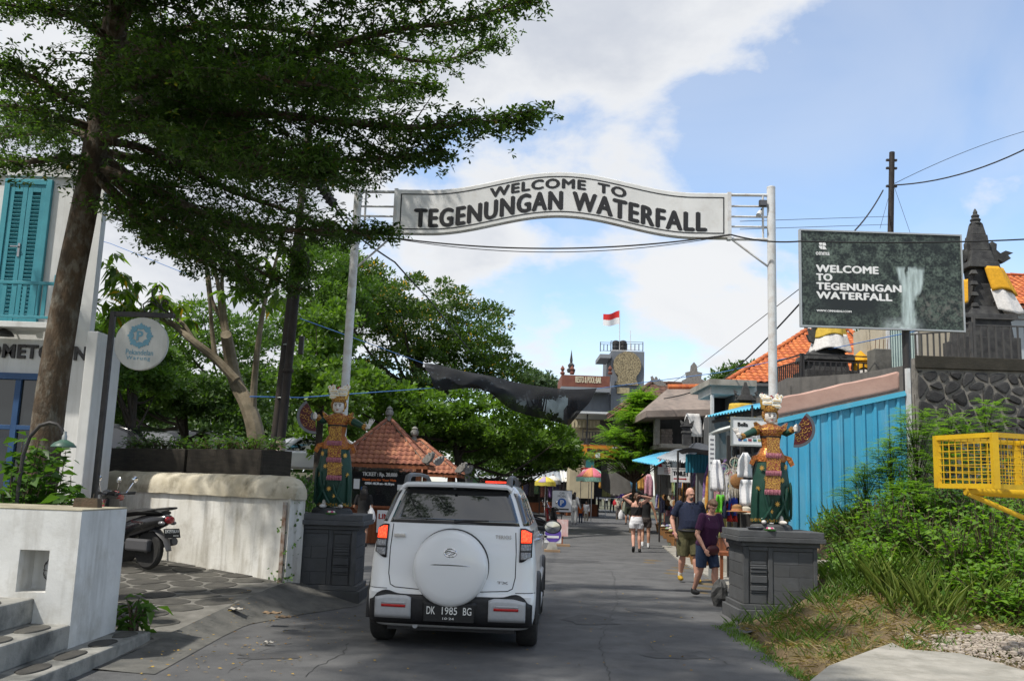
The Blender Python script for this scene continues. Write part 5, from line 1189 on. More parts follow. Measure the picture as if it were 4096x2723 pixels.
mb=MB();mb.prism([(rx0,RW_Y+.5),(rx0+30,RW_Y+.5),(rx0+30,40),(12,40),(9.2,30),(7.1,25.2),(7.0,23.4),(8.3,22.1)],(0,0,0),(1,0,0),(0,1,0),(0,0,rz1-.1));struct(mb.build('temple_terrace',M('terrace_wall',(.16,.15,.14),(.10,.095,.09),2,.9,.4,streak=((.05,.05,.05),.7)),fixn=True))
TZ=rz1-.1
def railing(name,label,a,b,z0,h,pitch,r=.016,mat=m_iron,parent=None,group=None,rail2=.16):
    a=Vector(a);b=Vector(b);t=thing(name,label,'railing',(a.x,a.y,z0),0,group)if parent is None else parent;L=(b-a).length;d=(b-a).normalized();b0=None
    for zz in(z0+.06,z0+h-rail2,z0+h):MB().bar((a.x,a.y,zz),(b.x,b.y,zz),.035,.03).build('rail',mat,t)
    for e in(a,b):MB().bb((e.x-.03,e.y-.03,z0),(e.x+.03,e.y+.03,z0+h+.03)).build('post',mat,t)
    n=int(L/pitch)
    for i in range(1,n):
        q=a+d*(i*L/n);loc=Vector((q.x,q.y,z0))-WM[t].translation
        if b0 is None:b0=MB().bb((-r,-r,.07),(r,r,h-rail2-.01)).build('bar',mat,t,local=True);b0.location=loc
        else:inst(b0,'bar',Matrix.Translation(loc),t)
    return t
m_rail=M('dark_grey_rail',(.05,.05,.052),(.08,.075,.07),8,.5,.2)
y2=RW_Y+.25;xa,xm_,xb=P(921,340,y2).x,P(971,340,y2).x,P(1040,340,y2).x
hgt=P(990,318,y2).z-TZ
railing('metal_railing','dark iron railing on the stone wall right beside the billboard',(xa,y2+.9,0),(xm_,y2,0),TZ,hgt-.12,.12,mat=m_rail,group='terrace railings')
railing('metal_railing','dark iron railing on the stone wall in front of the tall shrine',(xm_+.07,y2,0),(xb,y2,0),TZ,hgt,.16,mat=m_rail,group='terrace railings')
# small fenced shrine platform on the left
SY=24.0;sa,sb_,sc_=P(783.5,360,SY),P(803,360,SY-.6),P(869,360,SY-.6)
fh=P(800,354,SY-.6).z;fb_=P(800,386,SY-.6).z
railing('metal_railing','black iron railing return beside the orange tiled roof',(sa.x,SY+1.2,0),(sb_.x-.05,SY-.6,0),fb_,fh-fb_,.11,group='terrace railings')
railing('metal_railing','black iron railing in front of the cloth wrapped shrine',(sb_.x,SY-.6,0),(sc_.x,SY-.6,0),fb_,fh-fb_,.13,group='terrace railings')
m_shr=M('shrine_stone',(.055,.055,.056),(.03,.03,.032),7,.9,.6,40,dirt=((.12,.12,.11),4,.6))
pf=thing('shrine_platform','dark block platform under the railed shrine','platform',(sb_.x,SY,0));MB().bb((sa.x-.05,SY-.7,2.0),(sc_.x+.1,SY+2.5,fb_-.002)).build('platform_body',M('terrace_wall',(.16,.15,.14)),pf)
m_cw=cloth('shrine_white',(.70,.68,.66));m_cy=cloth('shrine_yellow',(.62,.42,.06));m_co=cloth('shrine_gold',(.70,.36,.02))
def wrap(t,nm,c,rx,ry,z0,z1,mat,flare=.2,a0=0,a1=2*math.pi,ph=0,sway=(0,0)):
    def fn(u,v):
        a=a0+(a1-a0)*u;k=1+flare*(1-v)+.06*math.sin(a*9+ph)*(1-v*.5);return Vector((c[0]+sway[0]*(1-v)+rx*k*math.cos(a),c[1]+sway[1]*(1-v)+ry*k*math.sin(a),z0+(z1-z0)*v+.05*math.sin(a*3+ph)*(1-v)))
    return MB().grid(fn,40,8).build(nm,mat,t,smooth=True,solid=.006)
def shrine(name,label,x,y,tiers,cloths,wings=True):
    t=thing(name,label,'shrine',(x,y,tiers[0][2]))
    for(w,d,z0,z1,tp)in tiers:MB().box((x,y,(z0+z1)/2),(w,d,z1-z0-.002),taper=tp).build('tier',m_shr,t,bevel=.015)
    return t
cx=P(824,350,SY+.4).x;yq=SY+.4;zq=lambda py:P(824,py,yq).z
sh1=shrine('stone_shrine','black stone shrine wrapped in pale yellow and white cloth under the billboard',cx,yq,[(1.3,1.2,fb_,zq(372),1),(1.0,1.0,zq(372),zq(362),.9),(1.25,1.1,zq(362),zq(356),.95),(.9,.8,zq(356),zq(348),.7),(.55,.5,zq(348),zq(322),.9),(.8,.7,zq(322),zq(317),1),(.5,.5,zq(317),zq(300),.8)],None)
wrap(sh1,'yellow_cloth',(cx+.12,yq-.1),.36,.34,zq(338),zq(323),m_cy,.25);wrap(sh1,'white_cloth',(cx+.14,yq-.12),.42,.38,zq(352),zq(336),m_cw,.3,ph=1)
for s in(-1,1):
    mb=MB();mb.prism([(0,0),(.25,.1),(.38,.35),(.25,.3),(.3,.6),(.15,.5),(.1,.8),(0,.7)],(cx+s*.28,yq-.2,zq(345)),(s*.6,0,0),(0,0,.7),(0,.12,0));mb.build('carved_wing',m_shr,sh1,fixn=True)
# tall shrine on the right
yT=RW_Y+1.6;xT=P(979,300,yT).x;zt=lambda py:P(979,py,yT).z
sh2=shrine('stone_shrine','tall black carved stone shrine tower wrapped in gold and white cloth',xT,yT,[(1.3,1.1,TZ,zt(340),1),(1.05,1.0,zt(340),zt(322),.92),(1.25,1.1,zt(322),zt(317),.97),(.8,.8,zt(317),zt(308),.8),(.5,.5,zt(308),zt(285),.95),(.42,.42,zt(285),zt(270),1.1),(.74,.7,zt(270),zt(264),.95),(.58,.56,zt(264),zt(252),.8),(.44,.42,zt(252),zt(236),.85),(.34,.32,zt(236),zt(224),.7)],None)
mb=MB();mb.lathe([(.12,0),(.15,.05),(.10,.1),(.13,.15),(.08,.2),(.10,.25),(.05,.30),(.055,.34),(.02,.42),(.001,.44)],(xT,yT,zt(226)),8);mb.build('finial',m_shr,sh2,fixn=True)
for s,sc in((1,1.0),(-1,.35)):
    mb=MB();mb.prism([(0,-.1),(.25,-.05),(.32,.15),(.48,.02),(.7,.2),(.62,.32),(.78,.42),(.55,.5),(.4,.38),(.28,.52),(.3,.75),(.16,.85),(.08,.6),(0,.62)],(xT+s*.2,yT-.1,zt(263)),(s*sc*.8,0,0),(0,0,.62),(0,.16,0));mb.build('carved_wing',m_shr,sh2,fixn=True)
for i in range(9):
    a=zt(318)+i*.13;MB().box((xT+(.28 if i%2 else-.26),yT-.3,a),(.16,.14,.09),taper=.6).build('carved_boss',m_shr,sh2)
wrap(sh2,'gold_cloth',(xT+.18,yT),.38,.36,zt(294),zt(269),m_co,.28,a0=-2.1,a1=1.6,sway=(.18,0));wrap(sh2,'white_cloth',(xT+.28,yT),.46,.42,zt(314),zt(292),m_cw,.25,a0=-2.0,a1=1.2,ph=2,sway=(.15,0));wrap(sh2,'gold_sash',(xT-.12,yT),.42,.4,zt(306),zt(282),m_co,.15,a0=2.3,a1=4.0,ph=1)
# small yellow-white umbrella shrine between
q=P(861,372,SY+.2);ts=thing('offering_parasol','small orange and white draped offering post inside the railing','parasol',(q.x,q.y,fb_));MB().lathe([(.28,0),(.24,.06),(.02,.28)],(q.x,q.y,P(861,361,q.y).z),12).build('canopy',m_co,ts,fixn=True);MB().tube([(q.x,q.y,fb_),(q.x,q.y,P(861,361,q.y).z)],.03,6).build('stem',m_iron,ts)
wrap(ts,'gold_skirt',(q.x,q.y),.22,.22,P(861,370,q.y).z,P(861,361.5,q.y).z,m_co,.1);wrap(ts,'white_skirt',(q.x,q.y),.22,.22,P(861,382,q.y).z,P(861,370,q.y).z,m_cw,.15)
# house behind with pale frame and curtain window
yh=23.2;hx0,hx1=P(883,350,yh).x,P(919,350,yh).x;hz0,hz1=TZ-2.5,P(900,320,yh).z
hh=thing('pale_annex','pale annex with a curtained window behind the billboard','building',(hx0,yh,hz0));MB().bb((hx0,yh,hz0),(hx1+2.0,yh+2,hz1)).build('wall',M('annex_wall',(.50,.45,.36),(.42,.38,.3),3,.85,.2),hh)
wf_=MB().bb((hx0+.08,yh-.06,P(900,386,yh).z),(hx0+.16,yh-.002,hz1-.15)).build('window_frame',m_gpaint,hh);MB().bb((hx1-.12,yh-.06,P(900,386,yh).z),(hx1-.04,yh-.002,hz1-.15)).build('window_frame',m_gpaint,hh)
MB().grid(lambda u,v:Vector((hx0+.17+u*(hx1-hx0-.3),yh-.03+.02*math.sin(u*60),P(900,386,yh).z+v*(hz1-.2-P(900,386,yh).z))),60,1).build('curtain',M('curtain_green',(.42,.52,.50),(.36,.46,.45),4,.8),hh,smooth=True)
q=P(870,360,23.0);t=thing('concrete_stump','unfinished concrete column stump beside the annex','column',(q.x,23,TZ));MB().bb((q.x,22.7,TZ-2),(P(887,360,23).x,23.2,P(878,350,23).z)).build('column',m_conc,t,bevel=.02)
for k in range(4):MB().tube([(q.x+.06+.1*k,22.8,P(878,350,23).z),(q.x+.08+.1*k,22.8,P(878,350,23).z+.25)],.008,5).build('reinforcing_bar',M('rust',(.12,.05,.02),rough=.9),t)
# ------------------------------------------------------------------ billboard
BY=17.6;bl_,br_=P(800.5,231,BY),P(963.5,329,BY);bx0,bx1=bl_.x,br_.x;bz1=(P(800,230.5,BY).z+P(962,236,BY).z)/2;bz0=(P(800,325.5,BY).z+P(963,329.5,BY).z)/2
bb_=thing('billboard','large framed billboard with a waterfall picture and white welcome lettering','billboard',(P(909,330,BY).x,BY,1.0))
def pic_mat():
    m=bpy.data.materials.new('waterfall_print');m.use_nodes=True;nt=m.node_tree;N=nt.nodes;L=nt.links;b=N['Principled BSDF'];b.inputs['Roughness'].default_value=.5
    tc=N.new('ShaderNodeTexCoord');sp=N.new('ShaderNodeSeparateXYZ');mp=N.new('ShaderNodeMapping');L.new(tc.outputs['Object'],mp.inputs[0])
    w,h=bx1-bx0,bz1-bz0;mp.inputs['Location'].default_value=(-(bx0-WM[bb_].translation.x)/w,0,-(bz0-WM[bb_].translation.z)/h);mp.inputs['Scale'].default_value=(1/w,1,1/h);L.new(mp.outputs[0],sp.inputs[0]);u,v=sp.outputs[0],sp.outputs[2]
    def mth(op,a,b_=None,c=None,cl=False):
        n=N.new('ShaderNodeMath');n.operation=op;n.use_clamp=cl
        for i,x in enumerate((a,b_,c)):
            if x is None:continue
            if isinstance(x,(int,float)):n.inputs[i].default_value=x
            else:L.new(x,n.inputs[i])
        return n.outputs[0]
    def noi(sc,det,st=(1,1,1),r=.6):
        mp2=N.new('ShaderNodeMapping');L.new(tc.outputs['Object'],mp2.inputs[0]);mp2.inputs['Scale'].default_value=st;n=N.new('ShaderNodeTexNoise');n.inputs['Scale'].default_value=sc;n.inputs['Detail'].default_value=det;n.inputs['Roughness'].default_value=r;L.new(mp2.outputs[0],n.inputs['Vector']);return n.outputs[0]
    def mr(x,a,b_,c=0,d=1,s=True):
        n=N.new('ShaderNodeMapRange');n.interpolation_type='SMOOTHSTEP' if s else 'LINEAR';L.new(x,n.inputs[0])
        for i,k in enumerate((a,b_,c,d)):n.inputs[i+1].default_value=k
        return n.outputs[0]
    def mix(f,a,c):
        n=N.new('ShaderNodeMix');n.data_type='RGBA';L.new(f,n.inputs[0])
        for i,k in((6,a),(7,c)):
            if isinstance(k,tuple):n.inputs[i].default_value=(*k,1)
            else:L.new(k,n.inputs[i])
        return n.outputs[2]
    fol=mth('MULTIPLY',noi(24,6),noi(5,4));col=mix(mr(fol,.16,.38),(.005,.010,.010),(.10,.135,.11));col=mix(mr(noi(2.2,3),.50,.68,0,.8),col,(.008,.013,.013))
    col=mix(mth('MULTIPLY',mr(noi(9,7),.45,.65),mth('MULTIPLY',mr(u,.70,.76),mr(mth('ABSOLUTE',mth('SUBTRACT',v,.22)),.2,.05))),col,(.13,.13,.115))
    col=mix(mth('MULTIPLY',mr(mth('ABSOLUTE',mth('SUBTRACT',u,.30)),.30,.10),mr(mth('ABSOLUTE',mth('SUBTRACT',v,.30)),.26,.08)),col,(.012,.017,.018))
    uu=mth('MULTIPLY_ADD',noi(6,6,(1,1,.3)),.09,mth('SUBTRACT',u,.045));vv_=mth('MULTIPLY_ADD',noi(6,4),.1,mth('SUBTRACT',v,.05))
    right=mr(v,.40,.66,.045,.075);c0=mr(v,.05,.66,.668,.675)
    left1=mth('SUBTRACT',c0,mr(v,.05,.66,.05,.085));rgt=mth('ADD',c0,mr(vv_,.28,.46,.045,.10))
    fall=mth('MULTIPLY',mth('MULTIPLY',mr(mth('SUBTRACT',uu,left1),0,.03),mr(mth('SUBTRACT',rgt,uu),0,.03)),mth('MULTIPLY',mr(vv_,.665,.62),mr(v,.0,.06)))
    gap=mth('MULTIPLY',mr(mth('ABSOLUTE',mth('SUBTRACT',uu,.655)),.018,.004),mr(v,.5,.6))
    fall=mth('MULTIPLY',fall,mth('SUBTRACT',1,gap));tex=mr(noi(16,6,(1,1,.12)),.35,.7,.5,1);col=mix(mth('MULTIPLY',fall,tex),col,(.55,.66,.66))
    spray=mth('MULTIPLY',mth('MULTIPLY',mr(v,.14,.03),mr(mth('ABSOLUTE',mth('SUBTRACT',u,.62)),.16,.03)),mr(noi(8,5),.3,.7,.3,1));col=mix(spray,col,(.5,.58,.58))
    L.new(col,b.inputs['Base Color']);return m
MB().bb((bx0,BY-.01,bz0),(bx1,BY+.03,bz1)).build('picture',pic_mat(),bb_)
fw=.03
for a,b in(((bx0-fw,bz0-fw),(bx1+fw,bz0)),((bx0-fw,bz1),(bx1+fw,bz1+fw)),((bx0-fw,bz0),(bx0,bz1)),((bx1,bz0),(bx1+fw,bz1))):MB().bb((a[0],BY-.03,a[1]),(b[0],BY+.06,b[1])).build('frame',M('billboard_frame',(.42,.44,.45),rough=.4,metal=.4),bb_)
MB().bb((bx0,BY+.032,bz0),(bx1,BY+.06,bz1)).build('backing',m_iron,bb_)
q=P(908.5,330,BY);MB().tube([(q.x,BY+.13,.7),(q.x,BY+.13,bz1-.2)],.075,12).build('post',m_iron,bb_,smooth=True)
m_let=M('billboard_white',(.80,.80,.80),rough=.5);W_,H_=bx1-bx0,bz1-bz0
def bt(s,u,v,w,h,bold=.012):text(s,(bx0+u*W_,BY-.011,bz0+v*H_),(1,0,0),(0,0,1),w=w*W_,h=h*H_,depth=.003,mat=m_let,parent=bb_,space=1.05,keep=bold)
bt('WELCOME',.095,.565,.385,.075);bt('TO',.095,.475,.095,.072);bt('TEGENUNGAN',.095,.380,.525,.072);bt('WATERFALL',.095,.285,.465,.072);bt('WWW.OMMABALI.COM',.092,.148,.215,.020,.003);bt('omma',.093,.745,.085,.034,.003)
lx,lz,r_=bx0+.135*W_,bz0+.845*H_,.058
def logo(pol):MB().prism(pol,(lx,BY-.011,lz),(1,0,0),(0,0,1),(0,-.003,0)).build('emblem',m_let,bb_)
logo([(-.035+.032*math.cos(a),.042+.032*math.sin(a))for a in np.linspace(0,2*math.pi,17)[:-1]])
logo([(.0,.004)]+[(.075-.071*math.sin(a),.075-.071*math.cos(a))for a in np.linspace(math.pi/2,0,8)]+[(.075,.075)][:0]+[(.07,.075),(.03,.075)]if False else[(.003,.003),(.07,.003),(.07,.03),(.062,.055),(.045,.07),(.02,.078),(.003,.078)])
logo([(-.003,-.003),(-.07,-.003),(-.066,-.03),(-.05,-.055),(-.03,-.068),(-.003,-.072)]);logo([(.003,-.003),(.003,-.072),(.07,-.072),(.064,-.035),(.045,-.012),(.025,-.005)]);logo([(.08+.008*math.cos(a),-.066+.008*math.sin(a))for a in np.linspace(0,2*math.pi,9)[:-1]])
# ================================================================== ROOFS, BOOTH, FAR BUILDINGS
m_terra=M('terracotta',(.36,.15,.085),(.27,.10,.06),5,.8,.3,40,rand=.22,dirt=((.12,.06,.04),6,.5))
m_orange=M('orange_tile',(.52,.15,.045),(.42,.11,.035),4,.7,.2,40,rand=.18)
m_brown_t=M('brown_tile',(.14,.075,.05),(.09,.05,.035),4,.8,.3,40,rand=.2)
TILES={}
def tile_mesh(w,l,mat,parent):
    key=(round(w,3),round(l,3),mat.name)
    mb=MB();xs=np.linspace(-.5,.5,6)*w;hs=(.0,.018,.032,.018,0,-.006);v=[]
    for yy,dz in((-l*.62,.022),(l*.62,.0)):
        for x,h in zip(xs,hs):v.append((x,yy,h+dz))
    for x,h in zip(xs,hs):v.append((x,-l*.62,h+.022-.018))
    f=[(i,i+1,7+i,6+i)for i in range(5)]+[(12+i,13+i,i+1,i)for i in range(5)]
    mb.add(v,f);return mb.build('roof_tile',mat,parent,local=True)
def roof_face(roof,eL,eR,tL,tR,w,l,mat,budget,under=None):
    eL,eR,tL,tR=[Vector(q)for q in(eL,eR,tL,tR)];U_=(eR-eL).normalized();mid=(tL+tR)/2;V=(mid-eL)-U_*(mid-eL).dot(U_);H=V.length;V.normalize();Nn=U_.cross(V).normalized()
    rot=Matrix((U_,V,Nn)).transposed().to_4x4();base=WM[roof].inverted();LT=[];off=Vector((0,0,0))
    rows=int(H/l);tops=(tL-eL).dot(U_),(tR-eL).dot(U_);E=(eR-eL).length
    for j in range(rows+1):
        vv=(j+.5)/(rows+1);lo=tops[0]*vv;hi=E+(tops[1]-E)*vv;x=math.ceil(lo/w)*w+(w/2)
        while x<hi+w*.2:
            q=eL+U_*(x-w/2)+V*(H*vv)+Nn*.012;LT.append(Matrix.Translation(base@q)@(base.to_3x3().to_4x4()@rot));x+=w
    proto=None;rest=MB()
    for m in LT:
        if budget[0]>0:
            budget[0]-=1
            if proto is None:proto=tile_mesh(w*1.02,H/(rows+1),mat,roof);proto.matrix_local=m
            else:inst(proto,'roof_tile',m,roof)
        else:
            if proto is None:proto=tile_mesh(w*1.02,H/(rows+1),mat,roof);proto.matrix_local=m;continue
            rest.add([m@q.co for q in proto.data.vertices],[tuple(p.vertices)for p in proto.data.polygons])
    if rest.n:rest.build('roof_tiles',mat,roof,local=True)['kind']='stuff'
def hip_roof(parent,cx,cy,hx,hy,ze,zt,ridge,mat,w,l,faces='FLRB',budget=None,capmat=None,fascia=None,e=None):
    """hipped roof; ridge = half length of the ridge along x"""
    e=e or{k:Vector(q)for k,q in dict(FL=(cx-hx,cy-hy,ze),FR=(cx+hx,cy-hy,ze),BL=(cx-hx,cy+hy,ze),BR=(cx+hx,cy+hy,ze),TL=(cx-ridge,cy,zt),TR=(cx+ridge,cy,zt)).items()}
    mb=MB();vs_=[e['FL'],e['FR'],e['BR'],e['BL'],e['TL'],e['TR']];mb.add([q-Vector((0,0,.02))for q in vs_],[(0,1,5,4),(1,2,5),(2,3,4,5),(3,0,4),(3,2,1,0)]);roof=mb.build('roof',M('roof_underlay',(.12,.06,.04),rough=.9),parent)
    b=budget or[300]
    if 'F' in faces:roof_face(roof,e['FL'],e['FR'],e['TL'],e['TR'],w,l,mat,b)
    if 'R' in faces:roof_face(roof,e['FR'],e['BR'],e['TR'],e['TR'],w,l,mat,b)
    if 'L' in faces:roof_face(roof,e['BL'],e['FL'],e['TL'],e['TL'],w,l,mat,b)
    if 'B' in faces:roof_face(roof,e['BR'],e['BL'],e['TR'],e['TL'],w,l,mat,b)
    for a,t_ in(('FL','TL'),('FR','TR'),('BR','TR'),('BL','TL'))+((('TL','TR'),)if ridge>.05 else()):
        p0,p1=e[a]+Vector((0,0,.03)),e[t_]+Vector((0,0,.05));L=(p1-p0).length;n=max(2,int(L/(l*1.5)))
        mo=MB();mo.bar(p0,p1,w*.55,.06);mo.build('mortar_line',M('ridge_mortar',(.40,.37,.33),(.28,.26,.22),8,.9,.4),roof)
        for i in range(n):MB().tube([p0.lerp(p1,i/n)+Vector((0,0,.03)),p0.lerp(p1,(i+1.12)/n)+Vector((0,0,.018))],[w*.42,w*.36],8,flat=.7).build('ridge_tile',capmat or mat,roof,smooth=True)
    for a,b_ in(('FL','FR'),('FR','BR'),('BL','FL')):MB().bar(e[a]-Vector((0,0,.07)),e[b_]-Vector((0,0,.07)),.05,.10).build('fascia',fascia or m_wood,roof)
    return roof,e
m_wood=M('stained_wood',(.29,.095,.035),(.19,.06,.025),3,.55,.2,30,stretch=(6,6,.6));m_carv=M('carved_stone',(.27,.265,.25),(.15,.145,.135),14,.9,.8,40)
def curl(parent,o,ux,s):
    po=[(0,0),(.18,.02),(.40,.0),(.62,.10),(.80,.30),(.84,.50),(.74,.56),(.66,.42),(.58,.36),(.60,.50),(.50,.52),(.42,.36),(.34,.42),(.26,.30),(.16,.30),(.08,.16),(0,.16)]
    m=MB();m.prism(po,o,Vector(ux)*s,Vector((0,0,s)),Vector(ux).cross(Vector((0,0,1))).normalized()*.10);return m.build('corner_ornament',m_carv,parent,fixn=True)
def finial(parent,o,s):
    return MB().lathe([(.14*s,0),(.14*s,.08*s),(.09*s,.10*s),(.09*s,.20*s),(.15*s,.24*s),(.17*s,.36*s),(.12*s,.46*s),(.14*s,.5*s),(.06*s,.58*s),(.001,.62*s)],o,10).build('finial',m_carv,parent,smooth=True)
# ---- ticket booth
bx,by=P(388,440,27.6).x,27.6;hbx=1.32
tb=thing('ticket_booth','wooden ticket booth with a terracotta hipped roof and price board','booth',(bx,by,0))
ze=P(388,463,by-hbx).z;zt=P(388,421,by).z
rf,e=hip_roof(tb,bx,by,hbx,hbx,ze,zt,.06,m_terra,.165,.20,'FRL')
finial(rf,(bx,by,zt+.02),.72)
for k,ux in(('FR',(1,-1,0)),('BR',(1,1,0)),('FL',(-1,-1,0))):curl(rf,e[k]+Vector((-.12 if k!='FL' else .12,.12 if k[0]=='F' else-.12,.05)),Vector(ux).normalized(),.55)
bw_=1.05;f_=by-bw_
for sx in(-1,1):
    for sy in(-1,1):MB().bb((bx+sx*bw_-.07,by+sy*bw_-.07,0),(bx+sx*bw_+.07,by+sy*bw_+.07,ze-.05)).build('post',m_wood,tb,bevel=.01)
n=13
for i in range(n):
    x0=bx-bw_+.075+i*(2*bw_-.15)/n;MB().bb((x0+.004,f_-.02,.02),(x0+(2*bw_-.15)/n-.004,f_+.02,.98)).build('plank',m_wood,tb)
for i in range(n):
    y0=by-bw_+.075+i*(2*bw_-.15)/n;MB().bb((bx+bw_-.02,y0+.004,.02),(bx+bw_+.02,y0+(2*bw_-.15)/n-.004,.98)).build('plank',m_wood,tb)
MB().bb((bx-bw_-.12,f_-.16,.981),(bx+bw_+.12,f_+.12,1.05)).build('counter',m_wood,tb,bevel=.01)
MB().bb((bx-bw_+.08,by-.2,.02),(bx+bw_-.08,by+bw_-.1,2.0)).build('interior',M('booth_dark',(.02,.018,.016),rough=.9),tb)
gls=M('booth_glass',(.03,.032,.035),rough=.05,spec=.8,alpha=.45);wi=MB().bb((bx-bw_+.075,f_-.006,1.052),(bx+bw_-.075,f_+.006,ze-.10)).build('window',gls,tb)
wz=lambda py:P(385,py,f_).z
bt_=lambda s,xa,xb,ya,h,mt,b=.008:text(s,Vector((P(xa,ya,f_).x,f_-.008,P(xa,ya,f_).z)),(1,0,.0),(0,0,1),w=P(xb,ya,f_).x-P(xa,ya,f_).x,h=h,depth=.004,mat=mt,parent=wi,keep=b)
MB().bb((P(361,480,f_).x,f_+.02,wz(489)),(P(399,480,f_).x,f_+.03,wz(468))).build('price_board',M('board_black',(.012,.012,.013),rough=.5),tb)
m_tw=M('sign_white_text',(.75,.75,.75),rough=.6);bt_('WELCOME TO TEGENUNGAN WATERFALL',355,403,468.5,.11,M('sign_grey_text',(.13,.13,.13),rough=.6));bt_('TICKET : Rp. 20.000',362.5,397,476,.135,m_tw);bt_('Thank you for Your Visit',362,396,480.3,.075,M('sign_orange_text',(.62,.13,.02),rough=.6));bt_('OPEN : 06.30 am - 06.30 pm',365,394,484.3,.085,m_tw)
for xa,ya,xb,yb_,mt in((354,478,360,488,m_tw),(361,486,366,490,M('sticker_blue',(.03,.1,.3))),(397.5,484,403,489.5,m_tw)):MB().bb((P(xa,ya,f_).x,f_-.012,P(xa,yb_,f_).z),(P(xb,ya,f_).x,f_-.007,P(xa,ya,f_).z)).build('notice',mt,wi)
q=P(384,512,25.6);t=thing('line_notice','white notice board with red letters beside the ticket counter','sign',(q.x,25.9,0));MB().bb((q.x-.22,25.88,.35),(q.x+.24,25.92,.95)).build('board',m_tw,t);MB().bb((q.x-.02,25.93,0),(q.x+.02,25.96,.9)).build('stand',m_iron,t);text('LINE',(q.x-.17,25.878,.72),(1,0,0),(0,0,1),w=.36,h=.13,depth=.004,mat=redc,parent=t,keep=.008)
# ---- second kiosk
k2x,k2y=P(417,450,32).x,32.4
kb=thing('ticket_kiosk','second terracotta roofed kiosk partly hidden behind the booth','kiosk',(k2x,k2y,0));ze2=P(417,472,k2y-1.3).z;zt2=P(413,441,k2y).z
rf2,e2=hip_roof(kb,k2x,k2y,1.55,1.35,ze2,zt2,.1,m_terra,.18,.22,'FR');finial(rf2,(k2x-.15,k2y,zt2+.02),.85)
for k,ux in(('FR',(1,-1,0)),('BR',(1,1,0))):curl(rf2,e2[k]+Vector((-.1,0,.05)),Vector(ux).normalized(),.6)
for sx in(-1,1):
    for sy in(-1,1):MB().bb((k2x+sx*1.2-.07,k2y+sy*1.1-.07,0),(k2x+sx*1.2+.07,k2y+sy*1.1+.07,ze2)).build('post',m_wood,kb)
MB().bb((k2x-1.15,k2y-1.0,0),(k2x+1.15,k2y+1,1.0)).build('counter',m_wood,kb)
# ---- helper: box whose front face covers a pixel rectangle at depth Y
def pbox(mb,x0,y0,x1,y1,Y,dep=1.0):
    c=P((x0+x1)/2,(y0+y1)/2,Y);s=Y/F*1.0;w=(x1-x0)*s;h=(y1-y0)*s;mb.bb((c.x-w/2,Y,c.z-h/2),(c.x+w/2,Y+dep,c.z+h/2));return mb
def pb(name,mat,parent,*a,**k):return pbox(MB(),*a[:6]if len(a)>5 else a).build(name,mat,parent,**k)
# ---- resto building
YR=75.0;m_rg=M('resto_grey',(.17,.185,.21),(.14,.155,.18),1.0,.85,.15,streak=((.09,.095,.11),.4));m_brick=M('resto_brick',(.20,.075,.05),(.15,.055,.04),3,.85,.2)
q=P(600,487,YR);rb=thing('resto_building','tall grey restaurant building with a carved round emblem and rooftop railing','building',(q.x,YR,0))
def RB(name,mat,x0,y0,x1,y1,Y=YR,d=4.0,par=rb,**k):return pbox(MB(),x0,y0,x1,y1,Y,d).build(name,mat,par,**k)
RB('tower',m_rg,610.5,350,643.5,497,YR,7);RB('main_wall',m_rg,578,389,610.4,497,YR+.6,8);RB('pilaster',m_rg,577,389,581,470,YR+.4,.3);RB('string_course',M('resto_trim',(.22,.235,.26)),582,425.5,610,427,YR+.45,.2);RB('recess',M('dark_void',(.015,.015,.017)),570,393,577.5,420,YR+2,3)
RB('side_block',m_rg,566,405,578,500,YR+3,5)
par_=RB('parapet',m_brick,562,375,610,386.5,YR-.8,.5);RB('parapet_base',M('resto_trim',(.22,.235,.26)),561,386.6,610,391,YR-.9,3.5);RB('parapet_return',m_brick,561.6,373.5,564,386,YR-.3,6)
a,b=P(575.5,382,YR-.8),P(601,382,YR-.8);text('RESTO & POOL·BAR',(a.x,YR-.81,a.z),(1,0,-.0),(0,0,1),w=b.x-a.x,h=.5,depth=.03,mat=M('resto_letters',(.62,.55,.4)),parent=par_,keep=.014)
for x in(562.5,572,610):
    q=P(x,374,YR-.5);MB().lathe([(.16,0),(.2,.15),(.08,.25),(.18,.45),(.1,.6),(.001,.75)],q,8).build('urn',m_brick,rb)
q=P(571,372,YR);mb=MB();mb.lathe([(.3,0),(.35,.25),(.2,.35),(.28,.6),(.1,.8),(.12,1.0),(.001,1.9)],q,8);mb.build('roof_statue',m_shr,rb)
q=P(627,367,YR);mb=MB();rr=1.13
po=[(rr*math.cos(a),.15+rr*math.sin(a))for a in np.linspace(-.9,math.pi+.9,30)];po=[(.95,-1.45),(.75,-1.05)]+po[0:0]+[(rr*math.cos(a),.15+rr*math.sin(a))for a in np.linspace(-.85,math.pi+.85,30)]+[(-.75,-1.05),(-.95,-1.45)]
mb.prism(po,(q.x,YR-.2,q.z),(1,0,0),(0,0,1),(0,.2,0));mb.build('carved_emblem',gold('beige_carving',(.40,.32,.19),(.15,.12,.07),13),rb,fixn=True)
RB('name_plaque',M('plaque',(.42,.36,.22),(.25,.2,.12),6),617,387,629.5,393,YR-.15,.1)
RB('roof_slab',M('resto_trim',(.22,.235,.26)),600,353.5,611,357.5,YR-.3,4)
zt_=P(622,350,YR).z
for px in(615.8,623):
    q=P(px,349,YR+1.2);MB().lathe([(.28,0),(.31,.06),(.31,.25),(.29,.28),(.31,.31),(.31,.58),(.28,.68),(.12,.76),(.001,.78)],q,14).build('water_tank',M('tank_black',(.02,.02,.022),rough=.5),rb,smooth=True)
    RB('tank_stand',m_gpaint,px-3.6,349.2,px+3.6,351,YR+.8,1.2)
ra,rb1,rc=P(600.5,352,YR),P(611,350,YR),P(643,351,YR)
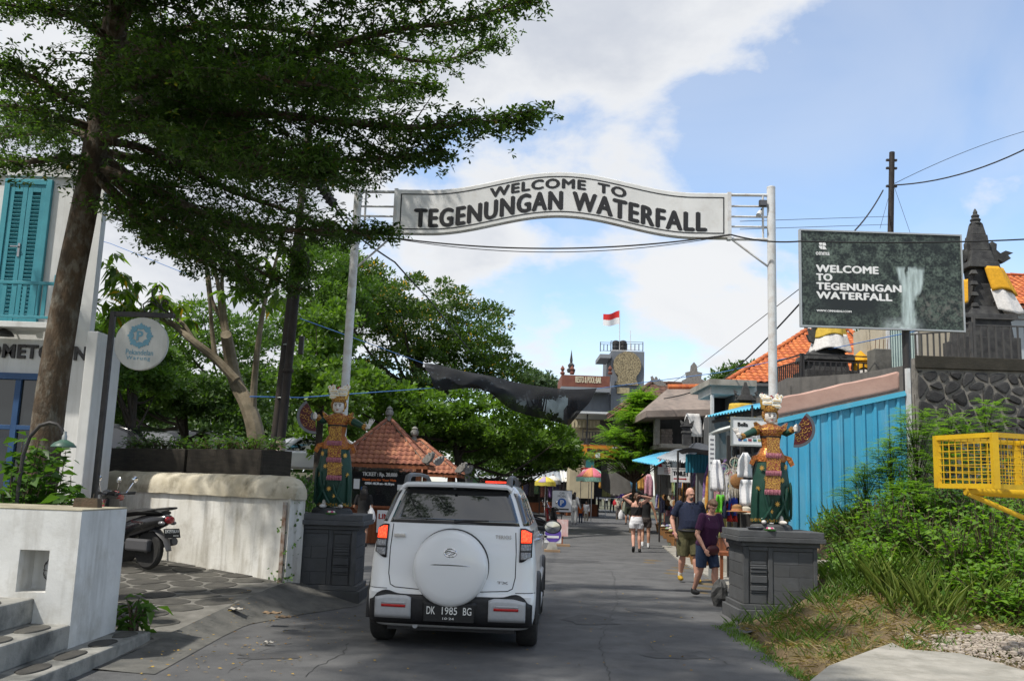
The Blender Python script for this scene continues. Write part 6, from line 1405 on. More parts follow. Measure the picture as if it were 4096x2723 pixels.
railing('r','',(ra.x,YR+.2,0),(rb1.x,YR+.2,0),zt_-.1,.75,.25,.03,parent=rb);railing('r','',(rb1.x,YR+.1,0),(rc.x,YR+.1,0),zt_,.75,.3,.03,parent=rb)
fp0,fp1=P(619.6,350,YR+1),P(619.6,310.5,YR+1)
fl=thing('flag','red and white flag waving from a rooftop pole','flag',fp0);MB().tube([fp0,fp1],.035,6).build('pole',m_gpaint,fl)
def flg(v0,v1):return lambda u,v:Vector((fp1.x-u*1.35,fp1.y+.1*math.sin(u*7),fp1.z-.05-.30*u**1.2-(v0+(v1-v0)*v)*(1.15-.2*u)+.09*math.sin(u*6+1)))
MB().grid(flg(0,.5),14,3).build('red_half',cloth('flag_red',(.60,.03,.03)),fl,smooth=True);MB().grid(flg(.5,1),14,3).build('white_half',wht,fl,smooth=True)
q0,q1=P(630.5,350,YR),P(630.5,330,YR);tag(MB().tube([q0,q1],.025,5).build('antenna',m_gpaint,origin=q0),'thin metal antenna on the grey restaurant roof','antenna')
# ---- warung building with orange banner
YW=58.0;q=P(600,490,YW);wb=thing('warung_building','cream two storey cafe building with an orange menu banner on its balcony','building',(q.x,YW,0))
WB=lambda name,mat,x0,y0,x1,y1,Y=YW,d=3.0,**k:pbox(MB(),x0,y0,x1,y1,Y,d).build(name,mat,wb,**k)
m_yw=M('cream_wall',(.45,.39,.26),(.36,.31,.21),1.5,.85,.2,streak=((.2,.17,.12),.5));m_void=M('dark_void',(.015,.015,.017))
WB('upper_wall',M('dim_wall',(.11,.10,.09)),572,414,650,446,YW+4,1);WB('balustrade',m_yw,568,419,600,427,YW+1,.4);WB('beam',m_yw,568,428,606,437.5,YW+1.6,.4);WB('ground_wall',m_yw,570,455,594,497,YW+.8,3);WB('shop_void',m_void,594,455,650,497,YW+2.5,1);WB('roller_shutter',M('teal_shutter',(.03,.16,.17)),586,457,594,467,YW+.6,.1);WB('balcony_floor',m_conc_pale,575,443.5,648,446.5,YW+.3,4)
for i in range(9):WB('baluster',M('baluster_cream',(.5,.44,.3)),569+i*3.5,420.5,570.5+i*3.5,426.5,YW+.95,.1)
WB('canopy',M('roof_white',(.55,.57,.58)),576,411.5,640,413.5,YW-.8,5);
for x in(586.5,613):WB('column',m_iron,x,413.6,x+1.3,443.4,YW-.2,.1)
a,b=P(583,440,YW),P(612,440,YW);railing('r','',(a.x,YW+.2,0),(b.x,YW+.2,0),P(600,443.5,YW).z,.9,.2,.03,parent=wb)
ban=WB('banner',M('banner_orange',(.60,.22,.02),(.52,.17,.02),4),579.5,444.5,620,457.5,YW-.1,.08)
a,b=P(587,450.5,YW-.1),P(609,450.5,YW-.1);text('WARUNG DEWA RAMA',(a.x,YW-.105,a.z-.05),(1,0,-.03),(0,0,1),w=b.x-a.x,h=.22,depth=.02,mat=m_black,parent=ban,keep=.012)
for k_,(xa,ya,xb,yb_)in enumerate(((580.3,451,583.5,456.5),(595.3,452.2,600,457),(612,446.5,618,448),(587,452,589.5,453),(590.5,452,593,453),(586,454.2,594,454.8),(586,455.6,594,456.1))):WB('menu_print',(m_tw if k_ in(1,2)else M('menu_dark',(.12,.06,.03),(.5,.4,.2),5)),xa,ya,xb,yb_,YW-.13,.02)
rs=thing('gelato_sign','red GELATO banner with a round white emblem','sign',P(585,495,YW-3));c=P(585,474.5,YW-3);Y3=YW-3
pbox(MB(),581,467,589.5,481,Y3,.05).build('board',M('gelato_red',(.30,.02,.02),rough=.6),rs);text('GELATO',(P(582,480,Y3).x,Y3-.002,P(582,480,Y3).z),(1,0,0),(0,0,1),w=.42,h=.12,depth=.01,mat=m_tw,parent=rs);MB().lathe([(.10,0),(.2,0),(.2,.02),(.10,.02)],(c.x,Y3-.001,P(585,472,Y3).z),18,rot=Matrix.Rotation(R(90),3,'X')).build('emblem',m_tw,rs)
for s in(-.24,.24):MB().tube([(c.x+s,Y3+.03,0),(c.x+s,Y3+.03,P(585,467,Y3).z)],.02,6).build('pole',m_iron,rs)
# ---- grey tower block behind, left of resto: low shops
# ---- concrete house on the right
YC=36.0;q=P(690,490,YC);ch=thing('concrete_house','unfinished grey concrete house with a cement hipped roof and balcony','house',(q.x,YC,0))
CH=lambda name,mat,x0,y0,x1,y1,Y=YC,d=3.0,**k:pbox(MB(),x0,y0,x1,y1,Y,d).build(name,mat,ch,**k)
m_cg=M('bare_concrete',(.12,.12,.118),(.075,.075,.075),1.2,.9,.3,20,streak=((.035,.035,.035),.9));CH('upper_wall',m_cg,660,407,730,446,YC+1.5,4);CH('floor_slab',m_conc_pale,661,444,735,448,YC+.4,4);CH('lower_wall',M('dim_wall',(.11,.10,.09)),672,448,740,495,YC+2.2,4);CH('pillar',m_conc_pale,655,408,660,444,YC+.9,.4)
for j in range(6):
    for i in range(3):CH('block',M('breeze_block',(.42,.35,.30),(.34,.28,.24),5,.9,.3,rand=.12),660.8+i*3.9+(j%2)*.6,428.5+j*2.7,664.4+i*3.9+(j%2)*.6,430.9+j*2.7,YC+1.2,.25)
m_crf=M('cement_roof',(.27,.22,.19),(.19,.155,.135),1.3,.95,.5,12,dirt=((.08,.075,.07),2,.7));RL,RR_=P(668,388,YC+3),P(722,388,YC+3);EL,ER=P(646,410,YC-.3),P(733,408,YC-.3);BL_,BR_=Vector((EL.x,YC+6,EL.z)),Vector((ER.x,YC+6,ER.z))
mb=MB();mb.add([EL,ER,RR_,RL,BL_,BR_,EL-Vector((0,0,.25)),ER-Vector((0,0,.25)),BL_-Vector((0,0,.25)),BR_-Vector((0,0,.25))],[(0,1,2,3),(4,0,3),(1,5,2),(5,4,3,2),(6,7,1,0),(8,6,0,4),(7,9,5,1),(9,8,6,7)]);crf=mb.build('roof',m_crf,ch,fixn=True)
n=16
for i in range(n):MB().tube([RL.lerp(RR_,i/n)+Vector((0,0,.05)),RL.lerp(RR_,(i+1.1)/n)+Vector((0,0,.06))],[.14,.12],8).build('ridge_tile',m_orange,crf,smooth=True)
q=P(694,385,YC+3);curl(crf,RL+Vector((-.1,0,.1)),(-1,0,0),.75);mb=MB();mb.prism([(-.45,0),(.45,0),(.5,.2),(.3,.3),(.35,.55),(.15,.6),(.12,.85),(0,1.0),(-.12,.85),(-.15,.6),(-.35,.55),(-.3,.3),(-.5,.2)],q,(1,0,0),(0,0,1),(0,.15,0));mb.build('ridge_ornament',m_carv,crf,fixn=True)
a,b=P(694,444,YC-.2),P(728,441,YC-.2);railing('r','',(a.x,YC-.2,0),(b.x,YC-.2,0),P(710,446,YC).z,P(710,425,YC).z-P(710,446,YC).z,.14,.02,mat=m_rail,parent=ch)
# brown tiled hip beside it
hb_=thing('tiled_house','old brown tiled roof house left of the cement roof','house',P(640,490,YC+8));c=P(655,400,YC+9);hip_roof(hb_,c.x+.6,YC+9,2.6,2.6,P(640,408,YC+6.4).z,P(660,383.5,YC+9).z,.8,m_brown_t,.3,.4,'FL',[200]);MB().bb((7.9,YC+7,0),(c.x+3.6,YC+11,P(640,409,YC+6.4).z)).build('wall',m_cg,hb_)
# small flat roofed white room
YV=29.0;wr_=thing('white_room','small flat roofed white rooftop room with a dark opening','building',P(725,490,YV));VH=lambda name,mat,x0,y0,x1,y1,Y=YV,d=2.0,**k:pbox(MB(),x0,y0,x1,y1,Y,d).build(name,mat,wr_,**k)
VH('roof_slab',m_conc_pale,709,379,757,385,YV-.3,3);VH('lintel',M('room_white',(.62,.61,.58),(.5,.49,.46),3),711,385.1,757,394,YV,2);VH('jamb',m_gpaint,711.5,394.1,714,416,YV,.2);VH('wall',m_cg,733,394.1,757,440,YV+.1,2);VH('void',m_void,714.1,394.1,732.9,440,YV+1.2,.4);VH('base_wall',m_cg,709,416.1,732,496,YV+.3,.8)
# carved garden shrine silhouettes before it
for px,py,lab in((745,385,'black carved shrine top with yellow cloth above the stall awning'),(686.5,410,'black carved shrine top beside the hanging laundry')):
    q=P(px,py,27);t=thing('roof_shrine',lab,'shrine',(q.x,27,0));z0=q.z-.5;MB().bb((q.x-.12,26.85,z0-.5),(q.x+.12,27.05,z0-.15)).build('pillar',m_shr,t)
    for w_,za,zb_,tp in[(a*(1 if px>700 else .6),b*(1 if px>700 else .55),c*(1 if px>700 else .55),d)for a,b,c,d in((.5,-.28,-.18,.9),(.36,-.18,.05,.85),(.55,.05,.12,.95),(.4,.12,.22,.8),(.24,.22,.45,.7),(.12,.45,.6,.5))]:MB().box((q.x,26.95,z0+(za+zb_)/2),(w_,w_*.8,zb_-za-.002),taper=tp).build('tier',m_shr,t)
    for s_ in(-1,1):
        for j in range(3):MB().box((q.x+s_*(.26+.03*j)*(1 if px>700 else .5),26.9,z0+(.1+j*.1)*(1 if px>700 else .5)),(.10,.08,.12),Matrix.Rotation(s_*.6,3,'Y'),taper=.3).build('carving',m_shr,t)
    if px>700:wrap(t,'yellow_cloth',(q.x-.1,26.95),.35,.3,z0-.55,z0-.05,m_cy,.2);
# ---- orange roof house
YO=30.0;oc=P(803,345,YO+3);oh=thing('orange_roof_house','house with a bright orange tiled hipped roof','house',(oc.x,YO+3,0));el,er=P(727.5,381,YO),P(905,385,YO);hx=(er.x-el.x)/2;ocx=(er.x+el.x)/2;oze=P(735,379.5,YO).z
hip_roof(oh,ocx,YO+hx,hx,hx,oze,0,.1,m_orange,.22,.27,'F',[300],fascia=M('eave_grey',(.12,.12,.12)),e=dict(FL=el,FR=er,BL=P(733,381,39),BR=P(900,386,39),TL=P(806,331,34.5),TR=P(850,331,34.5)));MB().bb((ocx-hx+.75,YO+.5,0),(ocx+hx-.4,YO+.9,oze-.06)).build('wall',M('house_greyblue',(.42,.46,.48),(.36,.4,.42),2,.85,.1),oh);finial(oh,P(806,331,34.5),.8)
# ---- orange roof at far right
q=P(1015,300,27);o2=thing('orange_roof_house','house with orange tiled roof behind the tall shrine','house',(q.x+3,29,0));e0=P(985,303,27);hip_roof(o2,e0.x+4,30,4,3,e0.z,P(1010,276,30).z,2.0,m_orange,.22,.27,'F',[300]);MB().bb((e0.x+.4,27.4,0),(e0.x+7.6,32,e0.z-.05)).build('wall',M('house_greyblue',(.42,.46,.48)),o2)
# ================================================================== TREES AND PLANTS
m_bark=M('bark_brown',(.105,.07,.042),(.05,.036,.024),7,.95,1.0,30,stretch=(1,1,.5),dirt=((.27,.26,.22),11,.6));m_bark_p=M('bark_pale',(.24,.20,.14),(.15,.12,.08),5,.9,.5,24,dirt=((.09,.08,.05),6,.6));m_bark_d=M('bark_dark',(.05,.04,.03),(.03,.025,.02),5,.95,.6,24)
LM={'main':leaf_mat('leaf_main_tree',(.024,.056,.011),(.07,.13,.02),.48,.45,(.25,.20,.02)),'mid':leaf_mat('leaf_mid',(.045,.10,.018),(.11,.20,.03),.45),'ket':leaf_mat('leaf_broad',(.055,.115,.020),(.14,.24,.035),.45,.42),'dark':leaf_mat('leaf_dark',(.03,.07,.014),(.075,.14,.024),.4),'yel':leaf_mat('leaf_yellow_flower',(.03,.07,.014),(.085,.15,.024),.4,.5,(.55,.34,.03)),'pin':leaf_mat('leaf_pinnate',(.10,.21,.03),(.20,.34,.05),.5),'lime':leaf_mat('leaf_lime',(.10,.20,.02),(.22,.34,.04),.5),'far':leaf_mat('leaf_far',(.05,.09,.05),(.09,.14,.07),.3),'big':leaf_mat('leaf_mango',(.06,.13,.015),(.17,.27,.03),.5,.4,(.35,.22,.02)),'bank':leaf_mat('leaf_bank',(.075,.17,.02),(.21,.36,.05),.48),'bank2':leaf_mat('leaf_bank_deep',(.035,.09,.018),(.10,.20,.035),.42),'grass':leaf_mat('leaf_grass',(.06,.13,.02),(.15,.24,.04),.4),'dry':leaf_mat('leaf_dry_grass',(.20,.15,.07),(.36,.28,.13),.3)}
def limb(mb,pts,r0,r1,n=8):
    k=len(pts);mb.tube(pts,[r0+(r1-r0)*i/(k-1)for i in range(k)],n)
def curve(pts,n=4):
    P_=[Vector(p)for p in pts];out=[]
    for i in range(len(P_)-1):
        p0,p1,p2,p3=P_[max(i-1,0)],P_[i],P_[i+1],P_[min(i+2,len(P_)-1)]
        for j in range(n):
            t=j/n;out.append(.5*((2*p1)+(p2-p0)*t+(2*p0-5*p1+4*p2-p3)*t*t+(3*p1-p0-3*p2+p3)*t**3))
    return out+[P_[-1]]
# ---- the big tiered tree on the left
def main_tree():
    base=P(42,470,11.0);base.z=.15;t=thing('shade_tree','large tiered small leaved shade tree with a leaning brown trunk','tree',base)
    tr=curve([base,P(45,445,11),P(55,370,11),P(70,280,11),P(86,200,11),P(98,130,11),P(108,60,11.1),P(116,0,11.2),P(122,-70,11.3),P(126,-140,11.4)],3)
    mb=MB();mb.tube(tr,[.195-.085*min(1,i/len(tr)*1.1)for i in range(len(tr))],14);mb.build('trunk',m_bark,t,smooth=True)
    TP=lambda py:P(98-(py-130)*.16,py,11)
    limbs=[  # start on trunk, way points (px, py, Y)
        (TP(140),[(163,118,10.4),(240,112,9.8),(330,120,9.5),(410,127,9.4),(470,123,9.5),(530,118,9.6)],1.0),(TP(70),[(165,45,10.5),(252,55,10),(315,50,9.8),(392,30,9.7),(466,20,9.7),(530,-2,9.8)],1.0),
        (TP(45),[(180,30,11.5),(254,26,12),(340,40,12.4),(430,62,12.6),(500,40,12.8)],.9),(TP(165),[(150,186,10.8),(205,214,10.4),(270,228,10.2),(330,230,10.2),(390,232,10.4)],.8),
        (TP(150),[(150,160,12),(220,165,13),(290,178,13.6),(360,182,14)],.9),(TP(120),[(170,90,12.5),(260,85,13.5),(340,100,14),(410,92,14.2)],.9),
        (TP(170),[(140,215,11.6),(175,245,12),(215,268,12.3),(262,285,12.4)],.7),(TP(160),[(165,200,12.6),(230,225,13.4),(290,250,13.8),(300,275,13.9)],.7),(TP(172),[(120,205,10.6),(140,225,10.3),(165,238,10.1),(190,244,10.0)],.45),
        (TP(130),[(60,117,10.7),(20,108,10.4),(-40,100,10.2)],.8),(TP(158),[(60,158,10.6),(30,162,10.2),(-20,168,10)],.7),(TP(110),[(70,100,10),(40,80,9.2),(-10,60,8.6)],.7),(TP(40),[(70,15,10.5),(30,8,10),(-30,0,9.6)],.8),(TP(140),[(65,130,12),(20,135,13),(-40,145,13.6)],.7),
        (TP(150),[(150,190,11.3),(205,235,11.6),(255,268,11.8),(300,290,12)],.75),(TP(160),[(130,195,11),(170,222,11),(225,250,11),(255,292,11.1)],.7),(TP(140),[(150,150,11.4),(230,190,12),(300,215,12.4),(345,240,12.6)],.8),(TP(120),[(170,135,10.2),(250,150,9.8),(330,160,9.6),(385,158,9.6),(440,150,9.7)],.8),(TP(90),[(180,80,10.8),(270,70,10.8),(350,75,10.8),(430,85,10.9)],.85),
        (TP(20),[(150,-10,10),(230,-25,9.2),(320,-20,8.8),(420,-10,8.8)],1.0),(TP(80),[(140,75,9.6),(200,70,8.8),(270,78,8.3),(350,88,8.2)],.9),(TP(100),[(150,120,9.6),(210,150,8.9),(270,170,8.6),(330,165,8.6)],.8),(TP(-40),[(180,-80,11),(300,-90,11),(420,-80,11)],1),(TP(-30),[(60,-60,10),(0,-80,9)],.9),(TP(30),[(160,60,12.5),(240,130,14),(330,150,15)],.8)]
    for e in((-2.6,6.4,7.3),(-4.2,5.2,7.2),(-1.2,7.2,7.6),(-5.6,7.2,6.9),(-3.6,7.6,7.0),(-.2,8.4,7.8),(-2.2,3.4,7.3),(-3.6,2.6,7.5),(-.6,4.4,7.8),(-1.6,5.0,7.9)):      # boughs reaching out over the road above the frame
        s0=TP(-20+random.uniform(-60,60));limbs.append((s0,[tuple(s0.lerp(Vector(e),.5)+Vector((0,0,.3))),e],1.15))
    lm=MB();tw=MB();pos=[];ax=[]
    up=Vector((0,0,1))
    for st,way,wgt in limbs:
        pts=curve([st]+[P(*w)if abs(w[0])>9 else Vector(w)for w in way],5);L=sum((b-a).length for a,b in zip(pts,pts[1:]));limb(lm,pts,.075*wgt,.012,7)
        nsec=int(L*16);acc=0
        for s in range(nsec):
            u=.14+.86*(s+random.random())/nsec;i=min(len(pts)-2,int(u*(len(pts)-1)));fr=u*(len(pts)-1)-i;p=pts[i].lerp(pts[i+1],fr);d=(pts[i+1]-pts[i]).normalized()
            side=d.cross(up).normalized()*(1 if s%2 else-1);ln=(1.15*(1-u)+.30)*random.uniform(.55,1.1)*wgt
            dr=(side*random.uniform(.6,1)+d*random.uniform(.35,1.1)+up*random.uniform(-.22,.30)).normalized();q=p;tp=[p.copy()];nst=max(3,int(ln/.13))
            for k in range(nst):
                dr=(dr+Vector((random.gauss(0,.16),random.gauss(0,.16),random.gauss(-.02,.12)))).normalized();q=q+dr*(ln/nst);tp.append(q.copy())
                for _ in range(3):
                    c=q+Vector((random.gauss(0,.07),random.gauss(0,.07),random.gauss(-.01,.05)));pos.append(c);ax.append(dr)
            limb(tw,tp,.011,.004,4)
    lm.build('limbs',m_bark,t,smooth=True);tw.build('twigs',m_bark,t)
    pos=np.array([p[:]for p in pos]);n=len(pos);k=7
    P0=np.repeat(pos,k,0);A=unit(n*k)*np.array([1,1,.55]);A[:,2]-=.18;NR=unit(n*k)*.55+np.array([0,0,1.])
    tint=np.clip(np.repeat(rng.random(n)*.6,k)+rng.random(n*k)*.4,0,.97);tint[rng.random(n*k)<.004]=1.0
    leaf_mesh('crown',P0+rng.normal(size=(n*k,3))*.012,A,NR,rng.uniform(.05,.085,n*k),rng.uniform(.024,.036,n*k),tint,LM['main'],t,'ob')
    print('main leaves',n*k)
main_tree()
# ---- generic tree: trunk, limbs to foliage clumps, leaves on clump shells
def tree(name,label,base,crown,nclump,rclump,nleaf,lsize,mat,trunk=(.2,.1),bark=m_bark_d,group=None,flat=.7,shape='oval',asp=.45,lean=(0,0),upb=.35,pend=0.0,nlimb=10,tmin=0.0):
    """crown: list of (centre, radii) ellipsoids"""
    base=Vector(base);t=thing(name,label,'tree',base,0,group);C=[];wts=np.array([c[1][0]*c[1][1]*c[1][2]for c in crown])**(.67);wts/=wts.sum()
    for(c,r),w in zip(crown,wts):
        m=max(2,int(nclump*w));u=unit(m);rad=rng.random(m)**.4;C.append(np.array(c)+u*rad[:,None]*np.array(r))
    C=np.concatenate(C);top=Vector(C[C[:,2].argmax()]);cm=Vector(C.mean(0))
    mb=MB();tp=curve([base,base.lerp(cm,.5)+Vector((lean[0],lean[1],0)),cm],6);limb(mb,tp,trunk[0],trunk[1],9);mb.build('trunk',bark,t,smooth=True)
    mb=MB();idx=rng.permutation(len(C))[:nlimb]
    for i in idx:
        e=Vector(C[i]);s=tp[int(len(tp)*random.uniform(.45,.95))-1];mid=s.lerp(e,.5)+Vector((0,0,-.08*(e-s).length));limb(mb,curve([s,mid,e],4),trunk[1]*.6,trunk[1]*.12,6)
    mb.build('limbs',bark,t,smooth=True)
    per=max(1,nleaf//len(C));N_=per*len(C);u=unit(N_);u[:,2]=np.where(u[:,2]<-.2,-u[:,2]*.6,u[:,2]);rr=rclump*rng.uniform(.55,1.3,len(C));rr=np.repeat(rr,per)
    pos=np.repeat(C,per,0)+u*(rr*rng.random(N_)**.35)[:,None]*np.array([1,1,flat])
    ax=u*.8+unit(N_)*.7;ax[:,2]-=pend;nr=u*.6+unit(N_)*.6+np.array([0,0,upb]);tint=np.clip(np.repeat(rng.random(len(C)),per)*.55+rng.random(N_)*.4+tmin,0,.95)
    if mat is LM['yel']:tint[(rng.random(N_)<.05)&(u[:,2]>.1)&(np.repeat(rng.random(len(C)),per)>.4)]=1.0
    sz=lsize*rng.uniform(.7,1.25,N_);leaf_mesh('crown',pos,ax,nr,sz,sz*asp,tint,mat,t,shape);return t
def el(px,py,Y,rx,ry,rz):return(tuple(P(px,py,Y)),(rx*Y/F,ry,rz*Y/F))
# yellow flowering tree in the middle distance
tree('flowering_tree','tall round tree dotted with yellow flowers behind the market',(P(410,480,46).x,46,0),[el(360,300,46,48,3.2,42),el(420,320,46,50,3.4,46),el(470,345,47,46,3.2,42),el(500,380,47,26,2.4,30),el(400,385,46,80,3.5,40)],330,.75,44000,.21,LM['yel'],(.35,.2))
# broad leaved tree behind the booth
tree('broad_leaf_tree','low spreading tree with glossy upturned leaf clusters behind the ticket booth',(P(470,490,36).x,36,0),[el(350,385,33,36,1.8,26),el(330,430,32,28,1.6,30),el(405,412,34,45,2,24),el(470,420,36,60,2.4,30),el(520,436,38,56,2.4,30),el(440,442,37,60,2,24),el(560,455,40,24,2,20)],300,.42,26000,.24,LM['ket'],(.2,.12),shape='ob',asp=.5,upb=.8)
tree('market_tree','dark feathery tree overhanging the parasol stalls',(P(487,500,44).x,44,0),[el(500,462,44,46,2.2,20),el(545,455,44,42,2.0,22),el(560,452,43,24,1.6,16)],130,.5,16000,.18,LM['dark'],(.2,.1))
# trees on the car park terrace
tree('terrace_tree','bright leafy tree beside the utility poles',(P(318,455,26).x,26,terr(26)),[el(330,330,27,26,1.4,30),el(318,375,26,28,1.4,30),el(338,398,25,22,1.2,22),el(300,385,25,18,1.2,20)],110,.38,13000,.17,LM['ket'],(.12,.07),group='trees on the car park terrace',shape='ob',asp=.5)
tree('terrace_tree','tall green tree left of the flowering tree',(P(330,460,40).x,40,terr(40)),[el(330,265,42,30,2.5,30),el(345,300,42,40,2.5,34),el(300,320,42,26,2.2,30)],130,.6,16000,.2,LM['mid'],(.25,.15),group='trees on the car park terrace')
tree('terrace_tree','dense dark tree shading the parked cars',(P(190,460,28).x,28,terr(28)),[el(190,395,28,46,2,24),el(230,400,29,36,2,28),el(150,385,29,40,2,24),el(240,430,28,22,1.5,16),el(130,405,30,30,2,30)],200,.45,24000,.17,LM['dark'],(.16,.1),group='trees on the car park terrace')
tree('terrace_tree','light green open tree high behind the hanging sign',(P(230,460,34).x,34,terr(34)),[el(210,335,34,30,2,34),el(255,350,35,30,2,40),el(180,350,34,30,2,26),el(275,385,34,22,2,30)],130,.5,11000,.18,LM['mid'],(.16,.1),group='trees on the car park terrace')
tree('terrace_tree','green tree beside the white shop wall',(P(130,460,24).x,24,terr(24)),[el(125,340,24,24,1.4,26),el(118,375,24,20,1.4,26),el(150,372,25,28,1.4,24)],80,.4,9000,.16,LM['mid'],(.12,.08),group='trees on the car park terrace')
tree('far_tree','small hazy round tree beyond the market roofs',(P(537,490,110).x,110,0),[el(537,384,110,17,3,12),el(548,392,110,14,3,10)],60,1.0,5000,.5,LM['far'],(.4,.3))
tree('far_tree','dark tree crown rising behind the orange roof',(P(862,490,50).x,50,0),[el(862,346,50,17,2,10)],40,.8,4500,.25,LM['mid'],(.3,.2));tree('far_tree','low dark tree between the cement roof and orange roof',(P(738,490,55).x,55,0),[el(738,380,55,18,2,10)],30,.8,3000,.3,LM['dark'],(.3,.2))
tree('far_tree','distant tree mass behind the warung building',(P(660,490,90).x,90,0),[el(655,405,90,24,4,14)],40,1.3,4000,.4,LM['dark'],(.4,.3))
def pinnate(t,tips,n,ln,lw,mat,name='crown',droop=.35):
    """feather leaves: rachis directions from tips; n leaflet pairs"""
    pos=[];ax=[];nr=[];tn=[]
    for(p,d,L)in tips:
        d=d/np.linalg.norm(d);sd=np.cross(d,[0,0,1.]);sd/=np.linalg.norm(sd)+1e-9;tt=rng.random()*.6
        for i in range(n):
            u=(i+1)/n;q=p+d*L*u-np.array([0,0,1.])*droop*L*u*u
            for s in(-1,1):pos.append(q);ax.append(sd*s+d*.45+np.array([0,0,-.15]));nr.append(np.array([0,0,1.])+rng.normal(size=3)*.15);tn.append(tt+rng.random()*.35)
    return leaf_mesh(name,pos,ax,nr,ln,lw,tn,mat,t)
def pin_tree(label,base,crown,nbr,mat,ll=.05,L=.32,name='feathery_tree',cat='tree',trunk=.07,bark=m_bark,per=4,n=9):
    base=Vector(base);t=thing(name,label,cat,base);mb=MB();tips=[]
    cm=Vector(np.mean([c[0]for c in crown],0));topz=max(c[0][2]+c[1][2]for c in crown)
    tr=curve([base,base.lerp(cm,.6)+Vector((.03,0,0)),Vector((cm.x,cm.y,topz-.2))],5);limb(mb,tr,trunk,trunk*.2,7)
    for b in range(nbr):
        c,r=crown[b%len(crown)];u=unit(1)[0];u[2]=abs(u[2])*.8-.25;e=Vector(np.array(c)+u*np.array(r)*rng.uniform(.55,1.0));k=min(len(tr)-1,max(1,int(len(tr)*np.clip((e.z-base.z-.1)/max(.1,topz-base.z)*.85,.15,.95))));s=tr[k]
        pts=curve([s,s.lerp(e,.55)+Vector((0,0,.05)),e],4);limb(mb,pts,trunk*.28,trunk*.06,5)
        for j in range(per):
            v=rng.uniform(.35,1);q=pts[min(len(pts)-1,int(v*len(pts)))];d=np.array((e-s)[:]);d/=np.linalg.norm(d)+1e-9;d=d+unit(1)[0]*.8;d[2]=abs(d[2])*.4+.05;tips.append((np.array(q[:]),d,L*rng.uniform(.7,1.2)))
    mb.build('branches',bark,t,smooth=True);pinnate(t,tips,n,ll,ll*.42,mat);return t
pin_tree('light green feathery young tree in front of the cement roofed house',(P(632,500,40).x,40,0),[el(630,454,40,46,1.8,14),el(634,435,40,36,1.5,13),el(638,416,40,20,1.0,12),el(641,400,40,8,.6,12)],360,LM['pin'],.14,.7,trunk=.12,per=5,n=9)
tree('roadside_tree','leafy roadside tree mirrored in the rear window of the SUV',(-5.6,-3.5,0),[((-5.4,-3.5,6.3),(3.2,2.6,2.0)),((-3.0,-2.5,5.4),(2.2,2.0,1.2)),((-1.0,-4.0,7.4),(2.4,2.0,1.0))],130,.55,9000,.2,LM['dark'],(.2,.12))
# ---- pale stemmed big leaf tree on the terrace
def big_leaf_tree():
    base=P(258,452,17);base.z=1.0;t=thing('big_leaf_tree','pale forked tree with large drooping leaves beside the round sign','tree',base)
    Y=17;st=[([(258,452),(254,425),(246,402),(235,380),(228,345),(226,334)],.17,.10),([(236,380),(215,358),(192,340),(170,322),(140,312),(112,308)],.09,.035),([(229,345),(222,320),(219,290),(214,268),(204,245),(194,205)],.06,.02),([(228,336),(224,310),(222,280),(226,250),(232,210)],.05,.02),([(252,422),(254,385),(258,345),(264,305),(272,275),(288,215)],.075,.02),([(192,338),(184,325),(175,316),(165,300)],.05,.02),([(222,318),(212,300),(208,270),(198,240)],.045,.015),([(215,356),(212,330),(210,305),(206,270),(205,235)],.05,.015)]
    for pts,a,b in st:mb=MB();limb(mb,curve([P(x,y,Y+random.uniform(-.25,.25)*(i>1))for i,(x,y)in enumerate(pts)],4),a,b,9);mb.build('stem',m_bark_p,t,smooth=True)
    tips=[(112,290),(120,275),(105,300),(135,280),(150,300),(128,300),(160,295),(110,315),(140,318),(172,298),(180,310),(118,262),(200,240),(215,252),(240,262),(270,262),(282,248),(290,270),(262,295),(250,280),(225,240),(276,300),(160,320),(190,322),(100,330),(115,340),(300,258),(232,290)]
    pos,ax,nr,tn,ln=[],[],[],[],[]
    for x,y in tips:
        for c in range(3):
            o=np.array(P(x+random.gauss(0,6),y+random.gauss(0,6),Y+random.gauss(0,.6)));m=random.randint(7,11)
            for i in range(m):
                a=random.random()*6.28;pos.append(o+rng.normal(size=3)*.03);ax.append([math.cos(a),math.sin(a),random.uniform(-1.3,-.1)]);nr.append([0,0,1]);tn.append(random.random()*.95 if random.random()>.03 else 1.0);ln.append(random.uniform(.22,.36))
    ln=np.array(ln);leaf_mesh('crown',pos,ax,nr,ln,ln*.34,tn,LM['big'],t,'oval',droop=.2)
big_leaf_tree()
# ---- shrubs by the garden lamp and along the planters
def shrub(label,base,r,n,ls,mat,asp=.5,name='shrub',group=None,cat='plant',droop=.1,nst=9,hgt=None):
    base=Vector(base);t=thing(name,label,cat,base,0,group);hgt=hgt or r[2]*1.6;mb=MB();pos,ax,nr=[],[],[]
    for s in range(nst):
        a=random.random()*6.28;k=random.uniform(.2,.95);e=base+Vector((r[0]*k*math.cos(a),r[1]*k*math.sin(a),hgt*random.uniform(.55,1)*(1.1-.4*k)));pts=curve([base+Vector((random.gauss(0,.04),random.gauss(0,.04),0)),base.lerp(e,.5)+Vector((0,0,.06)),e],5);limb(mb,pts,.012,.004,5)
        m=n//nst
        for i in range(m):
            v=random.uniform(.25,1.05);q=pts[min(len(pts)-1,int(v*(len(pts)-1)))];aa=random.random()*6.28;pos.append(np.array(q[:])+rng.normal(size=3)*.05);ax.append([math.cos(aa),math.sin(aa),random.uniform(-.5,.5)]);nr.append(np.array([0,0,1.])+rng.normal(size=3)*.35)
    mb.build('stems',m_bark,t);k=len(pos);sz=ls*rng.uniform(.6,1.25,k);leaf_mesh('leaves',pos,ax,nr,sz,sz*asp,rng.random(k)*.95,mat,t,'oval',droop=droop);return t
